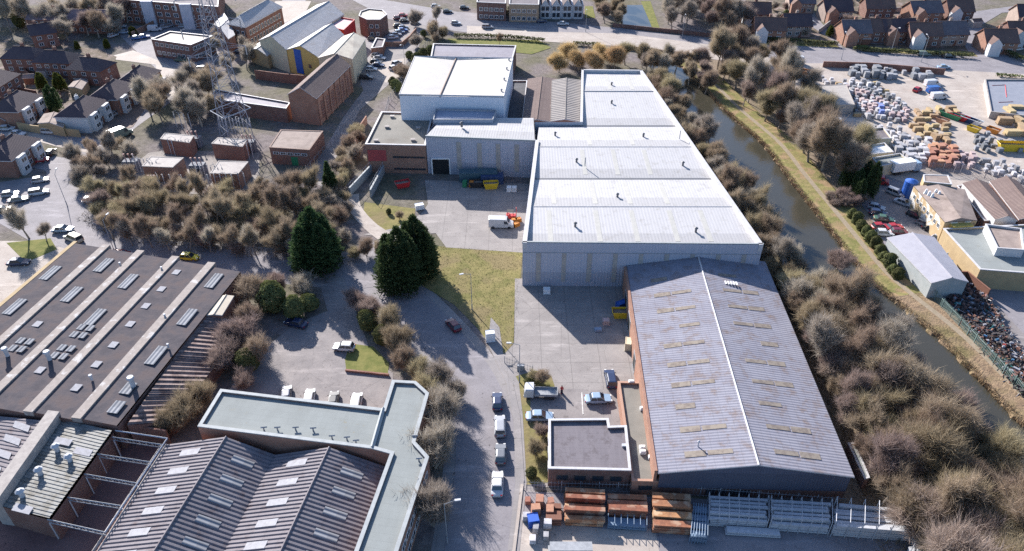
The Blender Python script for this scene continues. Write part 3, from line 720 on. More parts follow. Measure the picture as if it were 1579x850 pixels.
vs_ = W(1076, 689, ze + .9); b = MB(); b.bar(vs_ + Vector((0, 0, -.3)), vs_ + Vector((0, 0, 1.1)), .1, 6); b.bar(vs_ + Vector((0, 0, 1.1)), vs_ + Vector((0, 0, 1.3)), .22, 6, r2=.05); b.build('flue', GALV, t)
for f in (0.02, .5): pass
b = MB()
for i in range(5): 
    p = W(1119 + i * 4.2, 436 + i * .4, 6.9); b.box(p, (.28, 1.0, .12))
b.build('patch_sheet', WHTP, t)
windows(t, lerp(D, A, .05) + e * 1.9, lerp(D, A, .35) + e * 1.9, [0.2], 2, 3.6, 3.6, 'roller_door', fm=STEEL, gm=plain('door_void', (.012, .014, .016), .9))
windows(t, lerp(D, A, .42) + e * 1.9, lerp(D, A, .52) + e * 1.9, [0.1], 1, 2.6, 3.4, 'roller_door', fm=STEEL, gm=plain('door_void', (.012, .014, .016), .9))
# flat office in front, with the notch in its far side
t, P = flat('flat_roofed_office', 'dark brick office block with flat grey roof and white coping by the yard entrance', [(846, 722), (973, 725), (966, 656), (940, 657), (938, 645), (846, 646)], 4.0, BRICKD, FELT, th=.3)
windows(t, W(846, 722, 4), W(973, 725, 4), [1.5], 4, 1.7, 1.0, fm=plain('dark_frame', (.05, .05, .05)))
windows(t, W(846, 646, 4), W(846, 722, 4), [1.5], 3, 1.3, 1.0, fm=WHTP)
p = W(963, 688, 3.6); b = MB(); b.box(p, (.8, .5, .3)); b.build('roof_box', GALV, t)
t, P = flat('link_building', 'low link block with flat brown roof and orange brick side between office and warehouse', [(975, 741), (1018, 742), (988, 589), (953, 588)], 3.2, BRICKO, FELTO, cope=plain('orange_coping', (.42, .25, .18), .9), th=.3)
windows(t, W(975, 741, 3.2), W(1018, 742, 3.2), [1.2], 1, 2.0, .9, fm=plain('dark_frame', (.05, .05, .05)))
for a, c_ in ((991, 632), (990, 692), (991, 699), (1004, 707), (973, 591)):
    p = W(a, c_, 2.8); b = MB(); b.box(p, (.9, .6, .5)); b.box(p + Vector((0, 0, .5)), (.7, .4, .15)); b.build('roof_unit', WHTP, t)
# shed beside the right corner of the warehouse
flat('garden_store', 'small long flat green roofed store between the warehouse corner and thicket', [(1319, 683), (1341, 736), (1334, 738), (1308, 683)], 2.4, BRICKD, FELTG, th=.15, para=.1)
# ---------------- factories on the left ----------------
def corr(b, E0, E1, T0, T1, period=.66, amp=.11):
    """profiled sheeting from eaves line E to top line T, real ribs"""
    n = max(4, int((E1 - E0).length / period)); up = (E1 - E0).cross(T0 - E0).normalized()
    if up.z < 0: up = -up
    L = (E1 - E0).length; H_ = (T0 - E0).length
    st = [0, .28, .42, .86, 1.0]; hh = [0, 0, 1, 1, 0]
    for i in range(n):
        for k_ in range(4):
            f0, f1 = (i + st[k_]) / n, (i + st[k_ + 1]) / n
            a = lerp(E0, E1, f0) + up * hh[k_] * amp; c_ = lerp(E0, E1, f1) + up * hh[k_ + 1] * amp
            d = lerp(T0, T1, f1) + up * hh[k_ + 1] * amp; e = lerp(T0, T1, f0) + up * hh[k_] * amp
            fl = (c_ - a).cross(d - c_).z < 0
            b.poly([a, c_, d, e], uv=[(f0 * L, 0), (f1 * L, 0), (f1 * L, H_), (f0 * L, H_)], flip=False) if not fl else b.poly([e, d, c_, a], uv=[(f0 * L, H_), (f1 * L, H_), (f1 * L, 0), (f0 * L, 0)])
t = thing('saw_tooth_factory', 'old factory of five dark parallel roof bays split by pale strips beside the estate road', 'building', (-75, 100, 0))
az = R(9.6); U = Vector((math.sin(az), math.cos(az), 0)); Wd = Vector((-math.cos(az), math.sin(az), 0)); zz = 5.4
O_ = W(327, 409, zz)
def sw(s_, t_, z): p = O_ + U * s_ + Wd * t_; p.z = z; return p
xs = [-6.4, -.7, .9, 7.5, 9.1, 15.6, 17.2, 23.7, 25.3, 31.5]
s0, s1 = -42.0, 1.0
ends = {0: -.9, 1: 0, 3: .8, 5: 1.6, 7: 2.3, 9: 3}
b = MB()
pts = [sw(s0, xs[0], 0), sw(s0, xs[-1], 0), sw(3, xs[-1], 0), sw(-.9, xs[0], 0)]
if area2(pts) < 0: pts.reverse()
b.prism(pts, 0, zz - .5, top=False)
DARKROOF = mat('dark_bitumen_roof', (0.085, 0.077, 0.085), (0.125, 0.112, 0.12), rough=.95, scale=.35, c=(0.12, 0.098, 0.098), cscale=.35, cr=(.45, .6), spec=.1, bump=.05)
STRIP = mat('pale_strip_roof', (0.34, 0.295, 0.27), (0.27, 0.235, 0.215), rough=.9, scale=1.2, c=(.46, .44, .43), cscale=.5, cr=(.56, .64))
# gable infill walls at both ends
for s_ in (s0, None):
    for i in range(0, 9, 2):
        e_ = s0 if s_ is not None else ends[min(i, 7) if i == 0 else i - 1]
        A_, B_ = sw(e_, xs[i], zz - .5), sw(e_, xs[i + 1], zz - .5)
        b.poly([A_, B_, Vector((B_.x, B_.y, zz + .25)), Vector((A_.x, A_.y, zz - .2))])
b.build('wall', BRICKD, t)
bays = []
for i in range(0, 9, 2):
    e_ = ends[0] if i == 0 else ends[i - 1]
    b = MB(); A_, B_, C_, D_ = sw(s0, xs[i], zz - .2), sw(s0, xs[i + 1], zz + .25), sw(e_, xs[i + 1], zz + .25), sw(e_, xs[i], zz - .2)
    b.poly([D_, C_, B_, A_] if (C_ - D_).cross(B_ - C_).z > 0 else [A_, B_, C_, D_]); b.build('roof_bay', DARKROOF, t)
for i in range(1, 8, 2):
    e_ = ends[i] + .3; pp = [sw(s0 - .2, xs[i], 0), sw(s0 - .2, xs[i + 1], 0), sw(e_, xs[i + 1], 0), sw(e_, xs[i], 0)]
    pp = [(v.x, v.y) for v in pp]
    if area2(pp) < 0: pp.reverse()
    b = MB(); b.prism(pp, zz - .4, zz + .52); b.build('roof_strip', STRIP, t)
b = MB(); pp = [(v.x, v.y) for v in (sw(s0, xs[-1], 0), sw(s0, xs[-1] + .8, 0), sw(3, xs[-1] + .8, 0), sw(3, xs[-1], 0))]
if area2(pp) < 0: pp.reverse()
b.prism(pp, 0, zz + .3); b.build('side_wall', OCHRE, t)
def sl(px, py, wd, ht, m=None):
    p = W(px, py, zz + .12); roof_light(t, p, Wd, U + Vector((0, 0, 0)), wd, ht, m)
RIBL = sheeted('ribbed_roof_light', (.27, .28, .31), (.21, .22, .24), period=.7, depth=.04, lap=20, rough=.9, spec=.15, line=.5)
for px, py in ((78, 421), (23, 473), (160, 409), (111, 454), (198, 434), (147, 489), (330, 433), (289, 489), (241, 548), (198, 599), (180, 628)):
    sl(px, py, 1.8, 4.6 if py not in (628, 599) else 2.6, RIBL)
for px, py in ((272, 420), (249, 446), (225, 472), (201, 500), (175, 532), (149, 562), (118, 598), (58, 500), (62, 571)): sl(px, py, 1.3, 1.5)
for px, py in ((33, 532), (127, 511), (97, 543)):
    for a in (-.85, .85):
        for c_ in (-1.0, 1.0):
            q_ = W(px, py, zz + .12) + Wd * a + U * c_; roof_light(t, q_, Wd, U, 1.2, 1.5, RIBL)
for px, py, s_ in ((12, 549, 1.3), (77, 555, 1.4), (206, 596, 1.5), (186, 410, .6), (250, 417, .6), (255, 490, .6), (142, 586, .8), (260, 536, .6)):
    p = W(px, py, zz + .1); b = MB(); b.bar(p, p + Vector((0, 0, 1.7 * s_ * .7)), .26 * s_, 8); b.bar(p + Vector((0, 0, 1.2 * s_)), p + Vector((0, 0, 1.4 * s_)), .42 * s_, 8, r2=.34 * s_); b.build('ventilator', GALV, t)
# lean store right of it, rust stained
t = thing('corrugated_lean_to', 'sagging rust stained corrugated roof lean-to right of the dark factory bays', 'building', tuple(W(285, 580)))
A, D, B, Cc = W(196, 655, 4.7), W(314, 487, 4.7), W(266, 650, 2.7), W(385, 496, 2.7)
b = MB(); corr(b, B, Cc, A, D, .95, .14); b.build('roof', RUSTR, t); b = MB()
for p, q in ((A, B), (B, Cc), (Cc, D)): b.poly([(p.x, p.y, 0), (q.x, q.y, 0), q - Vector((0, 0, .1)), p - Vector((0, 0, .1))])
b.build('wall', BRICKD, t)
gable('beige_store', 'narrow beige roofed brick store behind the rust stained lean-to', [W(319, 486, 4.9), W(342, 486, 4.9), W(360, 457, 4.9), W(338, 457, 4.9)], 5.1, BRICK, mat('beige_sheet', (.52, .46, .37), (.45, .39, .32)), over=.1)
# twin ridged corrugated factory
t = thing('corrugated_factory', 'twin ridged factory with ribbed grey brown corrugated roof and pale roof lights', 'building', (-38, 60, 0))
ln_ = [((262, 680), (128, 890), 3.6), ((351, 671), (214, 890), 6.4), ((430, 692), (325, 890), 3.6), ((508, 690), (415, 890), 6.4), ((600, 705), (532, 890), 3.6)]
Ls = [(W(*a, z), W(*c_, z)) for a, c_, z in ln_]
yA = 72.5
def aty(l, y): a, c_ = l; return lerp(a, c_, (y - a.y) / (c_.y - a.y))
tops = [aty(l, y) for l, y in zip(Ls, (76.6, 75.6, 74.6, 73.6, 72.4))]; bots = [aty(l, y) for l, y in zip(Ls, (53.2, 52.2, 51.2, 50.2, 49))]
for i in range(4):
    b = MB(); corr(b, bots[i], tops[i], bots[i + 1], tops[i + 1], .66, .15) if i % 2 == 0 else corr(b, bots[i + 1], tops[i + 1], bots[i], tops[i], .66, .15)
    b.build('roof_slope', OLDCORR, t)
for i in (1, 3):
    b = MB(); b.bar(tops[i] + Vector((0, 0, .14)), bots[i] + Vector((0, 0, .14)), .16, 6); b.build('ridge', OLDCORR, t)
b = MB(); P = [bots[0], bots[4], tops[4], tops[0]]; b.prism([(p.x, p.y) for p in P], 0, 3.5, top=False)
for e_ in (bots, tops):
    for i in (0, 2): b.poly([e_[i], e_[i + 2], e_[i + 1]])
b.build('wall', BRICKD, t)
b = MB(); b.bar(tops[0] + Vector((-.1, 0, .1)), bots[0] + Vector((-.1, 0, .1)), .2, 4); b.bar(tops[0] + Vector((-.9, 0, -.1)), bots[0] + Vector((-.9, 0, -.1)), .22, 4); b.build('gutter', CONC, t)
for i in range(4):
    for k_ in range(6):
        f = .10 + k_ * .145 + (.0 if i % 2 == 0 else .03)
        A_, B_ = lerp(tops[i], bots[i], f), lerp(tops[i + 1], bots[i + 1], f)
        c_ = lerp(A_, B_, .52) + Vector((0, 0, .11)); v_ = B_ - A_
        roof_light(t, c_, (tops[i] - bots[i]), v_, 1.15, 3.2, RIBL if i % 2 else ROOFL)
# L shaped green-grey flat roof
t, P = flat('flat_roofed_office', 'L-shaped brick office wing with green grey flat roof running down beside the road', [(305, 657), (573, 691), (602, 699), (532, 890), (600, 890), (661, 704), (640, 681), (661, 606), (641, 588), (605, 586), (591, 630), (340, 600)], 6.6, BRICKO, FELTG, cope=COPEG, para=.4, th=.45)
for a, c_ in (((591, 630), (574, 690)), ):
    p, q_ = W(*a, 6.5), W(*c_, 6.5); b = MB(); b.bar(p, q_, .35, 4); b.build('upstand', COPEG, t)
for i, (a, c_) in enumerate(((428, 663), (456, 663), (483, 664), (512, 676), (535, 678), (407, 663), (549, 683), (640, 676), (646, 711))):
    p = W(a, c_, 6.2); b = MB(); b.bar(p, p + Vector((0, 0, .5)), .12, 5); b.bar(p + Vector((-.4, 0, .5)), p + Vector((.5, .1, .5)), .12, 5); b.build('roof_pipe', STEEL, t)
windows(t, W(600, 890, 6.6), W(661, 704, 6.6), [1.0, 3.9], 9, 1.6, 1.2, fm=WHTP)
# vented corrugated roof, lower left
t = thing('corrugated_workshop', 'low workshop with grey green ribbed roof, four round vents and raised side band', 'building', (-66, 68, 0))
A, B, Cc, D = W(4, 781, 4.4), W(76, 799, 4.8), W(173, 664, 4.8), W(97, 646, 4.4)
b = MB(); P = [A, B, Cc, D]; b.prism([(p.x, p.y) for p in P], 0, 4.3, top=False); b.build('wall', BRICKD, t)
b = MB(); corr(b, A, D, B, Cc, .6, .08); b.build('roof', sheeted('green_grey_corrugated', (.25, .25, .24), (.18, .18, .175), period=5000, depth=0, lap=3, moss=(.13, .12, .10), mossr=(.48, .62), line=0), t)
b = MB(); E_ = Vector((-1.9, .3, 0)); pp = [A + E_, A, D, D + E_]; pp = [(v.x, v.y) for v in pp]; pp = pp if area2(pp) > 0 else pp[::-1]
b.prism(pp, 0, 6.0); b.build('raised_band', CONC, t)
for a, c_ in ((88, 694), (108, 710), (62, 730), (34, 764)): vent(t, W(a, c_, 4.8), 1.3, GALV)
for a, c_ in ((97, 681), (128, 697), (35, 785)): p = W(a, c_, 4.75); roof_light(t, p, D - A, B - A, 1.2, 3.0)
t = thing('striped_workshop', 'ribbed roof workshop with a row of pale roof lights at the far left edge', 'building', (-76, 68, 0))
A, B, Cc, D = W(-60, 730, 4.2), W(-4, 752, 5.0), W(82, 650, 5.0), W(-20, 640, 4.2)
b = MB(); b.prism([(p.x, p.y) for p in (A, B, Cc, D)], 0, 4.1, top=False); b.build('wall', BRICKD, t)
b = MB(); corr(b, A, D, B, Cc, .68, .1); b.build('roof', OLDCORR, t)
for i in range(4): p = lerp(lerp(A, B, .62), lerp(D, Cc, .62), .2 + .22 * i) + Vector((0, 0, .1)); roof_light(t, p, D - A, B - A, 1.3, 3.5)
# open steel frame without a roof
t = thing('roofless_bay', 'roofless bay of pale steel trusses over a red floor between two workshops', 'building', (-57, 68, 0))
for i, (a, c_) in enumerate((((173, 674), (251, 686)), ((150, 700), (234, 713)), ((130, 731), (210, 745)), ((104, 767), (186, 780)), ((73, 801), (162, 821)))):
    p, q_ = W(*a, 4.4), W(*c_, 4.4); b = MB(); p2, q2 = p + Vector((0, 0, -.7)), q_ + Vector((0, 0, -.7))
    b.bar(p, q_, .1); b.bar(p2, q2, .07); n = 8
    for k_ in range(n): b.bar(lerp(p, q_, k_ / n), lerp(p2, q2, (k_ + .5) / n), .04); b.bar(lerp(p2, q2, (k_ + .5) / n), lerp(p, q_, (k_ + 1) / n), .04)
    b.build('truss', STEEL, t); b = MB()
    for v in (p2, q2): b.bar((v.x, v.y, 0), v, .12)
    b.build('column', GALV, t)
b = MB(); p, q_ = W(178, 664, 4.4), W(258, 676, 4.4); b.bar(p, q_, .12); b.bar(W(162, 821, 4.4), W(258, 676, 4.4), .12); b.build('edge_beam', GALV, t)
b = MB(); p, q_ = W(176, 676, 0), W(262, 690, 0); b.box(((p.x + q_.x) / 2, (p.y + q_.y) / 2 + .6, 0), ((q_ - p).length, .3, 3.2), rz=math.atan2(q_.y - p.y, q_.x - p.x)); b.build('back_wall', BRICK, t)
b = MB(); p = W(165, 700); b.box((p.x, p.y, 0), (2.4, 2.4, 2.0), rz=.4); b.build('plant_room', COPEG, t)
# orange rusted hopper and timber at the far left
t = thing('rusty_tank', 'rusty orange box tank on frame at the near end of the dark roof bays', 'tank', tuple(W(15, 612)))
b = MB(); p = W(15, 612); b.box(p, (3.4, 2.4, 4.4), mi=0, top=(1, .85)); b.build('tank_body', mat('rust_orange', (.38, .16, .08), (.26, .11, .06), scale=1), t)
b = MB()
for i in range(5): b.bar(p + Vector((2 + i * .8, -1.2, 0)), p + Vector((2 + i * .8, 1.2, 4.0)), .09)
b.bar(p + Vector((1.7, -1.2, 3.2)), p + Vector((6, -1.2, 3.2)), .09); b.bar(p + Vector((1.7, 1.2, 4)), p + Vector((6, 1.2, 4)), .09); b.build('frame', BRNP, t)

# ---------------- houses ----------------
def house(px, py, wd, dp, rz, label, wall, roof, eave=5.0, rise=2.6, kind='hip', front=None, chim=1, wins=True, name='house', group=None):
    c_ = W(px, py, eave + rise * .5); c_.z = 0
    M = Matrix.Translation(c_) @ Matrix.Rotation(rz, 4, 'Z')
    q = [M @ Vector((x, y, eave)) for x, y in ((-wd / 2, -dp / 2), (wd / 2, -dp / 2), (wd / 2, dp / 2), (-wd / 2, dp / 2))]
    t, qq = gable(name, label, q, eave + rise, wall, roof, ridge='AB', over=.35, hip=.24 if kind == 'hip' else 0, cat='house', group=group, fascia=COPE if front else BRNP)
    g = lambda x, y, z: M @ Vector((x, y, z))
    for i in range(chim):
        x = (-wd * .22 + i * wd * .44) if chim > 1 else 0
        b = MB(); p = g(x, .3, eave + rise * .55); b.box(p, (1.0, .7, rise * .45 + 1.1), rz=rz); p = g(x, .3, eave + rise + 1.1)
        for s_ in (-.25, .25): q_ = g(x + s_, .3, eave + rise + 1.1); b.bar(q_, q_ + Vector((0, 0, .4)), .12, 6)
        ch_ = b.build('chimney', wall, t)
    if wins:
        n = max(2, int(wd / 3.2))
        windows(t, q[0], q[1], [.9, 3.1], n, 1.5, 1.2); windows(t, q[1], q[2], [.9, 3.1], 1, 1.0, 1.1)
        for s_ in (-.5, .5) if wd > 11 else (.3,):
            nn = (M.to_3x3() @ Vector((0, -1, 0))); p = g(wd * .1 * (1 if s_ > 0 else -1), -dp / 2 - .03, .05); window(t, p, nn, 1.0, 2.0, 'door', BRNP, BRNP)
    if front:
        for s_ in (-1, 1) if wd > 11 else (0,):
            b = MB(); p = g(s_ * wd * .27, -dp / 2 - .55, 0); b.box(p, (3.0, 1.1, eave - .1), rz=rz); b.build('bay_front', front, t)
            nn = (M.to_3x3() @ Vector((0, -1, 0)))
            for z_ in (.9, 3.1): window(t, g(s_ * wd * .27, -dp / 2 - 1.13, z_), nn, 2.2, 1.2)
    return t
H90 = R(87)
house(123, 160, 12, 9, H90, 'semi with white rendered end wall and dark hipped roof nearest the brown forecourt', WHITEW, SLATE, front=WHITEW, chim=1)
house(170, 134, 12, 9, H90, 'semi with white bay fronts between the white ended house and the shop with yellow sign', BRICK, SLATE, front=WHITEW)
t = house(210, 112, 12, 9, H90, 'corner shop house with long yellow sign band and dark hipped roof', BRICK, SLATE)
c_ = W(210, 112, 6.3); M = Matrix.Translation((c_.x, c_.y, 0)) @ Matrix.Rotation(H90, 4, 'Z'); p = M @ Vector((0, -4.75, 2.9)); b = MB(); b.box(p, (11, .4, .7), rz=H90); b.build('shop_sign', YELP, t)
b = MB(); p = M @ Vector((0, -5.3, 0)); b.box(p, (11.6, 1.3, 2.8), rz=H90); b.build('shop_front', WHITEW, t)
house(36, 78, 12, 8, R(-4), 'dark hipped semi at the left end of the far terrace row', BRICK, SLATE, kind='hip')
house(86, 84, 13, 8, R(-6), 'dark hipped semi in the middle of the far terrace row', BRICK, SLATE, kind='hip')
house(138, 95, 12, 8.5, R(-10), 'dark hipped brick semi at the right end of the far terrace row', BRICK, SLATE, kind='hip')
house(20, 152, 12, 9, H90, 'orange brick semi with slate hip roof at the left edge behind the garden', BRICKO, SLATE, front=WHITEW)
house(10, 222, 12.5, 9, H90, 'semi with white bays and small red car outside at the left edge', BRICK, SLATE, front=WHITEW)
house(-12, 118, 12, 9, H90, 'slate roofed house cut by the left edge of the picture above the conifers', BRICK, SLATE)
gable('garage', 'small orange brick garage with pale flat-pitched roof behind the row of semis', [W(105, 134, 2.6), W(126, 138, 2.6), W(135, 125, 2.6), W(118, 121, 2.6)], 3.0, OCHRE, FELTB, over=.1)
gable('house_extension', 'single storey extension with pinkish roof in front of the white ended semi', [W(58, 190, 3), W(97, 196, 3), W(102, 178, 3), W(68, 176, 3)], 3.8, OCHRE, FELTB, over=.1)
for i, (a, c_, w_, d_, r_, rf, lb) in enumerate(((62, 20, 40, 9, -3, 'm', 'long mauve roofed terrace at the top left behind the curved green'), (14, 42, 10, 8, 30, 's', 'small dark house under the tall trees of the top left corner'))):
    house(a + 50, c_, w_ * .8, d_, R(r_), lb, BRICK, mat('mauve_tiles', (.24, .17, .18), (.19, .135, .145)) if rf == 'm' else SLATE, kind='gable', chim=2)
for i, (a, c_, w_, d_, r_, lb) in enumerate(((45, 118, 3.2, 2.4, 10, 'maroon garden shed left of the yellow green conifers'), (20, 126, 3, 2.4, 70, 'grey garden shed at the left edge garden'), (33, 170, 2.6, 2.2, 20, 'small shed beside the dark pointed conifer'), (150, 112, 3.4, 2.6, 85, 'garden shed behind the far terrace right end'), (66, 108, 3, 2.5, -6, 'pale garden shed behind the middle far semi'), (8, 182, 3, 2.2, 80, 'garden shed in the lower left garden'), (1335, 58, 3, 2.5, 0, 'small garage by the orange lit gable'), (1505, 32, 4, 3, 10, 'small garage inside the curving road'))):
    p = W(a, c_, 2.3); M = Matrix.Translation(p) @ Matrix.Rotation(R(r_), 4, 'Z'); gable('garden_shed', lb, [M @ Vector(v) for v in ((-w_ / 2, -d_ / 2, 0), (w_ / 2, -d_ / 2, 0), (w_ / 2, d_ / 2, 0), (-w_ / 2, d_ / 2, 0))], 3.0, [BRNP, CONC, BRICK][i % 3], [FELTB, TILE, FELT][i % 3], ridge='AB', over=.12, cat='shed')
# terrace and flats on the upper left edge
flat('apartment_block', 'long three storey brick flats along the top left with pale stair tower', [(150, -4), (336, 10), (340, -30), (150, -40)], 9, BRICK, FELT)
t2 = bpy.data.objects['apartment_block']; windows(t2, W(150, -4, 9), W(336, 10, 9), [.9, 3.6, 6.3], 13, 2.0, 1.5)
for f in (.42, .74):
    p = lerp(W(150, -4, 9), W(336, 10, 9), f); b = MB(); b.box((p.x, p.y - .8, 0), (4.2, 1.6, 9.3)); b.build('stair_tower', mat('pale_render', (.55, .55, .60), (.45, .45, .5)), t2)
t, q = gable('mill_office', 'long two storey red brick office with grey hipped roof and white window rows', [W(352, 36, 8), W(378, 41, 8), W(434, 10, 8), W(410, 2, 8)], 10.5, BRICK, GREYR, hip=.12, over=.4)
windows(t, q[1], q[2], [1.2, 4.2], 11, 1.3, 1.9); windows(t, q[0], q[1], [1.2, 4.2], 3, 1.3, 1.9)
b = MB(); 
t, q = gable('mill_wing', 'lilac grey roofed wing attached to the near end of the red brick office', [W(330, 38, 6), W(352, 60, 6), W(362, 54, 6), W(345, 20, 6)], 7.5, BRICK, GREYR, over=.2)
t, P = flat('flat_roofed_clinic', 'two storey dark brick block with pale flat roof beside the white parked car', [(233, 60), (294, 69), (328, 55), (262, 48)], 6.2, BRICKD, mat('pale_felt', (.50, .44, .37), (.40, .35, .30)), th=.3)
windows(t, W(233, 60, 6.2), W(294, 69, 6.2), [1, 3.9], 7, 1.5, 1.3); windows(t, W(294, 69, 6.2), W(328, 55, 6.2), [1, 3.9], 6, 1.5, 1.3)
# retail park
t, q = gable('retail_shed', 'largest grey metal roofed retail shed behind the yellow gabled shop', [W(400, 62, 8), W(441, 76, 8), W(530, 22, 8), W(488, 8, 8)], 11, CREAM, GREYR, over=.2)
t, q = gable('yellow_gabled_shop', 'yellow rendered gable with tall blue door panel and pale metal roof', [W(440, 77, 7.6), W(491, 88, 7.6), W(530, 54, 7.6), W(497, 42, 7.6)], 10.2, mat('yellow_render', (.62, .42, .14), (.55, .37, .13)), GREYR, over=.2)
A, B = q[0], q[1]; d = (B - A).normalized(); p = lerp(A, B, .37); b = MB(); b.box((p.x + d.y * .08, p.y - d.x * .08, .6), (2.9, .18, 8.0), rz=math.atan2(d.y, d.x)); b.build('blue_panel', BLUEP, t)
windows(t, lerp(A, B, .6), lerp(A, B, .8), [3.2], 1, 1.2, 1.2, fm=BRNP)
gable('cream_shed', 'tall cream shed with ribbed cream roof right of the yellow gabled shop', [W(491, 89, 8), W(543, 91, 8), W(563, 60, 8), W(530, 56, 8)], 9.6, CREAM, mat('cream_ribbed', (.58, .52, .42), (.47, .42, .35), c=(.38, .33, .27), cscale=.2), over=.2)
gable('small_grey_unit', 'small grey roofed unit left of the yellow gabled shop', [W(384, 76, 4.5), W(412, 86, 4.5), W(434, 70, 4.5), W(406, 62, 4.5)], 5.8, OCHRE, GREYR, over=.2)
flat('red_showroom', 'bright red walled showroom with pink roof behind the retail sheds', [(503, 40), (530, 46), (547, 30), (523, 26)], 7.5, REDP, mat('pink_roof', (.60, .40, .42), (.5, .33, .35)), cope=REDP, th=.2)
t, P = flat('octagonal_brick_pub', 'many sided dark brick building with cream flat roof in the upper car park', [(553, 24), (566, 30), (586, 30), (597, 22), (590, 15), (568, 13), (556, 17)], 7, BRICKD, mat('cream_felt', (.55, .50, .40), (.48, .43, .35)), th=.3)
windows(t, W(566, 30, 7), W(586, 30, 7), [1, 3.8], 2, 1.3, 1.3)
flat('brick_annexe', 'low dark brick annexe beside the row of parked cars by the retail sheds', [(572, 74), (590, 72), (594, 60), (580, 58)], 3.2, BRICK, FELT)
t, q = gable('brick_hall', 'tall red brick hall with brown pitched roof and arched bays beside the substation', [W(444, 145, 8.4), W(487, 151, 8.4), W(539, 101, 8.4), W(504, 92, 8.4)], 11, BRICKO, BROWNR, over=.25)
windows(t, q[1], q[2], [1.2], 6, 2.2, 5.2, fm=BRICK, gm=BRICKD)
b = MB(); A, B = q[1], q[2]; d = (B - A).normalized()
for i in range(7): p = lerp(A, B, .02 + i * .16); b.box((p.x + d.y * .15, p.y - d.x * .15, 0), (.6, .4, 8), rz=math.atan2(d.y, d.x))
b.build('pilaster', BRICKO, t)
flat('long_brick_store', 'long low maroon brick store with grey roof behind the pylon', [(322, 151), (441, 167), (447, 158), (333, 138)], 4.6, BRICKD, mat('grey_lilac_felt', (.30, .28, .31), (.25, .23, .25)), th=.2)
t, P = flat('substation_control_room', 'square brick control room with brown flat roof below the tall brick hall', [(415, 227), (477, 231), (498, 202), (433, 200)], 4.8, BRICK, FELTB, cope=plain('brown_coping', (.25, .17, .14), .9), th=.25, para=.12)
windows(t, W(415, 227, 4.8), W(477, 231, 4.8), [2.9], 5, 1.6, .7); p = lerp(W(415, 227, 4.8), W(477, 231, 4.8), .62)
window(t, (p.x, p.y - .05, .05), (0, -1, 0), 2.4, 2.4, 'door', GRNP, GRNP)
for i, pts in enumerate((((247, 214), (292, 220), (299, 209), (254, 205)), ((326, 221), (374, 226), (381, 215), (336, 212)), ((219, 256), (266, 258), (283, 243), (232, 241)), ((324, 267), (367, 268), (383, 249), (337, 248)))):
    flat('transformer_house', ['brick transformer house at the far left of the four', 'brick transformer house at the far right of the four, nearest the control room', 'orange brick transformer house at the near left of the four', 'orange brick transformer house at the near right of the four'][i], pts, 4.4, BRICKO if i > 1 else BRICK, mat('pale_roof_slab', (.36, .33, .31), (.28, .25, .24)), cope=CONC, th=.2, para=.08, group='brick transformer houses in the substation')
def xformer(px, py, label, sc=1.0):
    c_ = W(px, py); t = thing('transformer', label, 'transformer', c_, group='grey transformers in the substation')
    b = MB(); b.box(c_, (3.6 * sc, 2.2 * sc, 2.8 * sc)); b.build('tank', mat('transformer_grey', (.17, .18, .21), (.13, .14, .165), rough=.8), t)
    b = MB()
    for i in range(7): b.box(c_ + Vector(((-1.5 + i * .5) * sc, -1.5 * sc, .4)), (.12, .8 * sc, 2.1 * sc))
    b.build('radiator', mat('transformer_grey', (.17, .18, .21), (.13, .14, .165), rough=.8), t)
    for i in range(3):
        b = MB(); q_ = c_ + Vector(((-1.1 + i * 1.1) * sc, 0, 2.8 * sc)); b.bar(q_, q_ + Vector((0, -.3, 1.5)), .16, 6, r2=.1); b.bar(q_ + Vector((0, -.3, 1.5)), q_ + Vector((0, -.35, 1.9)), .26, 6); b.build('bushing', mat('brown_porcelain', (.30, .13, .10), (.45, .35, .33)), t)
for a, c_, l in ((302, 226, 'transformer right of the far left brick house'), (385, 232, 'transformer right of the far right brick house'), (206, 262, 'transformer left of the near left brick house'), (308, 268, 'transformer between the two near brick houses'), (240, 290, 'small transformer in front of the near left brick house'), (345, 292, 'small transformer in front of the near right brick house')):
    xformer(a, c_, 'grey finned ' + l + ' in the substation', 1.0 if 'small' not in l else .65)
rr = random.Random(5); i = 0
INS = mat('white_insulator', (.55, .53, .52), (.4, .38, .38))
b = MB(); b.bar((0, 0, 0), (0, 0, 3.6), .09, 5); p0 = b.build('post', GALV); b = MB()
for k_ in range(4): b.bar((0, 0, 3.6 + k_ * .28), (0, 0, 3.8 + k_ * .28), .17, 6, r2=.1)
b.bar((-.05, 0, 4.8), (.9, .2, 5.1), .05); p1 = b.build('insulator', INS)
root = thing('insulator_post', 'thin steel post with white stacked insulator standing among the substation transformers', 'post', (0, 0, 0), group='insulator posts of the substation')
p0.parent = root; p1.parent = root; first = True
for (x0, y0, x1, y1, n) in ((262, 238, 300, 242, 7), (340, 240, 395, 246, 8), (212, 268, 250, 276, 8), (305, 278, 350, 284, 8), (340, 204, 392, 208, 10), (270, 196, 300, 200, 4), (236, 296, 290, 296, 6), (322, 296, 385, 292, 7)):
    for j in range(n):
        p = W(x0 + (x1 - x0) * (j + .5) / n + rr.uniform(-1, 1), y0 + (y1 - y0) * (j + .5) / n + rr.uniform(-1.5, 1.5))
        if first: root.location = p; first = False
        else: dup(root, p, rr.uniform(0, 6))

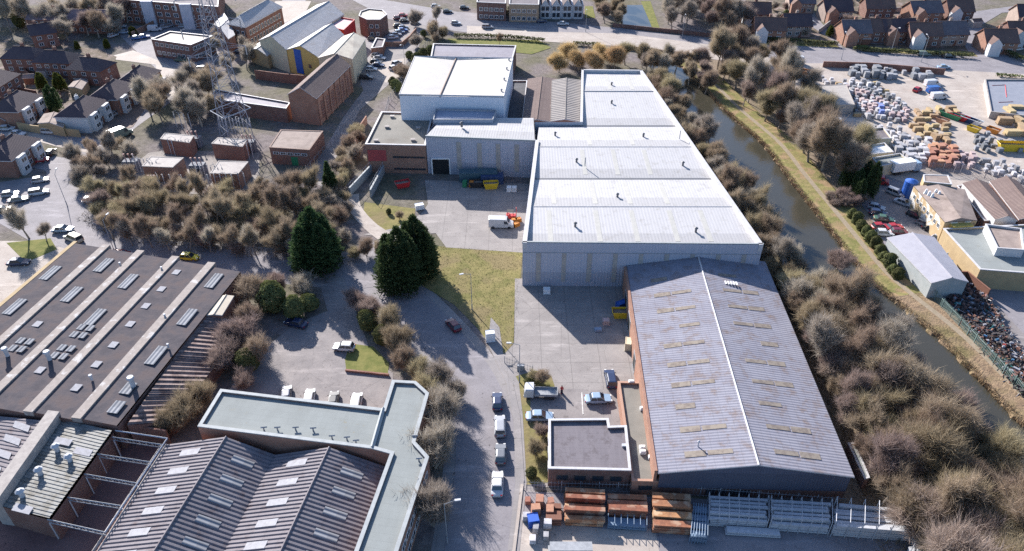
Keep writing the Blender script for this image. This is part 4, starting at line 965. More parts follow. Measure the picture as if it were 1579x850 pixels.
# pylon
pc = W(366, 213); t = thing('electricity_pylon', 'tall grey lattice electricity pylon rising from the substation', 'pylon', pc)
def pw(z): return 3.0 * (1 - z / 46) + .5 if z < 24 else (3.0 * (1 - 24 / 46) + .5) * (1 - (z - 24) / 26) + .3
lev = [0, 4, 8, 12, 16, 20, 24, 27, 30, 33, 36, 39, 42, 45]; PG = mat('pylon_steel', (.40, .40, .44), (.24, .24, .28), rough=.8)
cs = [(-1, -1), (1, -1), (1, 1), (-1, 1)]; rot = R(38)
def pp_(c_, z): x, y = c_[0] * pw(z), c_[1] * pw(z); return pc + Vector((x * math.cos(rot) - y * math.sin(rot), x * math.sin(rot) + y * math.cos(rot), z))
for c_ in cs:
    b = MB()
    for a, d in zip(lev[:-1], lev[1:]): b.bar(pp_(c_, a), pp_(c_, d), .11)
    b.build('leg', PG, t)
b = MB()
for a, d in zip(lev[:-1], lev[1:]):
    for i in range(4):
        c0, c1 = cs[i], cs[(i + 1) % 4]; b.bar(pp_(c0, a), pp_(c1, d), .05); b.bar(pp_(c1, a), pp_(c0, d), .05); b.bar(pp_(c0, d), pp_(c1, d), .05)
b.build('bracing', PG, t)
for z_ in (24, 31, 38):
    for s_ in (-1, 1):
        b = MB(); tip = pc + Vector((math.cos(rot) * s_ * 7.5, math.sin(rot) * s_ * 7.5, z_ + .4))
        for c_ in cs:
            if c_[0] == s_: b.bar(pp_(c_, z_), tip, .05); b.bar(pp_(c_, z_ + 2), tip, .05)
        b.build('cross_arm', PG, t); b = MB(); b.bar(tip, tip - Vector((0, 0, 2.4)), .15, 6); b.build('insulator', INS, t)
b = MB(); F_ = [pc + Vector((x, y, 8.5)) for x, y in ((-5.2, -1), (0, -6), (5.2, 1), (0, 6))]
for i in range(4): b.bar(F_[i], F_[(i + 1) % 4], .13)
b.build('guard_frame', GALV, t)
# ---------------- buildings at the top and right ----------------
t = thing('white_gabled_terrace', 'white rendered terrace with four pointed gables beyond the top road', 'building', tuple(W(866, 28)))
p = W(832, 29); q_ = W(899, 29); wdt = (q_.x - p.x); b = MB(); b.box(((p.x + q_.x) / 2, p.y + 4, 0), (wdt, 8, 5.2)); b.build('wall', WHITEW, t)
for i in range(4):
    x0 = p.x + wdt * i / 4; x1 = p.x + wdt * (i + 1) / 4; y0 = p.y - .5; xm = (x0 + x1) / 2
    b = MB(); b.box((xm, y0 + 1, 0), (x1 - x0 - .9, 2, 5.2)); b.poly([(x0 + .45, y0, 5.2), (x1 - .45, y0, 5.2), (xm, y0, 7.6)]); b.build('gable_front', WHITEW, t)
    b = MB(); b.poly([(x0 - .1 + .4, y0 - .2, 5.1), (xm, y0 - .2, 7.75), (xm, p.y + 8, 7.75), (x0 + .3, p.y + 8, 5.1)][::-1]); b.poly([(x1 - .3, y0 - .2, 5.1), (xm, y0 - .2, 7.75), (xm, p.y + 8, 7.75), (x1 - .3, p.y + 8, 5.1)]); b.build('roof', SLATE, t)
    windows(t, (x0, y0, 0), (x1, y0, 0), [.8, 3.3], 2, 1.3, 1.6, m0=.12, fm=plain('dark_frame', (.05, .05, .05)))
t, P = flat('tan_apartment_block', 'tan brick apartments beside the white gabled terrace beyond the top road', [(785, 6), (831, 7), (832, -10), (786, -11)], 7, mat('tan_brick', (.42, .30, .20), (.34, .24, .17)), FELT)
windows(t, W(785, 6, 7), W(831, 7, 7), [.8, 3.6], 5, 1.5, 1.4)
t, P = flat('grey_apartment_block', 'grey brown apartments left of the tan block at the top edge', [(735, 3), (780, 5), (781, -12), (737, -13)], 7, BRICKD, FELT)
windows(t, W(735, 3, 7), W(780, 5, 7), [.8, 3.6], 5, 1.5, 1.4)
HB = [(1187, 34, 11, 8, 'G', 'brick house left of the pale grey gabled one beyond the top road'), (1228, 28, 10, 8, 'B', 'pale fronted house beside the side road with silver cars outside'), (1165, 10, 11, 8, 'B', 'brick house nearest the canal trees on the top edge'),
      (1318, 38, 10, 9, 'G', 'house with orange lit gable facing the side road junction'), (1350, 36, 10, 9, 'B', 'house with pale dormer right of the orange lit gable'), (1384, 36, 12, 9, 'G', 'wide house with slate blue roof and two white cars in front'),
      (1425, 42, 11, 9, 'B', 'brown roofed house right of the two white cars'), (1464, 40, 11, 9, 'B', 'house with white gable left of the curving road'), (1540, 52, 11, 9, 'G', 'house with orange gable inside the bend of the curving road'),
      (1290, 6, 11, 8, 'B', 'house on the top edge left of the side road parking'), (1355, 2, 11, 8, 'B', 'house on the top edge above the slate blue roof'), (1425, 8, 12, 9, 'G', 'house with mossy hedge in front near the top edge'),
      (1575, 40, 11, 9, 'B', 'house cut by the right edge beside the curving road'), (1590, 14, 11, 9, 'B', 'house in the upper right corner above the curving road'), (1478, 6, 10, 8, 'B', 'house on the top edge left of the bend of the curving road'), (1236, -6, 10, 8, 'B', 'house on the top edge beside the side road')]
for i, (x, y, wd, dp, k_, lb) in enumerate(HB):
    rz = R(-6 + (i * 7) % 13); hs = house(x, y, wd, dp, rz, lb, BRICKO if k_ == 'G' else [BRICKD, mat('pale_brick', (.36, .28, .24), (.28, .22, .19))][i % 2], [TILE, SLATE, TILE, mat('grey_tile', (.16, .14, .15), (.12, .105, .115))][i % 4], eave=4.3, rise=3.3, kind='gable', chim=1, front=None)  # dark brick carries the fronts' shade in its colour; orange stands for sunlit gables
    if i % 3 != 1:
        c_ = W(x, y, 6); M = Matrix.Translation((c_.x, c_.y, 0)) @ Matrix.Rotation(rz, 4, 'Z'); q = [M @ Vector(v) for v in ((-wd / 2 + .3, -dp / 2 - 2.4, 4.2), (-wd / 2 + 4.3, -dp / 2 - 2.4, 4.2), (-wd / 2 + 4.3, -dp / 2, 4.2), (-wd / 2 + .3, -dp / 2, 4.2))]
        b = MB(); b.prism([(v.x, v.y) for v in q], 0, 4.2); zr_ = 6.2; m1 = (q[0] + q[1]) / 2; m1.z = zr_; m2 = M @ Vector((-wd / 2 + 2.3, 0, zr_)); b.poly([q[0], q[1], m1]); b.build('front_gable', [WHITEW, BRICKO][i % 2], hs)
        b = MB(); up = Vector((0, 0, .05)); b.poly([q[0] + up, m1 + up, m2 + up, q[3] + up][::-1]); b.poly([q[1] + up, q[2] + up, m2 + up, m1 + up]); b.build('front_gable_roof', TILE, hs)
# ochre buildings
A, B, Cc, D = W(1457, 343, 5.4), W(1507, 340, 5.4), W(1488, 292, 5.4), W(1409, 287, 5.4)
t = thing('ochre_works', 'ochre rendered works with patchy brown roof, stained left wall and mustard bay end', 'building', ((A + Cc) / 2).to_tuple()[:2] + (0,))
P = [A, B, Cc, D]; b = MB(); b.prism([(v.x, v.y) for v in P], 0, 5.3, top=False); b.build('wall', mat('ochre_peeling', (.46, .34, .20), (.38, .28, .16), scale=.6, c=(.62, .60, .56), cscale=.35, cr=(.50, .56)), t)
b = MB(); up = Vector((0, 0, .9)); mid1, mid2 = lerp(A, B, .45) + up, lerp(D, Cc, .45) + up
b.poly([A, mid1, mid2, D][::1]); b.poly([mid1, B, Cc, mid2]); b.poly([A, B, mid1]); b.poly([D, mid2, Cc]); b.build('roof', FELTB, t)
b = MB(); p = lerp(A, B, .5); b.box((p.x, p.y - .5, 0), (4.6, 1.6, 5.0), rz=math.atan2(B.y - A.y, B.x - A.x)); b.build('bay_end', mat('mustard_render', (.50, .38, .10), (.42, .31, .09)), t)
windows(t, lerp(A, B, .28) + Vector((0, -1.35, 0)), lerp(A, B, .72) + Vector((0, -1.35, 0)), [2.6], 1, 3.0, 1.3, m0=0)
windows(t, D, A, [3.0], 8, 1.0, 1.0)
for i in range(5): p = W(1428 + i * 5, 296 + (i % 3) * 3, 6); b = MB(); b.bar(p + Vector((0, 0, -.5)), p + Vector((0, 0, .7)), .45, 6, r2=.2); b.build('roof_cowl', WHTP, t)
flat('brown_rooftop_block', 'brown flat roofed rear block joined to the ochre works', [(1425, 280), (1468, 284), (1462, 270), (1424, 269)], 6.5, OCHRE, FELTB, th=.2, para=.1)
flat('long_ochre_range', 'long low ochre walled range with big green grey flat roof below the ochre works', [(1512, 415), (1640, 425), (1600, 345), (1455, 352)], 4.6, OCHRE, FELTG, th=.25)
gable('brown_roofed_unit', 'brown ridged unit with white left wall right of the ochre works', quad4((1535, 338), (1568, 340), (1485, 283), 4.8, (1522, 282)), 5.8, WHITEW, BROWNR, over=.15)
gable('brown_gabled_shed', 'brown ridged shed cut by the right edge beside the white walled unit', quad4((1572, 338), (1620, 340), (1527, 280), 4.8, (1570, 280)), 6.2, BRICKD, BROWNR, over=.15)
flat('dark_linking_roof', 'dark low roof strip between the ochre works and the white walled unit', [(1518, 340), (1532, 339), (1492, 284), (1476, 286)], 3.6, BRICKD, FELT, th=.15)
t = flat('white_cabin', 'white and brown cabin block standing on the green grey flat roof', [(1538, 382), (1580, 385), (1575, 352), (1520, 345)], 6.2, WHITEW, FELTB, z0=4.2, th=.2)[0]
gable('grey_metal_shed', 'pale grey metal shed with white wall beside the towpath fence', [W(1437, 436, 4.2), W(1492, 434, 4.2), W(1440, 366, 4.2), W(1369, 367, 4.2)], 5.3, mat('shed_wall', (.40, .42, .42), (.33, .36, .36)), mat('shed_roof', (.34, .335, .375), (.30, .295, .335), rough=.6), over=.15)
for pts, lb, rm in (([(1303, 202), (1318, 214), (1376, 213), (1362, 196)], 'small grey flat roofed depot office left of the goods yard', FELT), ([(1326, 226), (1337, 238), (1378, 234), (1364, 220)], 'small white roofed cabin below the depot office', WHTP), ([(1345, 243), (1356, 256), (1402, 247), (1388, 236)], 'small cabin with pale green roof and mossy patch below the white roofed one', FELTG)):
    flat('yard_cabin', lb, pts, 3.2, CREAM, rm, th=.15, group='cabins along the edge of the goods yard')
t, P = flat('trade_counter', 'blue grey roofed trade counter with red edge lines at the right edge', [(1528, 172), (1640, 185), (1640, 122), (1519, 122)], 2.2, CONC, mat('blue_grey_roof', (.24, .255, .30), (.20, .215, .26)), cope=CONC, th=.25)
for a, c_ in (((1530, 132), (1550, 131)), ((1540, 158), (1562, 157)), ((1550, 131), (1552, 150))):
    p, q_ = W(*a, 1.8), W(*c_, 1.8); b = MB(); b.bar(p, q_, .09); b.build('red_edge_strip', REDP, t)
flat('roadside_shelter', 'pale grey flat slab roof at the corner between goods yard and canal trees', [(1268, 162), (1318, 161), (1305, 130), (1250, 132)], 3.0, CONC, mat('slab_grey', (.40, .37, .34), (.34, .31, .29)), cope=CONC, th=.15, para=.1)
# ---------------- fences and walls ----------------
def fence(name, label, pts, h, mt, style='palisade', px=True, step=2.75, cat='fence'):
    P = [W(*a) for a in pts] if px else pts
    t = thing(name, label, cat, P[0]); b = MB(); pb = []
    for p, q_ in zip(P[:-1], P[1:]):
        L = (q_ - p).length; d = (q_ - p).normalized(); n_ = Vector((-d.y, d.x, 0)) * .03; rz = math.atan2(d.y, d.x)
        if style == 'wall':
            m = (p + q_) / 2; b.box((m.x, m.y, 0), (L, .25, h), rz=rz); b.box((m.x, m.y, h), (L, .33, .08), rz=rz); continue
        for zz_ in (.35, h - .35): b.bar(p + Vector((0, 0, zz_)), q_ + Vector((0, 0, zz_)), .03)
        k_ = 0.0; sp_ = .3 if style == 'palisade' else .5
        while k_ < L:
            m = p + d * k_; w_ = .055 if style == 'palisade' else .02
            b.poly([m - d * w_ + n_, m + d * w_ + n_, m + d * w_ + n_ + Vector((0, 0, h)), m - d * w_ + n_ + Vector((0, 0, h))], uv=[(0, 0)] * 4); k_ += sp_
        k_ = 0.0
        while k_ < L: pb.append(p + d * k_); k_ += step
    b.build('panels' if style != 'wall' else 'wall', mt, t)
    if style != 'wall':
        for p in pb[:90]:
            c_ = MB(); c_.box(p, (.1, .1, h + .1)); c_.build('post', mt, t)
    return t
PALG = mat('green_palisade', (.16, .24, .23), (.12, .19, .18), rough=.6)
fence('palisade_fence', 'green palisade fence between the towpath and the scrap yard', [(1368, 388), (1405, 428), (1450, 478), (1500, 532), (1579, 618), (1640, 684)], 2.6, PALG)
fence('palisade_fence', 'grey security fence at the near side of the large stacks in the goods yard', [(1400, 262), (1480, 268), (1579, 290), (1640, 300)], 2.6, plain('grey_fence', (.2, .19, .22)))
fence('mesh_fence', 'grey mesh fence running along the near side of the office and warehouse', [(808, 756), (1020, 762), (1300, 782)], 2.2, STEEL, 'mesh')
fence('mesh_fence', 'steel mesh fence around the substation side of the lane', [(395, 300), (460, 285), (520, 215), (560, 165)], 2.4, STEEL, 'mesh')
fence('mesh_fence', 'thin mesh fence beside the lane and the brown flat roof', [(585, 215), (600, 160), (640, 95), (668, 60)], 2.2, STEEL, 'mesh')
fence('brick_wall', 'long red brick wall in front of the yellow gabled shop', [(395, 122), (440, 128), (500, 133)], 3.0, BRICK, 'wall', cat='wall')
fence('brick_wall', 'curved brick wall between the two parking areas by the retail sheds', [(578, 72), (620, 72), (632, 62), (642, 50)], 1.6, BRICKO, 'wall', cat='wall')
fence('brick_wall', 'orange brick boundary wall between the flats car park and houses', [(205, 58), (235, 42), (262, 28)], 2.0, BRICKO, 'wall', cat='wall')
fence('garden_wall', 'ochre garden wall on the corner of the side street', [(30, 200), (55, 205), (125, 212)], 2.2, OCHRE, 'wall', cat='wall')
fence('garden_wall', 'dark garden fence behind the brown forecourt at the upper left', [(12, 196), (60, 163), (85, 148)], 1.8, BRNP, 'wall', cat='wall')
fence('bridge_parapet', 'dark stone parapet of the road bridge on its far side', [(945, 42), (1140, 62)], 1.4, BRICKD, 'wall', cat='wall')
fence('bridge_parapet', 'dark stone parapet of the road bridge on its near side', [(960, 76), (1090, 92)], 1.4, BRICKD, 'wall', cat='wall')
fence('stone_wall', 'long brown wall behind the row of skips beside the top road', [(1268, 104), (1340, 106), (1455, 116)], 2.0, BRICK, 'wall', cat='wall')
for pts_, lb_ in ((((30, 104), (58, 132)), 'fence between the two left back gardens'), (((75, 108), (100, 132)), 'fence running down beside the right yellow green conifer'), (((0, 138), (58, 148)), 'low fence across the garden above the dark pointed conifer'), (((108, 112), (150, 128)), 'fence behind the orange brick garage'), (((10, 110), (40, 100), (110, 106)), 'fence along the backs of the far terrace'), (((95, 150), (70, 186)), 'fence behind the white ended semi')):
    fence('garden_fence', 'dark wooden ' + lb_, list(pts_), 1.7, BRNP, 'wall')
for pts_, lb_ in ((((1165, 46), (1212, 50)), 'below the left brick house'), (((1262, 52), (1290, 30)), 'beside the far side road'), (((1330, 20), (1400, 18)), 'behind the slate blue roof'), (((1410, 62), (1432, 64)), 'between the drives of the far houses'), (((1440, 20), (1482, 30)), 'near the mossy round bush')):
    fence('garden_fence', 'wooden garden fence ' + lb_, list(pts_), 1.7, CONC, 'wall')
fence('brick_wall', 'leaning strip of pale brick wall between lane and brown undergrowth by the office', [(548, 235), (556, 205), (566, 190)], 2.2, BRICKO, 'wall', cat='wall')
fence('kerb_wall', 'low brick edge along the front of the green lawn triangle', [(533, 573), (600, 580)], .4, BRICK, 'wall', cat='wall')
fence('mesh_fence', 'entrance gate rail across the yard beside the bend of the road', [(778, 560), (822, 575)], 1.6, STEEL, 'mesh')
fence('goods_wall', 'dark retaining wall between the scrap heap and shed yard', [(1440, 432), (1486, 434), (1520, 462)], 2.4, BRNP, 'wall', cat='wall')
# ---------------- vehicles ----------------
def paint(name, c, rough=.35): 
    m = plain('paint_' + name, c, rough, spec=.6); m.node_tree.nodes['Principled BSDF'].inputs['Coat Weight'].default_value = .25; return m
PAINT = {'white': paint('white', (.55, .55, .56)), 'silver': paint('silver', (.34, .35, .38)), 'grey': paint('grey', (.16, .17, .19)), 'black': paint('black', (.018, .019, .023)),
         'dark blue': paint('dark_blue', (.02, .035, .09)), 'blue': paint('blue', (.03, .11, .35)), 'red': paint('red', (.36, .02, .025)), 'dark red': paint('dark_red', (.14, .015, .03)), 'yellow': paint('yellow', (.70, .55, .03)),
         'green': paint('green', (.06, .12, .08)), 'light blue': paint('light_blue', (.28, .38, .50)), 'pale green': paint('pale_green', (.17, .22, .18)), 'orange': paint('orange', (.6, .2, .03)), 'beige': paint('beige', (.5, .45, .36)), 'turquoise': paint('turquoise', (.03, .30, .40))}
LAMP = plain('lamp_glass', (.75, .75, .72), .15); TAIL = plain('tail_red', (.35, .01, .01), .2); RIM = plain('wheel_rim', (.4, .4, .42), .35, metal=.6)
def loft(b, secs, mi=0):
    """secs: list of (x, [(y, z) ...]) half outlines mirrored"""
    rings = []
    for x, hp in secs:
        rings.append([Vector((x, y, z)) for y, z in hp] + [Vector((x, -y, z)) for y, z in hp[::-1]])
    n = len(rings[0])
    for r0, r1_ in zip(rings[:-1], rings[1:]):
        for i in range(n): b.poly([r0[i], r1_[i], r1_[(i + 1) % n], r0[(i + 1) % n]], mi, uv=[(0, 0)] * 4)
    b.poly(rings[0], mi, uv=[(0, 0)] * n); b.poly(rings[-1][::-1], mi, uv=[(0, 0)] * n)
def wheel_mb(b, x, y, r, w_=.2, mi=0):
    b.bar((x, y - w_ / 2, r), (x, y + w_ / 2, r), r, 12, mi)
def make_car(kind, name, L, Wd_, Ht, hood, boot, bel=.86, cat='car'):
    root = thing(name, 'tmp', cat); hw = Wd_ / 2; x0, x1 = -L / 2, L / 2
    b = MB()
    def sec(x, zt_, k=1.0, zl=.22): return (x, [(hw * k * .86, zl), (hw * k, zl + .18), (hw * k, bel - .22 if zt_ > .7 else zt_ - .12), (hw * k * .93, zt_), ])
    loft(b, [sec(x0, .55, .70, .34), sec(x0 + .05, .70, .84, .3), sec(x0 + .18, bel - .06, .94), sec(x0 + .5, bel, 1), sec(x0 + boot + .1, bel + .02), sec(0, bel), sec(x1 - hood, bel + .0), sec(x1 - .55, bel - .10, .98), sec(x1 - .22, .72, .91), sec(x1 - .06, .60, .78), sec(x1, .46, .62, .32)])
    rf, rr_ = x1 - hood - .62, x0 + boot + (.34 if kind != 'estate' else .2)
    tw = hw * .74; cr = .16; xm, xh = (rf + rr_) / 2, (rf - rr_) / 2
    rp = [(xm + sx * (xh - (0 if j else cr)), sy * (tw - (cr if j else 0))) for sx, sy, js in ((1, -1, (0, 1)), (1, 1, (1, 0)), (-1, 1, (0, 1)), (-1, -1, (1, 0))) for j in js]
    b.prism(rp, Ht - .06, Ht - .02, top=False); ri = [(xm + (p[0] - xm) * .8, p[1] * .78) for p in rp]
    for i in range(8): j = (i + 1) % 8; b.poly([(*rp[i], Ht - .02), (*rp[j], Ht - .02), (*ri[j], Ht + .03), (*ri[i], Ht + .03)])
    b.poly([(*p, Ht + .03) for p in ri])
    cb = [(x1 - hood + .05, hw * .88), (x0 + boot, hw * .88)]; ct = [(rf, tw), (rr_, tw)]
    for s_ in (-1, 1):
        for (xa, ya), (xb, yb_) in zip(cb, ct): b.bar((xa, ya * s_, bel), (xb, yb_ * s_, Ht - .02), .05)
        b.bar(((cb[0][0] + cb[1][0]) / 2, hw * .9 * s_, bel), ((rf + rr_) / 2, tw * s_, Ht), .05)
    b.build('body', PAINT['silver'], root)
    def g(nm, pts): q_ = MB(); q_.poly(pts); q_.build(nm, GLASS, root)
    e = .02
    g('windscreen', [(cb[0][0] - .02, -cb[0][1], bel), (cb[0][0] - .02, cb[0][1], bel), (rf - .02, tw, Ht - .04), (rf - .02, -tw, Ht - .04)])
    g('rear_window', [(cb[1][0], cb[1][1], bel), (cb[1][0], -cb[1][1], bel), (rr_, -tw, Ht - .04), (rr_, tw, Ht - .04)])
    for s_ in (-1, 1): g('side_window', [(cb[1][0], s_ * cb[1][1], bel), (cb[0][0], s_ * cb[0][1], bel), (rf, s_ * tw, Ht - .04), (rr_, s_ * tw, Ht - .04)][::s_])
    for xx in (x0 + .78, x1 - .8):
        for s_ in (-1, 1):
            b = MB(); wheel_mb(b, xx, s_ * (hw - .1), .31); w_ = b.build('wheel', DARK, root)
            b = MB(); wheel_mb(b, xx, s_ * (hw - .085), .19, .2); r_ = b.build('rim', RIM, root); r_.parent = w_
    for s_ in (-1, 1):
        b = MB(); b.box((x1 - .12, s_ * hw * .66, .56), (.2, .34, .14)); b.build('headlight', LAMP, root)
        b = MB(); b.box((x0 + .07, s_ * hw * .72, .62), (.12, .26, .16)); b.build('tail_light', TAIL, root)
        b = MB(); b.box((x1 - hood - .1, s_ * (hw + .06), bel), (.12, .16, .12)); b.build('mirror', DARK, root)
    return root
def make_van(name, L=5.0, Wd_=1.95, Ht=2.15):
    root = thing(name, 'tmp', 'van'); hw = Wd_ / 2; x0, x1 = -L / 2, L / 2; b = MB()
    def s(x, z, k=1.0): return (x, [(hw * k * .95, .3), (hw * k, .5), (hw * k, min(z - .2, 1.2)), (hw * k * .94, z - .06), (hw * k * .86, z)])
    loft(b, [s(x0, Ht - .06, .97), s(x0 + .15, Ht), s(x1 - 1.75, Ht), s(x1 - 1.35, Ht - .08, .98), s(x1 - .85, 1.3, .97), s(x1 - .15, 1.02, .93), s(x1, .75, .88)])
    b.build('body', PAINT['white'], root)
    b = MB(); b.poly([(x1 - .80, -hw * .8, 1.32), (x1 - .80, hw * .8, 1.32), (x1 - 1.28, hw * .74, Ht - .12), (x1 - 1.28, -hw * .74, Ht - .12)]); b.build('windscreen', GLASS, root)
    for s_ in (-1, 1):
        b = MB(); b.poly([(x1 - 1.9, s_ * (hw + .012), 1.2), (x1 - 1.0, s_ * (hw + .012), 1.2), (x1 - 1.35, s_ * (hw * .98), 1.8), (x1 - 1.9, s_ * (hw * .985), 1.85)][::s_]); b.build('side_window', GLASS, root)
        for xx in (x0 + .9, x1 - .85):
            b = MB(); wheel_mb(b, xx, s_ * (hw - .1), .34); w_ = b.build('wheel', DARK, root)
        b = MB(); b.box((x1 - .1, s_ * hw * .7, .68), (.18, .3, .2)); b.build('headlight', LAMP, root)
        b = MB(); b.box((x0 + .02, s_ * hw * .85, .8), (.08, .14, .4)); b.build('tail_light', TAIL, root)
    return root
def make_lorry(name, L=8.5, box=True, flatbed=False):
    root = thing(name, 'tmp', 'lorry'); b = MB(); x1 = L / 2
    loft(b, [(x1 - 2.0, [(1.15, .5), (1.2, .8), (1.2, 2.6), (1.1, 2.8)]), (x1 - .35, [(1.15, .5), (1.2, .8), (1.2, 2.5), (1.05, 2.75)]), (x1, [(1.1, .5), (1.18, .8), (1.15, 1.5), (1.1, 1.6)])]); b.build('body', PAINT['white'], root)
    b = MB(); b.poly([(x1 + .01, -1.05, 1.6), (x1 + .01, 1.05, 1.6), (x1 - .32, 1.0, 2.6), (x1 - .32, -1.0, 2.6)]); b.build('windscreen', GLASS, root)
    b = MB()
    if box: b.box((-1.0, 0, 1.0), (L - 2.2, 2.4, 2.4))
    else:
        b.box((-1.0, 0, .95), (L - 2.2, 2.35, .18)); b.box((-L / 2 + .15, 0, 1.13), (.1, 2.35, .5)); b.box((x1 - 2.2, 0, 1.13), (.1, 2.35, 1.0))
        for s_ in (-1, 1): b.box((-1, s_ * 1.15, 1.13), (L - 2.3, .06, .4))
    b.build('cargo_box' if box else 'flat_bed', WHTP if box else STEEL, root)
    b = MB(); b.box((0, 0, .6), (L - .6, .9, .35)); b.build('chassis', DARK, root)
    for s_ in (-1, 1):
        for xx in (-L / 2 + 1.3, -L / 2 + 2.4, x1 - 1.0): b = MB(); wheel_mb(b, xx, s_ * 1.02, .48, .3); b.build('wheel', DARK, root)
        b = MB(); b.box((x1 + .0, s_ * .9, .75), (.1, .3, .2)); b.build('headlight', LAMP, root)
    return root
PROTO = {'hatch': make_car('hatch', 'hatchback_car', 4.05, 1.76, 1.46, 1.15, .25), 'saloon': make_car('saloon', 'saloon_car', 4.6, 1.82, 1.43, 1.35, .85), 'estate': make_car('estate', 'estate_car', 4.55, 1.85, 1.62, 1.2, .12, bel=.95),
         'van': make_van('panel_van'), 'lorry': make_lorry('box_lorry'), 'flat': make_lorry('flatbed_lorry', 7.0, False)}
USED = {}
def car(px, py, ang, col, kind, label, group=None, sc=1.0):
    pr = PROTO[kind]; p = W(px, py)
    if kind not in USED: dup(pr, p, 0); 
    r_ = dup(pr, (p.x, p.y, .05), R(ang), label, group, sc)
    for c_ in r_.children:
        if c_.name.startswith('body'):
            c_.material_slots[0].link = 'OBJECT'; c_.material_slots[0].material = PAINT[col]
    return r_
USED = {k_: 1 for k_ in PROTO}
gp = 'cars parked along the estate road'
car(767, 623, 92, 'dark blue', 'hatch', 'dark blue hatchback, farthest of the four parked along the estate road kerb', gp)
car(771, 661, 92, 'silver', 'estate', 'pale silver estate, second from the far end of the four kerbside cars', gp)
car(772, 704, 90, 'grey', 'hatch', 'dark grey hatchback between the silver and the white kerbside cars', gp)
car(767, 750, 89, 'white', 'saloon', 'white saloon, nearest of the four parked along the estate road kerb', gp)
car(699, 505, 122, 'dark red', 'hatch', 'dark red hatchback driving in the conifer shadow on the bend')
car(293, 400, -4, 'yellow', 'hatch', 'bright yellow hatchback on the road behind the dark roof bays')
car(189, 396, 2, 'red', 'hatch', 'small red car just showing behind the dark factory roofs')
car(941, 588, 92, 'dark blue', 'estate', 'dark car with pale bonnet parked at the end of the link block')
car(922, 619, 3, 'light blue', 'saloon', 'pale blue saloon parked side on in front of the link block')
car(832, 646, 0, 'light blue', 'saloon', 'pale blue car tucked behind the white coped office roof')
car(834, 611, 178, 'white', 'flat', 'white flatbed lorry parked on the yard beside the shrubs', sc=.82)
gp = 'cars in the left car park'
car(531, 539, 174, 'white', 'hatch', 'white hatchback beside the green lawn triangle', gp)
car(457, 502, 160, 'dark blue', 'saloon', 'dark car in the shade under the green bushes', gp)
car(443, 612, 100, 'dark blue', 'hatch', 'dark blue car, leftmost behind the green grey office roof', gp)
car(478, 617, 95, 'white', 'hatch', 'white car second from left behind the green grey office roof', gp)
car(515, 621, 95, 'black', 'hatch', 'black car third from left behind the green grey office roof', gp)
car(550, 625, 92, 'white', 'estate', 'white estate, rightmost behind the green grey office roof', gp)
car(773, 350, -3, 'white', 'van', 'white panel van standing alone in the silver shed yard', sc=1.12)
gp = 'cars at the left hand road junction'
car(63, 281, 20, 'silver', 'hatch', 'silver hatchback farthest up the pair in the junction mouth', gp)
car(61, 300, 22, 'white', 'estate', 'white estate just below the silver hatchback in the junction mouth', gp)
car(17, 303, 20, 'silver', 'hatch', 'silver car of the parked pair nearest the left edge', gp)
car(29, 311, 25, 'grey', 'saloon', 'grey saloon directly beside the silver car near the left edge', gp)
car(5, 327, 25, 'black', 'hatch', 'black hatchback cut by the left edge at the junction', gp)
car(80, 238, 95, 'black', 'hatch', 'black hatchback at the kerb above the junction', gp)
car(62, 250, 20, 'red', 'saloon', 'red saloon on the drive of the house at the left edge', gp)
car(187, 212, 55, 'pale green', 'van', 'pale green van going up the side road under the bare trees', sc=1.3)
car(142, 312, 8, 'white', 'hatch', 'small white car half hidden in the undergrowth by the junction')
car(98, 357, 5, 'light blue', 'saloon', 'light blue saloon behind the pickup at the corner by the dark roofs', gp)
car(115, 371, 150, 'beige', 'estate', 'beige off-roader on the corner beside the dark roof bays', gp, 1.1)
car(30, 408, 5, 'dark blue', 'saloon', 'dark blue car on the pale yard left of the ochre wall')
car(12, 201, 5, 'white', 'hatch', 'white hatchback on the side street cut by the left edge')
car(28, 209, -8, 'white', 'saloon', 'long white car on the side street by the slate roofed semi')
car(78, 206, -2, 'white', 'estate', 'white estate below the ochre garden wall')
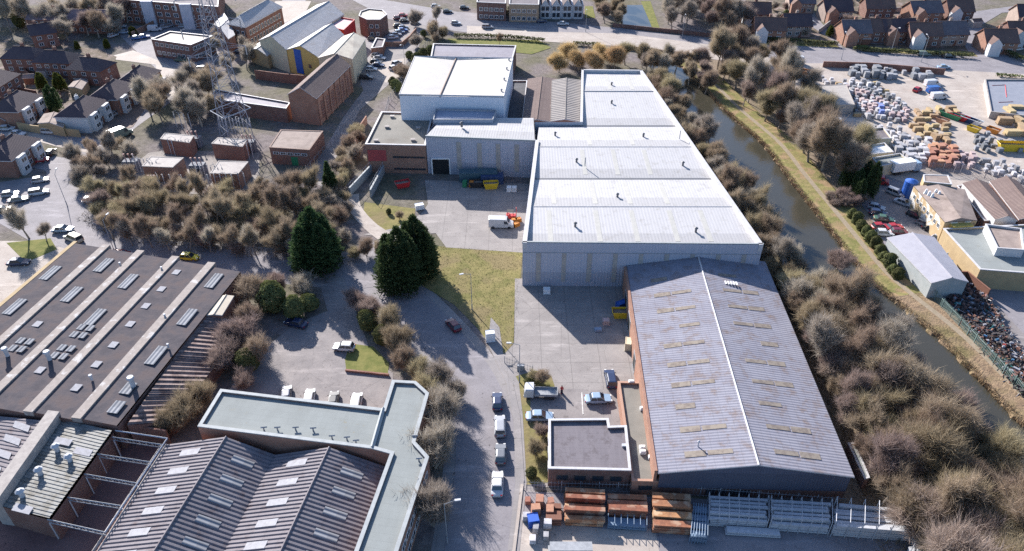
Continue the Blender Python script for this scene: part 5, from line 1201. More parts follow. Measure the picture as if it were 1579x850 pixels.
for a, c_, an, co_, kd, lb in ((175, 57, 60, 'white', 'hatch', 'white hatchback beside the white trailer behind the corner shop house'), (187, 43, 10, 'white', 'hatch', 'white hatchback highest of the three by the yellow bush'), (193, 52, 10, 'light blue', 'saloon', 'light blue saloon beside the yellow bush'),
        (212, 61, 20, 'blue', 'hatch', 'blue hatchback left of the flat roofed clinic'), (222, 59, 20, 'blue', 'saloon', 'bright blue saloon touching the corner of the flat roofed clinic'), (240, 48, 10, 'white', 'van', 'white van in the car park of the flats'), (254, 44, 40, 'silver', 'hatch', 'silver hatchback next to the white van by the flats'), (262, 42, 40, 'grey', 'hatch', 'grey hatchback second along from the white van by the flats'),
        (284, 43, 0, 'silver', 'hatch', 'lone silver hatchback in the middle of the flats car park'), (300, 38, 0, 'blue', 'hatch', 'blue hatchback in the shade under the flats'), (262, 88, 0, 'green', 'hatch', 'dark green hatchback in the shade in front of the clinic'), (280, 95, -4, 'green', 'saloon', 'dark green saloon in the shade in front of the clinic'), (315, 109, 6, 'white', 'estate', 'white estate at the sunny edge of the clinic shadow'),
        (289, 142, 15, 'silver', 'hatch', 'silver hatchback behind the tall bare trees by the lane'), (218, 146, 80, 'white', 'hatch', 'white hatchback outside the white bay fronted semi'), (213, 137, 80, 'black', 'saloon', 'black saloon outside the corner shop house'), (178, 178, 80, 'silver', 'hatch', 'silver hatchback in the drive of the white ended semi'), (184, 158, 80, 'dark blue', 'hatch', 'dark blue hatchback in the drive of the middle semi'),
        (372, 72, 35, 'white', 'van', 'white van in the lane beside the red brick office'), (388, 66, 35, 'white', 'hatch', 'white hatchback in the lane beside the retail shed'), (369, 82, 0, 'dark blue', 'hatch', 'dark blue hatchback at the bottom of the red office lane'),
        (868, 39, -3, 'white', 'saloon', 'white saloon on the top road in front of the white gabled terrace'), (752, 44, -3, 'silver', 'estate', 'silver estate parked above the green verge of the top road'), (703, 38, -3, 'white', 'hatch', 'white hatchback left of the silver estate by the green verge'),
        (1424, 86, -3, 'pale green', 'estate', 'pale green estate driving on the top road by the hedge'), (1462, 89, -3, 'black', 'saloon', 'black saloon following behind the pale green estate on the top road'), (1502, 70, 60, 'light blue', 'hatch', 'light blue car leaving the curving road'), (1568, 78, 20, 'white', 'hatch', 'white hatchback below the house with the orange gable at right'),
        (1454, 106, 5, 'light blue', 'saloon', 'light blue saloon parked by the end of the brown wall'), (1380, 66, 5, 'white', 'hatch', 'white hatchback, left of the pair before the slate blue roof'), (1399, 67, 5, 'white', 'hatch', 'white hatchback, right of the pair before the slate blue roof'), (1352, 64, 0, 'silver', 'estate', 'silver estate before the pale dormer house'),
        (1455, 66, 0, 'dark blue', 'hatch', 'dark blue hatchback before the white gabled house'), (1248, 36, 15, 'silver', 'hatch', 'silver hatchback outside the pale fronted house'), (1232, 50, 5, 'dark blue', 'hatch', 'dark blue hatchback behind the hedge of the pale fronted house'), (1270, 22, -25, 'black', 'hatch', 'black hatchback farther up the side road'), (1278, 29, -25, 'dark blue', 'hatch', 'dark blue hatchback nearer on the side road'), (1484, 9, 10, 'white', 'hatch', 'white hatchback outside the top edge house by the curve'),
        (1350, 323, -25, 'silver', 'hatch', 'silver hatchback at the top of the group by the conifer hedge'), (1353, 332, -18, 'dark blue', 'hatch', 'dark blue hatchback second in the group by the conifer hedge'), (1362, 341, -15, 'green', 'saloon', 'green saloon in the group by the conifer hedge'), (1356, 353, 5, 'red', 'hatch', 'red hatchback, left of the red pair above the grey shed'), (1377, 354, 8, 'red', 'saloon', 'red saloon, right of the red pair above the grey shed'), (1362, 363, -5, 'white', 'hatch', 'white hatchback touching the end of the grey shed'), (1385, 361, -5, 'dark red', 'hatch', 'dark red hatchback at the end wall of the grey shed'),
        (1380, 301, -48, 'silver', 'estate', 'silver estate, first below the blue tank on the right lane'), (1392, 316, -48, 'silver', 'saloon', 'silver saloon, second below the blue tank on the right lane'), (1410, 335, -48, 'black', 'hatch', 'black hatchback alone by the stained ochre wall'), (1425, 349, -48, 'grey', 'hatch', 'grey hatchback under the stained ochre wall'), (1437, 358, -48, 'black', 'saloon', 'black saloon at the corner of the ochre works'), (1449, 373, -48, 'silver', 'hatch', 'silver hatchback, first along the long ochre range'), (1463, 388, -48, 'dark blue', 'hatch', 'dark blue hatchback, second along the long ochre range'), (1473, 400, -48, 'light blue', 'hatch', 'light blue hatchback, third along the long ochre range'), (1485, 411, -48, 'turquoise', 'saloon', 'turquoise saloon, last along the long ochre range'),
        (1353, 283, -20, 'red', 'van', 'red van by the dark conifers at the top of the right lane'), (1372, 261, 30, 'white', 'van', 'white van below the mossy green cabin'), (1392, 266, 15, 'light blue', 'lorry', 'pale box lorry below the cabins of the goods yard'), (1542, 432, 0, 'white', 'hatch', 'white hatchback in the shade of the flat roofed range'), (1560, 422, 50, 'blue', 'hatch', 'blue hatchback in the shade of the flat roofed range')):
    car(a, c_, an, co_, kd, lb)
gp = 'cars beside the retail sheds'
for i, (a, c_, an, co_, kd) in enumerate(((581, 88, 0, 'white', 'hatch'), (585, 92, -10, 'silver', 'saloon'), (580, 98, -8, 'black', 'hatch'), (583, 103, -8, 'dark blue', 'saloon'), (573, 109, -5, 'white', 'hatch'), (565, 122, -5, 'black', 'estate'), (612, 100, 55, 'silver', 'hatch'), (608, 107, 50, 'white', 'hatch'))):
    car(a, c_, an, co_, kd, co_ + ' car, ' + ORD[i] + ' going down the parking beside the cream shed' if i < 6 else co_ + ' car on the far kerb facing the cream shed parking', gp)
gp = 'cars in the upper brick walled car park'
for i, (a, c_, an, co_) in enumerate(((622, 26, 10, 'red'), (614, 30, 10, 'dark red'), (624, 34, 10, 'black'), (640, 37, 5, 'white'), (614, 42, 20, 'black'), (622, 45, 20, 'dark blue'), (606, 60, 20, 'white'), (611, 56, 20, 'silver'), (616, 52, 20, 'light blue'), (621, 49, 20, 'blue'), (575, 62, 0, 'grey'))):
    car(a, c_, an, co_, 'hatch', co_ + ' car, ' + ORD[i] + ' from the top in the car park with the curved brick wall', gp)
gp = 'vans parked in the goods yard'
car(1436, 133, 8, 'white', 'van', 'white van, farthest of three side by side in the goods yard', gp); car(1440, 143, 8, 'blue', 'van', 'bright blue van between two white vans in the goods yard', gp); car(1446, 153, 8, 'white', 'van', 'white van, nearest of three side by side in the goods yard', gp)
car(1414, 141, 40, 'red', 'hatch', 'red car left of the three vans in the goods yard')
car(1222, 99, 0, 'white', 'flat', 'white cabbed flatbed lorry at the corner of the goods yard and top road'); car(1212, 115, 120, 'white', 'van', 'white van facing the canal trees below the flatbed lorry')
for i, (a, c_) in enumerate(((1208, 142), (1247, 154), (1249, 163), (1282, 172), (1281, 192))):
    car(a, c_, 110 + i * 10, 'white', 'van' if i % 2 == 0 else 'hatch', 'small white vehicle, ' + ORD[i] + ' down the track beside the canal trees')
for i, (a, c_, co_) in enumerate(((745, 22, 'dark blue'), (716, 14, 'black'), (690, 20, 'black'), (672, 12, 'silver'), (800, 30, 'black'), (835, 35, 'dark blue'))):
    car(a, c_, 5, co_, 'hatch', co_ + ' car, ' + ORD[i] + ' in the shaded parking in front of the top apartments')
for k_ in PROTO.values():
    for c_ in list(k_.children_recursive): bpy.data.objects.remove(c_)
    bpy.data.objects.remove(k_)

# ---------------- person ----------------
pp0 = W(866, 607); b = MB(); pt = thing('person', 'person in a red jacket and dark trousers walking across the yard', 'person', pp0)
me = bpy.data.meshes.new('body'); vs = [(0, 0, .95), (0, 0, 1.2), (0, 0, 1.42), (0, .02, 1.55), (0, .02, 1.68), (.1, .05, .9), (.12, .18, .5), (.12, .10, .08), (.12, .28, .04), (-.1, -.05, .9), (-.12, .05, .5), (-.12, -.25, .1), (-.12, -.1, .04), (.21, 0, 1.4), (.28, -.12, 1.12), (.26, .02, .88), (-.21, 0, 1.4), (-.28, .12, 1.12), (-.26, .22, .9)]
es = [(0, 1), (1, 2), (2, 3), (3, 4), (0, 5), (5, 6), (6, 7), (7, 8), (0, 9), (9, 10), (10, 11), (11, 12), (2, 13), (13, 14), (14, 15), (2, 16), (16, 17), (17, 18)]
rad = [.16, .15, .17, .06, .1, .1, .07, .05, .045, .1, .07, .05, .045, .07, .05, .035, .07, .05, .035]
me.from_pydata(vs, es, []); po = bpy.data.objects.new('body', me); COL.objects.link(po); po.parent = pt
sk = po.modifiers.new('s', 'SKIN'); ly = me.skin_vertices[0].data if me.skin_vertices else None
if ly is None:
    import bmesh; bm = bmesh.new(); bm.from_mesh(me); bm.verts.layers.skin.verify(); bm.to_mesh(me); bm.free(); ly = me.skin_vertices[0].data
for i, r_ in enumerate(rad): ly[i].radius = (r_, r_)
ly[0].use_root = True; po.modifiers.new('d', 'SUBSURF').levels = 1; me.materials.append(REDP)
b = MB(); b.box(pp0 + Vector((0, 0, .1)), (.42, .34, .85), top=(.8, .8)); b.build('trousers', plain('navy_cloth', (.03, .035, .06), .9), pt)
b = MB(); b.bar(pp0 + Vector((0, .03, 1.66)), pp0 + Vector((0, .02, 1.84)), .12, 8, r2=.08); b.build('hair', plain('dark_hair', (.04, .03, .025), .9), pt)

# ---------------- street lamps ----------------
b = MB(); b.bar((0, 0, 0), (0, 0, 1.4), .12, 6); b.bar((0, 0, 1.4), (0, 0, 8.6), .075, 6, r2=.05); q1 = b.build('pole', STEEL); b = MB(); b.bar((0, 0, 8.5), (1.5, 0, 9.0), .045, 5); q2 = b.build('arm', STEEL); b = MB(); b.box((1.8, 0, 8.92), (.8, .3, .16)); q3 = b.build('lamp_head', GALV)
lroot = thing('street_lamp', 'grey street lamp at the bend beside the sloping grass and conifer shadow', 'street lamp', (0, 0, 0), group='street lamps')
for q_ in (q1, q2, q3): q_.parent = lroot
LP = [(728, 478, 200, 'grey street lamp at the bend beside the sloping grass and conifer shadow'), (104, 318, 100, 'grey street lamp on the corner of the left road junction'), (178, 392, 80, 'grey street lamp behind the dark roof bays'), (801, 590, 180, 'grey street lamp on the pavement by the yard shrubs'), (885, 118, 180, ''), (1052, 58, 260, 'street lamp on the bridge of the top road'), (903, 50, 260, 'street lamp on the top road opposite the white gabled terrace'), (1297, 92, 90, 'street lamp beside the top road above the skips'), (1374, 80, 260, 'street lamp in front of the two white cars on the top road'), (1420, 96, 90, 'street lamp on the top road by the pale green estate'), (625, 108, 250, 'street lamp beside the lane left of the white warehouse'), (690, 838, 10, 'street lamp at the near end of the estate road')]
LP = [l for l in LP if l[3]]
for i, (a, c_, an, lb) in enumerate(LP):
    if i == 0: lroot.location = W(a, c_); lroot.rotation_euler = (0, 0, R(an))
    else: dup(lroot, W(a, c_), R(an), lb)

# ---------------- yard goods ----------------
SHRINK = mat('white_shrink_wrap', (.50, .49, .50), (.30, .29, .31), rough=.5, scale=1.6, obj=True, randobj=.7)
TERRA = mat('terracotta_bricks', (.42, .22, .15), (.33, .16, .11), rough=.9, scale=3, obj=True, randobj=.5)
TIMBER = mat('raw_timber', (.45, .34, .20), (.33, .24, .14), rough=.8, scale=2, obj=True, randobj=.4)
PINKB = mat('pink_blocks', (.46, .36, .36), (.36, .28, .28), rough=.9, scale=2, obj=True, randobj=.4)
RUSTY = mat('rusty_steel', (.36, .16, .085), (.20, .09, .055), rough=.9, scale=1.2, obj=True, randobj=.5, c=(.42, .27, .18), cscale=.6, cr=(.5, .6))
PALW = plain('pallet_wood', (.34, .25, .16), .9)
def proto_pallet(name, m, d=(1.2, 1.0, 1.1), rounded=True):
    root = thing(name, 'tmp', 'pallet'); b = MB()
    for y in (-.45, 0, .45): b.box((0, y * d[1], 0), (d[0], .1, .1))
    for i in range(5): b.box((-d[0] / 2 + .1 + i * (d[0] - .2) / 4, 0, .1), (.12, d[1], .03))
    q_ = b.build('pallet', PALW, root); b = MB(); rr2 = random.Random(len(name)); L_ = 3
    for k_ in range(L_):
        b.box((rr2.uniform(-.03, .03), rr2.uniform(-.03, .03), .13 + k_ * d[2] / L_), (d[0] * (1 - .03 * k_), d[1] * (1 - .03 * k_), d[2] / L_ - .02), rz=rr2.uniform(-.03, .03))
    b.build('load', m, root); return root
PR2 = {'wrap': proto_pallet('wrapped_pallet', SHRINK), 'brick': proto_pallet('brick_pallet', TERRA), 'timber': proto_pallet('timber_pallet', TIMBER, (2.4, 1.1, 1.0)), 'block': proto_pallet('block_pallet', PINKB), 'blue': proto_pallet('blue_crate_pallet', mat('blue_goods', (.10, .17, .38), (.2, .25, .4), obj=True, randobj=.6)), 'grey': proto_pallet('grey_goods_pallet', mat('grey_goods', (.25, .26, .28), (.15, .16, .18), obj=True, randobj=.7))}
def scatter(kind, n, poly, label, group, seed=1, sc=(.8, 1.25), stack=0, ang=0):
    rr_ = random.Random(seed); P = [W(*a) for a in poly]; xs_ = [p.x for p in P]; ys_ = [p.y for p in P]; put = []; tries = 0
    while len(put) < n and tries < 6000:
        tries += 1; x, y = rr_.uniform(min(xs_), max(xs_)), rr_.uniform(min(ys_), max(ys_)); ins = False; j = len(P) - 1
        for i in range(len(P)):
            if (P[i].y > y) != (P[j].y > y) and x < (P[j].x - P[i].x) * (y - P[i].y) / (P[j].y - P[i].y) + P[i].x: ins = not ins
            j = i
        if not ins or any((x - a) ** 2 + (y - c_) ** 2 < (1.55 if kind != 'timber' else 2.4) ** 2 for a, c_ in PUT): continue
        put.append((x, y)); PUT.append((x, y)); s_ = rr_.uniform(*sc)
        dup(PR2[kind], (x, y, .05), R(ang) + rr_.choice((0, math.pi / 2)) + rr_.uniform(-.15, .15), label, group, (s_, s_, s_ * rr_.uniform(.8, 1.4)))
PUT = []
scatter('wrap', 60, [(1262, 122), (1318, 125), (1375, 150), (1410, 172), (1380, 192), (1330, 185), (1290, 150)], 'white wrapped pallet among the jumbled pallets in the middle of the goods yard', 'white wrapped pallets in the middle of the goods yard', 2)
scatter('block', 34, [(1300, 135), (1360, 160), (1400, 170), (1395, 190), (1340, 180)], 'pale pink block pallet among the jumbled pallets in the middle of the goods yard', 'pink block pallets in the middle of the goods yard', 3)
scatter('blue', 16, [(1330, 150), (1368, 160), (1375, 185), (1340, 178)], 'blue goods pallet among the jumbled pallets in the middle of the goods yard', 'blue goods pallets', 4)
scatter('timber', 14, [(1290, 128), (1350, 130), (1395, 165), (1390, 190), (1320, 180)], 'raw timber pallet in the jumbled middle of the goods yard', 'timber pallets in the middle of the goods yard', 21, (.6, .9))
scatter('grey', 26, [(1290, 128), (1350, 130), (1395, 165), (1390, 190), (1320, 180)], 'dark goods pallet in the jumbled middle of the goods yard', 'dark pallets in the middle of the goods yard', 22, (.7, 1.1))
scatter('grey', 22, [(1310, 106), (1440, 116), (1445, 128), (1372, 126), (1312, 120)], 'dark goods pallet in the row along the brown roadside wall', 'dark goods along the roadside wall', 5, (1.2, 1.9))
scatter('wrap', 8, [(1310, 106), (1440, 116), (1445, 128), (1372, 126), (1312, 120)], 'white goods pallet in the row along the brown roadside wall', 'white goods along the roadside wall', 6)
scatter('timber', 12, [(1400, 175), (1470, 168), (1480, 182), (1400, 190)], 'raw timber crate in the row below the three parked vans', 'timber crates below the parked vans', 7)
scatter('timber', 9, [(1532, 165), (1556, 165), (1579, 200), (1575, 225), (1545, 195)], 'pale timber pack in the stacks beside the trade counter', 'pale timber packs beside the trade counter', 8, (1.2, 1.8))
scatter('brick', 22, [(1430, 232), (1468, 232), (1472, 258), (1432, 258)], 'terracotta brick pack in the orange block of stacks by the fence', 'terracotta brick packs by the fence', 9, (1.3, 1.6))
scatter('wrap', 30, [(1375, 215), (1430, 222), (1432, 255), (1398, 250), (1378, 240)], 'white wrapped pack in the stacks left of the terracotta bricks', 'white packs left of the terracotta bricks', 10, (1.1, 1.6))
scatter('block', 14, [(1470, 238), (1500, 240), (1500, 262), (1470, 260)], 'pink block pack right of the terracotta bricks', 'pink packs right of the terracotta bricks', 11)
scatter('wrap', 18, [(1500, 245), (1579, 262), (1579, 285), (1505, 268)], 'white bag pallet in the far right row behind the security fence', 'white bag pallets in the far right row', 12)
scatter('timber', 14, [(1405, 195), (1460, 195), (1462, 222), (1410, 218)], 'timber pack stacked between the cabins and the coloured skips', 'timber packs between cabins and skips', 13)
scatter('grey', 18, [(1500, 205), (1560, 215), (1579, 240), (1500, 238)], 'dark steel goods pack beside the long yellow skip', 'dark steel goods beside the yellow skip', 14)
scatter('wrap', 14, [(1330, 200), (1380, 195), (1400, 210), (1380, 220)], 'white wrapped pack beside the flat roofed depot office', 'white packs beside the depot office', 15)
scatter('wrap', 7, [(810, 800), (850, 815), (855, 840), (812, 838)], 'white bundle among the clutter at the yard corner below the office', 'white bundles at the near yard corner', 16, (.7, 1))
scatter('brick', 7, [(812, 775), (850, 775), (850, 800), (815, 800)], 'rusty orange bundle left of the long rusty stacks', 'rusty bundles left of the long stacks', 17, (.8, 1.2))
for k_ in PR2.values():
    for c_ in list(k_.children_recursive): bpy.data.objects.remove(c_)
    bpy.data.objects.remove(k_)
# skips and containers
def skip(px, py, rz, L, wd, h, m, label, cat='skip', name='skip'):
    c_ = W(px, py); t = thing(name, label, cat, c_, rz=R(rz)); b = MB(); x, y = L / 2, wd / 2; b2 = .75
    o_ = [(-x, -y, h), (x, -y, h), (x, y, h), (-x, y, h)]; i_ = [(-x * b2, -y * .85, 0), (x * b2, -y * .85, 0), (x * b2, y * .85, 0), (-x * b2, y * .85, 0)]; M = Matrix.Translation(c_) @ Matrix.Rotation(R(rz), 4, 'Z'); O2 = [M @ Vector(v) for v in o_]; I3 = [M @ (Vector(v) + Vector((0, 0, .05))) for v in i_]
    for i in range(4): b.poly([I3[i], I3[(i + 1) % 4], O2[(i + 1) % 4], O2[i]]); b.poly([O2[i], O2[(i + 1) % 4], lerp(O2[(i + 1) % 4], I3[(i + 1) % 4], .5) * .98 + c_ * .02, lerp(O2[i], I3[i], .5) * .98 + c_ * .02])
    b.build('skip_body', m, t); b = MB()
    for i in range(4): b.bar(O2[i], O2[(i + 1) % 4], .07)
    b.build('rim', m, t); b = MB(); lo = [lerp(I3[i], O2[i], .7) for i in range(4)]; b.poly(lo); b.build('contents', mat('mixed_rubble', (.30, .25, .20), (.12, .10, .09), scale=3, rough=1), t)
    return t
skip(757, 290, 5, 3.6, 1.9, 1.6, YELP, 'yellow skip in the shadow in front of the silver loading bay')
skip(734, 288, 5, 3.4, 1.9, 1.6, plain('black_paint', (.03, .03, .03)), 'black skip beside the yellow one at the loading bay')
skip(621, 288, 20, 3.6, 2.0, 1.4, REDP, 'red skip in the sunken yard below the brick office')
skip(957, 488, 0, 3.4, 1.9, 1.5, YELP, 'yellow skip in the shadow against the flank of the grey roofed warehouse')
skip(1562, 232, -4, 9, 2.4, 2.2, YELP, 'long yellow open container at the right edge of the goods yard')
skip(1466, 182, -55, 6.5, 2.3, 1.4, GRNP, 'green skip among the slanting row of coloured skips')
for i, (a, c_, m_, l) in enumerate(((1476, 184, REDP, 'red'), (1487, 187, plain('dark_blue_steel', (.03, .06, .15)), 'dark blue'), (1497, 190, WHTP, 'white'), (1500, 203, YELP, 'yellow'), (1530, 205, ORAP, 'orange'), (1452, 190, TERRA, 'rust pink'))):
    skip(a, c_, -55, 6 if i < 3 else 3.4, 1.9, 1.4, m_, l + ' skip in or beside the slanting row of coloured skips')
skip(1247, 118, -40, 6, 2.4, 1.8, ORAP, 'orange yellow skip with mixed waste near the white cabbed lorry')
def crate(px, py, rz, d, m, name, label, cat, ribs=True):
    c_ = W(px, py); t = thing(name, label, cat, c_, rz=R(rz)); b = MB(); b.box(c_ + Vector((0, 0, .12)), (d[0], d[1], d[2] - .12), rz=R(rz)); b.build('body', m, t); b = MB()
    M = Matrix.Translation(c_) @ Matrix.Rotation(R(rz), 4, 'Z'); n = max(3, int(d[0] / .8))
    for i in range(n + 1):
        x = -d[0] / 2 + d[0] * i / n
        for s_ in (-1, 1): b.bar(M @ Vector((x, s_ * d[1] / 2, .12)), M @ Vector((x, s_ * d[1] / 2, d[2])), .05)
    for s_ in (-1, 1):
        for z_ in (.12, d[2]): b.bar(M @ Vector((-d[0] / 2, s_ * d[1] / 2, z_)), M @ Vector((d[0] / 2, s_ * d[1] / 2, z_)), .07)
        for sx in (-1, 1): b.bar(M @ Vector((sx * d[0] / 2, s_ * d[1] / 2, 0)), M @ Vector((sx * d[0] / 2, s_ * d[1] / 2, .14)), .1)
    b.build('frame', m, t); return t
crate(738, 278, 2, (9.5, 2.4, 2.6), plain('teal_container', (.06, .12, .15)), 'shipping_container', 'long teal container with pale top rail before the loading bay wall', 'container')
crate(759, 282, 2, (5.6, 2.2, 2.2), plain('dark_blue_steel', (.03, .06, .15)), 'shipping_container', 'short dark blue container right of the long teal one', 'container')
crate(717, 288, 80, (1.2, .9, 1.6), GRNP, 'wheeled_bin', 'green bin left of the skips at the loading bay', 'bin'); crate(727, 288, 80, (1.2, .9, 1.4), ORAP, 'wheeled_bin', 'orange bin between the green bin and the black skip', 'bin')
crate(785, 295, 0, (1.1, 1.1, 1.2), WHTP, 'bulk_tank', 'white bulk tank, left of the pair at the wing corner', 'tank'); crate(793, 295, 0, (1.1, 1.1, 1.2), WHTP, 'bulk_tank', 'white bulk tank, right of the pair at the wing corner', 'tank')
crate(647, 322, 20, (2.0, 1.4, 1.2), WHTP, 'site_cabin', 'white curved cabinet beside the far conifer', 'cabinet'); crate(843, 452, 0, (1.3, 1.0, 1.1), WHTP, 'bulk_tank', 'white tank in the shade below the big silver wall', 'tank')
crate(934, 500, 0, (1.2, 1.0, 1.1), plain('pink_goods', (.5, .36, .34)), 'pallet_box', 'small pink and brown box in the warehouse yard shadow', 'box'); crate(958, 474, 30, (2.0, 1.2, 1.3), BLUEP, 'pallet_box', 'blue box behind the yellow skip by the warehouse', 'box'); crate(922, 510, 10, (1.3, .8, .5), plain('blue_grey_goods', (.25, .32, .42)), 'pallet_box', 'low blue grey crate in the warehouse yard shadow', 'box')
crate(968, 537, 80, (2.0, 1.0, 1.8), CREAM, 'pallet_box', 'cream box against the warehouse flank just outside the shadow', 'box')
crate(822, 808, 10, (1.5, 1.4, 1.5), plain('bright_blue', (.02, .10, .45)), 'storage_tank', 'bright blue tank at the corner of the rusty stack yard', 'tank')
crate(756, 525, 10, (1.6, 1.2, 2.0), WHTP, 'utility_cabinet', 'white cabinet on the verge beside the estate road bend', 'cabinet'); crate(803, 571, 0, (1.2, .6, 1.2), STEEL, 'utility_cabinet', 'grey gate cabinet at the yard entrance', 'cabinet')
# forklift by the van
c_ = W(788, 338); t = thing('forklift', 'red forklift truck with mast standing behind the white van', 'forklift', c_)
b = MB(); b.box(c_ + Vector((0, 0, .35)), (2.2, 1.2, .8)); b.box(c_ + Vector((-.7, 0, 1.1)), (.7, 1.1, .3)); b.build('body', REDP, t)
b = MB()
for x in (-.8, .5):
    for y in (-.5, .5): b.bar(c_ + Vector((x, y, 1.1)), c_ + Vector((x, y, 2.2)), .05)
b.box(c_ + Vector((-.15, 0, 2.2)), (1.5, 1.2, .08)); b.build('roll_cage', DARK, t); b = MB()
for y in (-.35, .35): b.bar(c_ + Vector((1.2, y, .1)), c_ + Vector((1.2, y, 3.0)), .07); b.box(c_ + Vector((1.8, y, .1)), (1.1, .14, .06))
b.bar(c_ + Vector((1.2, -.35, 3)), c_ + Vector((1.2, .35, 3)), .06); b.build('mast', REDP, t)
for x in (-.7, .7):
    for y in (-.55, .55): b = MB(); b.bar(c_ + Vector((x, y - .1, .32)), c_ + Vector((x, y + .1, .32)), .32, 10); b.build('wheel', DARK, t)
for i, (a, c0) in enumerate(((793, 343), (799, 342), (796, 349))): crate(a, c0, 20 * i, (1.3, 1.0, .9), ORAP, 'pallet_box', ['orange crate nearest the forklift', 'orange crate at the shed wall right of the forklift', 'orange crate just right of the white van'][i], 'box')
# blue cylinder tank by the works
c_ = W(1398, 303); t = thing('storage_tank', 'blue upright cylinder tank at the corner of the ochre works', 'tank', c_); b = MB(); b.bar(c_, c_ + Vector((0, 0, 4.2)), 1.5, 16); b.build('tank_body', BLUEP, t); b = MB(); b.bar(c_ + Vector((0, 0, 4.2)), c_ + Vector((0, 0, 4.7)), 1.5, 16, r2=.4); b.build('lid', BLUEP, t)
# rusty steel stacks and silver racks in the near yard
def rack(pts, n, h, m, label, name='steel_rack', wob=.0, frame=True, seed=0):
    """open rack of stacked bars filling a four-cornered footprint"""
    P = [W(*p) for p in pts]; t = thing(name, label, 'rack', P[0]); rr_ = random.Random(seed)
    for k_ in range(n):
        b = MB(); f0, f1 = k_ / n + .02, (k_ + 1) / n - .03; a, b_, c2, d = lerp(P[0], P[3], f0), lerp(P[1], P[2], f0), lerp(P[1], P[2], f1), lerp(P[0], P[3], f1)
        hk = h * rr_.uniform(.6, 1.0); lv = max(2, int(hk / .4))
        for j in range(lv):
            e0, e1 = rr_.uniform(0, .06), 1 - rr_.uniform(0, .06); sh = rr_.uniform(-.06, .06)
            m_ = (lerp(a, b_, e0) + lerp(d, c2, e0)) / 2; m2 = (lerp(a, b_, e1) + lerp(d, c2, e1)) / 2; w_ = (d - a).length * .92; ctr = (m_ + m2) / 2
            b.box((ctr.x, ctr.y + sh, .15 + j * hk / lv), ((m2 - m_).length, w_, hk / lv * .82), rz=math.atan2((m2 - m_).y, (m2 - m_).x))
        b.build('stack', m, t)
    if frame:
        b = MB(); q = 6
        for i in range(q + 1):
            for e in ((P[0], P[1]), (P[3], P[2])): v = lerp(*e, i / q); b.bar(v, v + Vector((0, 0, h + .5)), .06)
            b.bar(lerp(P[0], P[1], i / q) + Vector((0, 0, h + .5)), lerp(P[3], P[2], i / q) + Vector((0, 0, h + .5)), .05)
        b.build('rack_frame', m, t)
    return t
rack([(868, 812), (932, 815), (933, 770), (869, 766)], 5, 2.4, RUSTY, 'rusty orange steel stack, leftmost of the three long rusty stacks', 'steel_stack', frame=False, seed=1)
rack([(935, 800), (997, 804), (996, 772), (935, 770)], 3, 2.0, RUSTY, 'rusty stack with blue framed crates before it, between the other two', 'steel_stack', frame=False, seed=2)
rack([(1002, 824), (1065, 828), (1065, 776), (1003, 772)], 4, 2.5, RUSTY, 'rusty pinkish steel stack, rightmost and beside the blue stillage', 'steel_stack', frame=False, seed=3)
rack([(937, 816), (996, 820), (996, 806), (937, 802)], 1, 1.0, plain('blue_stillage', (.17, .24, .33)), 'row of low blue framed stillages below the middle rusty stack', 'stillage', seed=4)
rack([(1062, 838), (1088, 840), (1089, 792), (1067, 790)], 4, 1.6, plain('blue_stillage', (.17, .24, .33)), 'ladder-like pale blue stillage between rusty stack and silver racks', 'stillage', seed=5)
rack([(840, 812), (866, 812), (866, 785), (842, 783)], 3, 1.5, BRNP, 'brown heaped steel left of the leftmost long rusty stack', 'steel_stack', frame=False, seed=6)
rack([(1090, 812), (1180, 818), (1180, 782), (1090, 777)], 6, 2.2, GALV, 'silver steel rack nearest the blue stillage', seed=7)
rack([(1184, 820), (1276, 826), (1276, 789), (1184, 784)], 6, 2.4, GALV, 'silver steel rack with green posts in the middle of the three', seed=8)
rack([(1280, 828), (1410, 838), (1410, 802), (1282, 790)], 6, 3.0, GALV, 'silver steel rack at the right end against the thicket', seed=9)
rack([(1115, 826), (1205, 832), (1205, 820), (1115, 815)], 1, .8, GALV, 'single low silver beam stack in front of the silver racks', 'steel_stack', frame=False, seed=10)
rack([(1395, 868), (1432, 868), (1440, 828), (1418, 826)], 3, 1.8, GALV, 'leaning silver ladder-like stack at the corner of the thicket', seed=11)
rack([(845, 862), (915, 862), (915, 846), (845, 846)], 1, 2.2, STEEL, 'grey roofed crate cut by the bottom edge of the near yard', 'stillage', frame=False, seed=12)
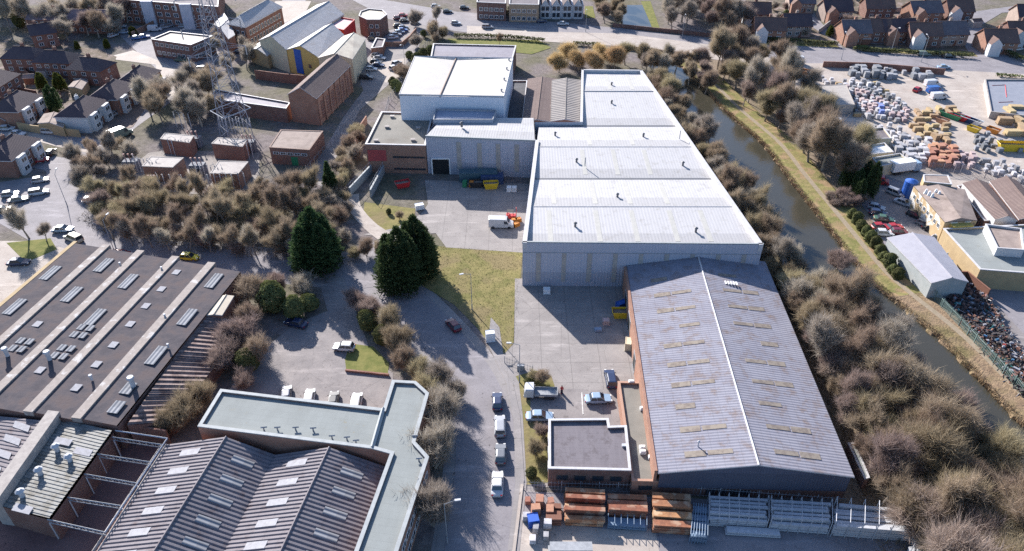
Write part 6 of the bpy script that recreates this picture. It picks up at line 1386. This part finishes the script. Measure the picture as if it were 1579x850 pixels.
# scrap heap at the right
rr_ = random.Random(9); b = MB(); sm = [plain('scrap_dark', (.07, .06, .06), .9), mat('scrap_rust', (.22, .11, .08), (.12, .07, .06), rough=.9), plain('scrap_silver', (.30, .30, .33), .5), plain('scrap_blue', (.05, .14, .25)), plain('scrap_red', (.35, .06, .05)), plain('scrap_teal', (.06, .25, .25))]
PL = [W(*a) for a in ((1440, 436), (1486, 438), (1524, 466), (1568, 540), (1640, 640), (1640, 700), (1540, 575), (1480, 505))]
def inside(P, x, y):
    ins = False; j = len(P) - 1
    for i in range(len(P)):
        if (P[i].y > y) != (P[j].y > y) and x < (P[j].x - P[i].x) * (y - P[i].y) / (P[j].y - P[i].y) + P[i].x: ins = not ins
        j = i
    return ins
n = 0
while n < 2400:
    x, y = rr_.uniform(65, 125), rr_.uniform(75, 125)
    if not inside(PL, x, y): continue
    n += 1; s_ = rr_.uniform(.12, .5); z_ = rr_.uniform(0, 1.3); k_ = rr_.choices(range(6), (9, 6, 2.4, .7, .25, .4))[0]
    if rr_.random() < .4: a = Vector((x, y, z_)); b.bar(a, a + Vector((rr_.uniform(-1.5, 1.5), rr_.uniform(-1.5, 1.5), rr_.uniform(-.3, .5))), .06, 4, k_)
    else: b.box((x, y, z_), (s_ * rr_.uniform(1, 2.5), s_, s_ * rr_.uniform(.4, 1)), rz=rr_.uniform(0, 3), mi=k_, top=(rr_.uniform(.5, 1), rr_.uniform(.5, 1)))
o = b.build('scrap_heap', sm); tag(o, 'heap of mixed dark and rusty scrap metal behind the green palisade fence', 'scrap', kind='stuff')
# ---------------- trees ----------------
BARK = mat('tree_bark', (.38, .335, .28), (.26, .22, .18), rough=1, scale=2, obj=True, randobj=.4, spec=.1)
TWIG = mat('brown_twigs', (.385, .305, .23), (.28, .22, .165), rough=1, scale=.7, obj=True, randobj=.28, spec=.05)
TWIGO = mat('olive_twigs', (.39, .325, .22), (.295, .245, .165), rough=1, scale=.7, obj=True, randobj=.28, spec=.05)
TWIGG = mat('grey_twigs', (.44, .385, .325), (.325, .285, .24), rough=1, scale=.7, obj=True, randobj=.35, spec=.05)
TWIGP = mat('purple_twigs', (.365, .285, .25), (.27, .21, .185), rough=1, scale=.7, obj=True, randobj=.28, spec=.05)
WILLOW = mat('golden_twigs', (.60, .44, .24), (.48, .35, .19), rough=1, scale=.7, obj=True, randobj=.2, spec=.05)
IVY = mat('green_leaves', (.085, .10, .04), (.15, .155, .06), rough=.8, scale=1.2, obj=True, randobj=.5, spec=.2)
CONIF = mat('conifer_leaves', (.045, .075, .03), (.08, .115, .045), rough=.8, scale=1.3, obj=True, randobj=.2, spec=.2)
CONIY = mat('yellow_green_leaves', (.14, .14, .03), (.07, .09, .022), rough=.8, scale=.8, obj=True, randobj=.2, spec=.2)
def translucent(m, f):
    """thin twigs and leaves pass and scatter light from behind"""
    t_ = m.node_tree; bs = t_.nodes['Principled BSDF']; out = [n for n in t_.nodes if n.type == 'OUTPUT_MATERIAL'][0]
    tr_ = t_.nodes.new('ShaderNodeBsdfTranslucent'); mx = t_.nodes.new('ShaderNodeMixShader'); mx.inputs[0].default_value = f
    t_.links.new(bs.inputs['Base Color'].links[0].from_socket, tr_.inputs[0])
    t_.links.new(bs.outputs[0], mx.inputs[1]); t_.links.new(tr_.outputs[0], mx.inputs[2]); t_.links.new(mx.outputs[0], out.inputs[0])
for m_ in (TWIG, TWIGO, TWIGG, TWIGP, WILLOW): translucent(m_, .35)  # added to brighten backlit flat twigs, standing in for round lit sides
for m_ in (IVY, CONIY, CONIF): translucent(m_, .25)
def grow(seed, h, spread, levels=4, stems=1, up=.5, twig=10, tl=1.3, tw=.021, droop=0.0):
    rg = random.Random(seed); T, C = MB(), MB(); Z0 = [(0, 0)] * 4
    def rnd(): return Vector((rg.gauss(0, 1), rg.gauss(0, 1), rg.gauss(0, 1))).normalized()
    def seg(a, c_, r0, r1_, mb):
        if r0 > .028: mb.bar(a, c_, r0, 5 if r0 > .1 else 3, r2=r1_)
        else:
            s_ = (c_ - a).cross(rnd()); s_ = s_.normalized() * max(r0, .02) if s_.length > 1e-6 else Vector((.02, 0, 0))
            mb.poly([a - s_, a + s_, c_ + s_ * .6, c_ - s_ * .6], uv=Z0)
    def twigs(p, d, n):
        for _ in range(n):
            dd = (d * .9 + rnd() * .75 + Vector((0, 0, .3 - droop))).normalized(); L = tl * rg.uniform(.45, 1.35); s_ = dd.cross(rnd())
            if s_.length < 1e-3: continue
            s_ = s_.normalized() * tw * rg.uniform(.5, 1.1); q = p + rnd() * .2; m = q + dd * L * .5; e = m + (dd + rnd() * .45 + Vector((0, 0, .1 - droop))).normalized() * L * .6
            C.poly([q - s_, q + s_, m + s_ * .8, m - s_ * .8], uv=Z0); C.poly([m - s_ * .8, m + s_ * .8, e], uv=[(0, 0)] * 3)
            e2 = q + dd * L * .35 + rnd() * L * .5; k = q + dd * L * .3; C.poly([k - s_ * .6, k + s_ * .6, e2], uv=[(0, 0)] * 3)
    def br(a, d, L, r_, lv):
        n = 3; p = a
        for i in range(n):
            dn = (d + rnd() * .18 + Vector((0, 0, .09 - droop * .3 * (lv > 1)))).normalized(); e = p + dn * L / n; r2 = r_ * .82
            seg(p, e, r_, r2, T if lv < 3 and stems == 1 or lv < 2 else C)
            if lv < levels and (i > 0 or lv > 0):
                for _ in range(2 if lv < 2 else rg.choice((1, 1, 2))):
                    sd_ = rnd(); sd_.z = abs(sd_.z) * up; sd_ = (sd_ * spread + dn * .6).normalized(); br(e, sd_, L * rg.uniform(.45, .8), r2 * .6, lv + 1)
            if lv >= 3: twigs(e, dn, max(2, twig // 3))
            p, d, r_ = e, dn, r2
        if lv < levels - 1: br(p, (d + rnd() * .3).normalized(), L * .6, r_ * .8, lv + 1)
    for s_ in range(stems):
        a = Vector((0, 0, 0)) if stems == 1 else Vector((rg.uniform(-.12, .12), rg.uniform(-.12, .12), 0))
        d = Vector((0, 0, 1)) if stems == 1 else Vector((rg.uniform(-.8, .8), rg.uniform(-.8, .8), 1)).normalized()
        br(a, d, h * (.40 if stems == 1 else .5) * rg.uniform(.8, 1.1), h * (.027 if stems == 1 else .012), 0 if stems == 1 else 1)
    return T, C
def conifer(seed, h, rad, tufts, n, size):
    """several upright ragged spires grown into one dark crown"""
    rg = random.Random(seed); T, C = MB(), MB(); T.bar((0, 0, 0), (0, 0, h * .8), .25, 6, r2=.06)
    sp = [(0, 0, h, rad * .62)] + [(math.cos(a) * rad * f, math.sin(a) * rad * f, h * hh, rad * rg.uniform(.34, .5)) for a, f, hh in [(i * 6.283 / tufts + rg.uniform(-.25, .25), rg.uniform(.38, .7), rg.uniform(.62, .93)) for i in range(tufts)]]
    for x, y, hh, r0 in sp:
        T.bar((x * .1, y * .1, h * .1), (x, y, hh * .9), .09, 4, r2=.03)
        for _ in range(int(n / len(sp) * (1.6 if x == 0 else 1))):
            f = rg.random() ** .8; z = .3 + (hh - .3) * f; a = rg.uniform(0, 6.283); lump = 1 + .22 * math.sin(z * 3.1 + a * 3 + x * 5) + .18 * math.sin(z * 6.3 - a * 2 + y * 4)
            r_ = r0 * (min(1, (1 - f) * 1.7) ** .7) * lump * (1 - abs(rg.gauss(0, .16))); p = Vector((x + math.cos(a) * r_, y + math.sin(a) * r_, z))
            d = Vector((math.cos(a) * .7 + rg.gauss(0, .35), math.sin(a) * .7 + rg.gauss(0, .35), rg.uniform(-.1, 1.2))).normalized(); s_ = d.cross(Vector((rg.gauss(0, 1), rg.gauss(0, 1), rg.gauss(0, 1)))).normalized() * size * .32 * rg.uniform(.5, 1.2); L = size * rg.uniform(.6, 1.7)
            C.poly([p - s_, p + d * L * .4 - s_ * .9, p + d * L, p + d * L * .4 + s_ * .9], uv=[(0, 0)] * 4)
    return T, C
def leafy(seed, h, rad, n, size, shape='cone', base=0.0):
    rg = random.Random(seed); T, C = MB(), MB(); T.bar((0, 0, 0), (0, 0, h * .8), .22, 6, r2=.05)
    lobes = [(rg.uniform(0, 6.28), rg.uniform(.1, .97), rg.uniform(.12, .42)) for _ in range(26)]
    for k_ in range(0, len(lobes), 3): a_, f_, _ = lobes[k_]; T.bar((0, 0, h * f_ * .7), (math.cos(a_) * rad * .6, math.sin(a_) * rad * .6, h * f_ * .8), .06, 4)
    for _ in range(n):
        f = rg.random() ** .85; z = base + (h - base) * f; a = rg.uniform(0, 6.28)
        pr = (min(1, (1 - f) * 1.9) ** .6 * min(1, .55 + f * 2)) if shape == 'cone' else math.sqrt(max(0, 1 - (2 * f - 1) ** 2)) * .98 + .05
        bl = 0
        for la, lf, ls in lobes:
            da = abs((a - la + math.pi) % (2 * math.pi) - math.pi); bl = max(bl, ls * math.exp(-(da / .35) ** 2 - ((f - lf) / .09) ** 2))
        r_ = rad * pr * (.68 + bl) * (1 - abs(rg.gauss(0, .10)) if rg.random() < .8 else rg.random()); p = Vector((math.cos(a) * r_, math.sin(a) * r_, z))
        nrm = Vector((math.cos(a) + rg.gauss(0, .5), math.sin(a) + rg.gauss(0, .5), rg.gauss(.5, .5))).normalized(); u = nrm.orthogonal().normalized(); u.rotate(Matrix.Rotation(rg.uniform(0, 6.28), 3, nrm)); v_ = nrm.cross(u); s_ = size * rg.uniform(.5, 1.3)
        C.poly([p - u * s_ * .5, p + v_ * s_ * .5, p + u * s_ * .5, p - v_ * s_ * .45], uv=[(0, 0)] * 4)
    return T, C
TP = {}
def tree_proto(key, name, mbs, bark, leaf):
    root = thing(name, 'tmp', 'tree'); T, C = mbs; T.build('trunk', bark, root); C.build('crown', leaf, root); TP[key] = root; root['top'] = 0; del root['top']
print('growing')
tree_proto('t1', 'bare_tree', grow(11, 8.8, 1.0), BARK, TWIG); tree_proto('t2', 'bare_tree', grow(12, 8.2, 1.15), BARK, TWIGO); tree_proto('t3', 'bare_tree', grow(13, 9.2, .85, twig=8), BARK, TWIGG)
tree_proto('t5', 'bare_tree', grow(15, 9.6, .62, twig=7, tl=1.4), BARK, TWIG); tree_proto('t6', 'bare_tree', grow(16, 9.0, .7, twig=7, tl=1.5), BARK, TWIGO)
tree_proto('t4', 'bare_tree', grow(14, 8.4, 1.05), BARK, TWIGP)
tree_proto('b1', 'bare_shrub', grow(21, 5.6, 1.0, 4, 6, twig=8, tl=1.1), BARK, TWIG); tree_proto('b2', 'bare_shrub', grow(22, 5.2, 1.1, 4, 7, twig=8, tl=1.1), BARK, TWIGO); tree_proto('b3', 'bare_shrub', grow(23, 4.8, 1.1, 4, 6, twig=9, tl=1.1), BARK, TWIGP); tree_proto('b4', 'bare_shrub', grow(24, 4.8, 1.1, 4, 7, twig=9, tl=1.1), BARK, TWIGG)
tree_proto('w', 'willow_tree', grow(31, 7.4, 1.1, droop=.45, tl=1.7, twig=16), BARK, WILLOW)
tree_proto('g', 'leafy_shrub', leafy(41, 4.2, 2.4, 5200, .26, 'ball'), BARK, IVY)
tree_proto('c', 'conifer_tree', conifer(42, 13, 4.4, 10, 30000, .5), BARK, CONIF); tree_proto('c2', 'conifer_tree', conifer(43, 8, 1.7, 4, 5000, .4), BARK, CONIF)
tree_proto('y', 'conifer_tree', conifer(44, 6, 2.4, 6, 7000, .4), BARK, CONIY)
print('faces', {k_: len(r_.children[1].data.polygons) for k_, r_ in TP.items()})
TR = random.Random(77); TPUT = []
def tree(kind, x, y, label, group=None, sc=1.0, hz=None, cat=None):
    s_ = sc * TR.uniform(.85, 1.15); r_ = dup(TP[kind], (x, y, 0), TR.uniform(0, 6.28), label, group, (s_ * (TR.uniform(.78, 1.25) if kind[0] in 'tb' else 1), s_ * (TR.uniform(.78, 1.25) if kind[0] in 'tb' else 1), s_ * (hz or TR.uniform(.85, 1.25))))
    r_['category'] = cat or ('shrub' if kind[0] in 'bg' else 'tree'); TPUT.append((x, y)); return r_
def tpx(kind, px, py, label, group=None, sc=1.0, hz=None, cat=None): p = W(px, py); return tree(kind, p.x, p.y, label, group, sc, hz, cat)
def belt(P, n, gap, kinds, label, group, sc=(.8, 1.1), seed=0, avoid=None):
    global TR
    rg = random.Random(seed); xs_ = [p[0] for p in P]; ys_ = [p[1] for p in P]; P = [Vector((p[0], p[1], 0)) for p in P]; c_ = 0
    for _ in range(9000):
        if c_ >= n: break
        x, y = rg.uniform(min(xs_), max(xs_)), rg.uniform(min(ys_), max(ys_))
        if not inside(P, x, y) or any((x - a) ** 2 + (y - b_) ** 2 < gap * gap for a, b_ in TPUT): continue
        k_ = rg.choice(kinds); tree(k_, x, y, label.replace('KIND', 'shrub' if k_[0] in 'bg' else 'tree'), group, rg.uniform(*sc)); c_ += 1
# waterside thicket beside the grey roofed warehouse
LBy = sorted([(p.y, p.x) for p in LB])
def lbx(y):
    for (y0, x0), (y1, x1) in zip(LBy[:-1], LBy[1:]):
        if y0 <= y <= y1: return x0 + (x1 - x0) * (y - y0) / (y1 - y0)
    return LBy[0][1] if y < LBy[0][0] else LBy[-1][1]
def band(y0, y1, xf, over=0.0):
    ys_ = [y0 + (y1 - y0) * i / 8 for i in range(9)]; return [(xf(y), y) for y in ys_] + [(lbx(y) + over, y) for y in ys_[::-1]]
belt(band(50, 84, lambda y: 53.5, 3.6), 60, 2.5, ['t2', 't1', 't6', 't2', 't5', 't4'], 'bare olive brown KIND in the near half of the thicket between grey warehouse and canal', 'near half of the canal side thicket', (.75, 1.4), 1)
belt(band(84, 114, lambda y: 53.5, 1.5), 50, 2.4, ['t1', 't4', 't5', 't2', 't3'], 'bare brown KIND in the far half of the thicket between grey warehouse and canal', 'far half of the canal side thicket', (.7, 1.25), 2)
belt(band(113, 165, lambda y: 52.5 - (y - 122) * .10), 34, 2.8, ['b1', 't5', 'b2', 't3', 't6'], 'bare grey KIND on the narrow canal bank behind the right wall of the silver shed', 'bank trees beside the silver shed', (.75, 1.05), 3)
belt(band(165, 226, lambda y: 48.0 - (y - 165) * .10), 28, 3.4, ['t3', 't1', 'b1', 't2'], 'bare KIND on the canal bank beside the tapering back block of the silver shed', 'bank trees beside the shed back block', (.75, 1.0), 4)
def PX(*pts): return [tuple(W(*p))[:2] for p in pts]
belt(PX((1078, 110), (1150, 88), (1200, 110), (1238, 150), (1262, 190), (1290, 230), (1330, 262), (1330, 300), (1290, 295), (1230, 240), (1190, 200), (1120, 150)), 46, 3.6, ['t1', 't2', 't3', 't1', 't4'], 'bare brown KIND in the towpath wood between the canal and the goods yard', 'towpath wood', (.9, 1.5), 5)
belt(PX((1060, 100), (1085, 120), (1090, 150), (1060, 130)), 5, 3.5, ['t4', 't1'], 'bare KIND by the canal just below the road bridge', 'trees below the road bridge', (.8, 1), 6)
belt(PX((125, 330), (155, 300), (230, 300), (390, 305), (480, 290), (500, 330), (530, 400), (450, 402), (300, 388), (170, 365)), 84, 2.5, ['b1', 't5', 't6', 't5', 'b3', 't6', 'b2'], 'bare KIND in the scrub strip between the substation and the estate road', 'scrub between substation and road', (.6, .85), 7)
for i, (a, c_) in enumerate(((205, 385), (235, 388), (262, 392), (295, 392), (325, 395), (358, 397), (395, 400), (425, 402), (455, 404), (175, 375))): tpx('t5' if i % 2 else 't3', a, c_ - 6, 'slim bare tree in the kerbside row of scrub along the estate road', 'front row of the scrub strip', .72)
for i, (a, c_) in enumerate(((862, 112), (892, 108), (918, 112), (948, 106), (876, 98), (930, 98))): tpx('w', a, c_, 'golden twigged willow in the clump behind the silver shed back block', 'golden willows behind the silver shed', 1.15)
belt(PX((955, 100), (1040, 95), (1050, 125), (1000, 118), (990, 108)), 9, 3.5, ['t1', 't2', 't3'], 'bare tree between the golden willows and the canal', 'trees between willows and canal', (.8, 1.1), 8)
belt(PX((1012, 8), (1140, 8), (1150, 58), (1030, 52)), 22, 4.6, ['t4', 't3', 't1'], 'bare purplish tree beyond the road bridge right of the canal', 'wood right of the canal beyond the bridge', (1.1, 1.45), 9)
belt(PX((915, 4), (958, 4), (962, 44), (925, 40)), 10, 4, ['t2', 't1'], 'bare tree between the white gabled terrace and the canal', 'trees between terrace and canal', (.8, 1), 10)
belt(PX((645, 58), (690, 52), (700, 70), (650, 92), (625, 130), (606, 150), (600, 140), (625, 105)), 14, 3.3, ['b1', 'b2', 'b4', 'g'], 'KIND in the overgrown strip between the lane and the back warehouse', 'overgrown lane strip', (.6, .9), 11)
belt(PX((505, 300), (522, 250), (548, 200), (560, 215), (545, 250), (530, 300), (535, 380), (500, 330)), 20, 2.8, ['b1', 'b4', 'b2'], 'bare KIND in the strip between the lane and the brick office ramp', 'strip beside the ramp', (.55, .8), 12)
belt(PX((0, 12), (28, 12), (60, 55), (40, 60), (0, 55)), 7, 4.5, ['t3', 't1', 'g'], 'tall KIND in the top left corner behind the far terrace', 'top left corner trees', (1.3, 1.7), 13)
belt(PX((60, 30), (200, 30), (190, 60), (100, 65)), 16, 4.6, ['t4', 't1', 'b4', 't3'], 'bare purplish KIND on the green in front of the flats at the upper left', 'trees in front of the flats', (1.0, 1.45), 14)
belt(PX((240, 150), (300, 140), (330, 130), (330, 195), (280, 200), (232, 200)), 14, 4.2, ['t3', 'b4', 't1', 't3'], 'pale bare KIND between the white ended semis and the substation', 'pale trees above the substation', (1.0, 1.3), 15)
belt(PX((120, 225), (190, 225), (210, 240), (190, 290), (130, 300), (110, 270)), 15, 3.6, ['b4', 't3', 'b4', 'b1'], 'pale bare KIND in the corner between the side road and the substation', 'pale scrub left of the substation', (.6, .9), 16)
belt(PX((338, 62), (380, 72), (395, 108), (350, 125), (330, 110)), 10, 4, ['t3', 'b4'], 'pale bare KIND around the pylon below the red brick office', 'pale trees round the pylon', (.7, 1), 17)
belt(PX((1150, 2), (1300, -5), (1480, -5), (1500, 70), (1320, 66), (1180, 60)), 26, 5.0, ['b4', 'g', 'b3', 't3'], 'garden KIND among the brick houses beyond the top road', 'garden plants among the far houses', (.5, .85), 18)
belt(PX((0, 165), (60, 150), (110, 160), (90, 185), (10, 195)), 8, 4, ['b3', 'g', 'b4'], 'garden KIND behind the semis at the left edge', 'garden plants at the left edge', (.4, .7), 19)
# conifers
tpx('c', 492, 412, 'dark dense conifer, left of the two large ones beside the road junction', sc=1.0, hz=.95); tpx('c', 620, 444, 'dark dense conifer, nearer part of the large double crown at the drive entrance', sc=1.02, hz=1.0); tpx('c', 644, 424, 'dark dense conifer, farther part of the large double crown at the drive entrance', sc=.9, hz=1.05)
tpx('c2', 511, 302, 'slim pointed conifer behind the large left conifer', sc=1.0); 
tpx('y', 67, 138, 'rounded yellow green conifer, left of the three behind the semis', sc=.85); tpx('y', 94, 140, 'rounded yellow green conifer, right of the three behind the semis', sc=.8); tpx('c2', 87, 172, 'dark pointed conifer, nearest of the three behind the semis', sc=1.2)
tpx('y', 206, 55, 'bright yellow green bush beside the light blue saloon', sc=.6); tpx('y', 166, 75, 'yellowish bush left of the pale forecourt corner', sc=.6); tpx('y', 120, 76, 'small yellow green garden tree on the pale path', sc=.45)
tpx('y', 1278, 56, 'round olive bush at the mouth of the side road beyond the top road', sc=.6); tpx('y', 1470, 32, 'mossy round bush in front of the top edge house', sc=.9); tpx('g', 1140, 60, 'green shrub at the right end of the bridge parapet', sc=1.1)
for i, (a, c_) in enumerate(((1303, 290), (1318, 300), (1330, 290), (1322, 312), (1338, 305))): tpx('c2', a, c_, 'dark conifer in the clump at the top end of the right lane', 'dark conifers by the red van', .85)
for i in range(11): tpx('g', 1312 + i * 7.0, 338 + i * 9.4, 'leafy green shrub in the hedge between the towpath and the parked cars', 'hedge between towpath and cars', .62)
for i in range(7): tpx('b3', 1278 + i * 8, 312 + (i % 2) * 8, 'rusty bare shrub at the bend of the towpath', 'rusty shrubs at the towpath', .6)
for i in range(6): tpx('c2', 735 + i * 3, 400, '', None, .1) if False else None
# hedges along the top road
def hedge(pts, wd, h, label, m=IVY, name='hedge'):
    P = [W(*a) for a in pts]; b = MB(); rg = random.Random(len(label)); c_ = MB()
    for p, q_ in zip(P[:-1], P[1:]):
        d = q_ - p; L = d.length; d.normalize(); n_ = Vector((-d.y, d.x, 0))
        for _ in range(int(L * wd * 26)):
            o_ = p + d * rg.uniform(0, L) + n_ * rg.uniform(-wd / 2, wd / 2) + Vector((0, 0, h * (1 - abs(rg.gauss(0, .3))))); o_.z = max(o_.z, .1); u = Vector((rg.gauss(0, 1), rg.gauss(0, 1), rg.gauss(0, .5))).normalized(); v_ = u.cross(Vector((rg.gauss(0, .4), rg.gauss(0, .4), 1))).normalized(); s_ = rg.uniform(.15, .35)
            b.poly([o_ - u * s_, o_ + v_ * s_, o_ + u * s_, o_ - v_ * s_], uv=[(0, 0)] * 4)
        k_ = 0
        while k_ < L: c_.bar(p + d * k_, p + d * k_ + Vector((0, 0, h * .8)), .05); k_ += 1.0
    t = thing(name, label, 'hedge', P[0]); b.build('foliage', m, t); c_.build('stems', BARK, t)
hedge([(1150, 64), (1220, 67), (1292, 72)], 1.6, 1.8, 'trimmed green hedge along the top road left of the side road'); hedge([(1314, 78), (1400, 84), (1500, 90)], 1.8, 1.6, 'long trimmed green hedge along the top road before the slate blue house')
hedge([(1535, 78), (1579, 96), (1640, 104)], 2, 1.8, 'dark hedge curving round the right end of the top road'); hedge([(700, 58), (780, 60), (840, 66)], 2, 1.5, 'green hedge strip beside the verge behind the back warehouse'); hedge([(884, 70), (925, 72)], 2, 1.3, 'short dark hedge on the pale pavement behind the willows')
hedge([(1535, 118), (1579, 121)], 1.4, 1, 'low hedge behind the blue grey trade counter')
# roadside trees and bushes around the left car park
for (kd, a, c_, sc_, lb) in (('b4', 672, 722, 1.05, 'round pale twigged tree beside the middle of the road, right of the grey roofed wing'), ('b4', 668, 812, 1.0, 'round pale twigged tree lowest of those right of the grey roofed wing'), ('b4', 690, 655, .95, 'pale twigged tree above the round one beside the road'), ('b2', 655, 622, .9, 'olive twigged tree right of the far tip of the green grey roof'), ('b4', 700, 618, .7, 'small pale tree at the kerb by the dark blue hatchback'), ('b2', 645, 588, .85, 'olive bare bush between the green lawn triangle and the road'), ('b4', 680, 590, .75, 'grey bare bush at the kerb on the inside of the bend'), ('b1', 622, 572, .75, 'brown bare bush above the point of the green grey roof'),
        ('g', 590, 530, .95, 'dark green bush above the lawn triangle'), ('b2', 612, 545, .85, 'olive bush right of the dark green bush on the road island'), ('g', 568, 508, .9, 'green bush in the middle of the road island'), ('b3', 552, 478, 1.0, 'purplish bare bush at the far tip of the road island'), ('b3', 574, 492, .8, 'smaller purplish bare bush on the road island'), ('b2', 600, 512, .8, 'brown green bush on the road side of the island'),
        ('g', 425, 478, 1.25, 'large dark green bush at the head of the left car park'), ('g', 455, 490, 1.2, 'green bush overhanging the dark car in the left car park'), ('g', 478, 478, .9, 'bright green bush right of the large dark green one'), ('b1', 400, 470, 1.0, 'brown bare bush behind the large dark green bush'), ('b3', 430, 452, .9, 'purple brown bush on the estate road side of the car park'), ('b4', 465, 455, .8, 'grey twigged bush at the mouth of the left car park'),
        ('b3', 370, 535, 1.05, 'large reddish bare bush against the rust stained roof'), ('b3', 350, 570, 1.0, 'second reddish bare bush against the rust stained roof'), ('b1', 390, 505, .95, 'brown bare bush at the end of the rust stained roof'), ('g', 385, 570, 1.0, 'dark green bush in the shade left of the car park'), ('b1', 400, 560, .9, 'brown twiggy bush at the left side of the car park'), ('b3', 380, 600, .7, 'low reddish bush behind the grey green roof'),
        ('b2', 290, 652, 1.15, 'large pale olive bush between rust stained roof and grey green roof'), ('b2', 262, 668, .9, 'pale olive bush touching the dark roof strip'), ('b2', 318, 630, .8, 'pale olive bush at the corner of the grey green roof'),
        ('g', 600, 330, .35, 'small round shrub on the oval grass island'), ('b1', 616, 338, .4, 'bare young shrub on the oval grass island'), ('t1', 583, 402, .55, 'bare tree on the verge between the two large conifers'), ('b1', 565, 395, .6, 'brown shrub right of the large left conifer'), ('b2', 548, 400, .6, 'olive shrub at the foot of the large left conifer'),
        ('g', 815, 595, .45, 'mossy shrub at the top of the bed by the yard entrance'), ('b1', 836, 590, .5, 'russet shrub in the bed by the yard entrance'), ('b2', 822, 585, .45, 'straw coloured shrub in the bed by the yard entrance'), ('b3', 836, 672, .4, 'reddish shrub beside the office left wall'), ('b2', 825, 700, .5, 'twiggy shrub in the strip left of the office'), ('g', 820, 735, .4, 'green shrub at the near end of the strip left of the office'),
        ('t3', 45, 368, .8, 'pale bare tree on the grass at the left road corner'), ('t3', 72, 372, .8, 'second pale bare tree on the grass at the left road corner'), ('t3', 232, 175, 1.1, 'tall pale bare tree by the drive of the white ended semi'), ('t3', 290, 190, 1.15, 'tall bare tree with dark limbs above the transformer houses'), ('b3', 1290, 415, .8, 'reddish bush overhanging the canal at the far end of the thicket'), ('b1', 1225, 425, .8, 'brown bush at the far end of the thicket by the warehouse corner'), ('t1', 770, 70, .5, 'bare tree on the verge behind the back warehouse'), ('t1', 790, 30, .6, 'bare tree in front of the tan apartments'), ('b4', 640, 40, .9, 'bare tree between the car park and the lane'), ('t3', 672, 40, .8, 'bare tree above the overgrown lane strip')):
    tpx(kd, a, c_, lb, sc=sc_)
for k_ in TP.values():
    for c_ in list(k_.children): bpy.data.objects.remove(c_)
    bpy.data.objects.remove(k_)
# undergrowth and rough grass as loose ground cover
def cover(name, label, areas, dens, size, h, m, seed):
    rg = random.Random(seed); b = MB()
    for A_ in areas:
        P = [Vector((p[0], p[1], 0)) for p in A_]; xs_ = [p.x for p in P]; ys_ = [p.y for p in P]
        for _ in range(int((max(xs_) - min(xs_)) * (max(ys_) - min(ys_)) * dens)):
            x, y = rg.uniform(min(xs_), max(xs_)), rg.uniform(min(ys_), max(ys_))
            if not inside(P, x, y): continue
            d = Vector((rg.gauss(0, .7), rg.gauss(0, .7), rg.uniform(.2, 1))).normalized(); s_ = d.cross(Vector((rg.gauss(0, 1), rg.gauss(0, 1), .1))).normalized() * size * .5; q_ = Vector((x, y, 0)); e = q_ + d * h * rg.uniform(.4, 1.4)
            b.poly([q_ - s_, q_ + s_, e + s_ * .4, e - s_ * .4], uv=[(0, 0)] * 4)
    o = b.build(name, m); tag(o, label, 'undergrowth', kind='stuff')
cover('undergrowth', 'low tangled brown undergrowth beneath the canal side trees', [band(50, 225, lambda y: 50.2 - max(0, y - 120) * .10)], 5, .09, 1.2, mat('bramble', (.16, .12, .08), (.22, .17, .11), rough=1, scale=.5, spec=.05), 1)
cover('undergrowth', 'low brown scrub floor between the substation and the road', [PX((120, 340), (150, 296), (390, 300), (490, 285), (540, 410), (450, 404), (300, 390), (170, 370))], 4, .09, .9, mat('scrub_floor', (.22, .17, .11), (.16, .13, .08), rough=1, scale=.5, spec=.05), 2)
cover('grass', 'rough yellow green grass on the slope left of the warehouse yard', [PX((676, 380), (806, 390), (802, 434), (792, 530), (776, 546), (735, 505), (650, 440))], 14, .07, .22, mat('grass_blades', (.18, .17, .06), (.28, .235, .11), rough=1, scale=.6, spec=.05), 3)
cover('grass', 'dry rough grass along the towpath banks', [[(p.x, p.y) for p in offs(RB, .6)[3:]] + [(p.x, p.y) for p in offs(RB, 3.2)[3:]][::-1]], 0, .06, .25, GRASSM, 4) if False else None

rg = random.Random(8); b = MB()
for line, w0, w1, n in ((RB, -.5, .7, 9000), (LB, -1.2, .3, 5000)):
    pts_ = resample(line, 1.0)
    for _ in range(n):
        i = rg.randrange(8, len(pts_) - 1); p = pts_[i] + (pts_[i + 1] - pts_[i]) * rg.random()
        if 100 < p.y < 118 and rg.random() < .3: continue
        dn = (pts_[i + 1] - pts_[i]).normalized(); nn = Vector((-dn.y, dn.x, 0)); nn = nn if nn.x > 0 else -nn
        q = p + nn * rg.uniform(w0, w1); q.z = .05; e = q + Vector((rg.gauss(0, .2), rg.gauss(0, .2), rg.uniform(.3, 1.1))); s_ = Vector((rg.gauss(0, 1), rg.gauss(0, 1), 0)).normalized() * .045
        b.poly([q - s_, q + s_, e + s_ * .5, e - s_ * .5], uv=[(0, 0)] * 4)
o = b.build('reeds', mat('dry_reeds', (.40, .30, .19), (.28, .20, .13), rough=1, scale=.5, spec=.05)); tag(o, 'dry tan reeds fringing both edges of the canal', 'reeds', kind='stuff')
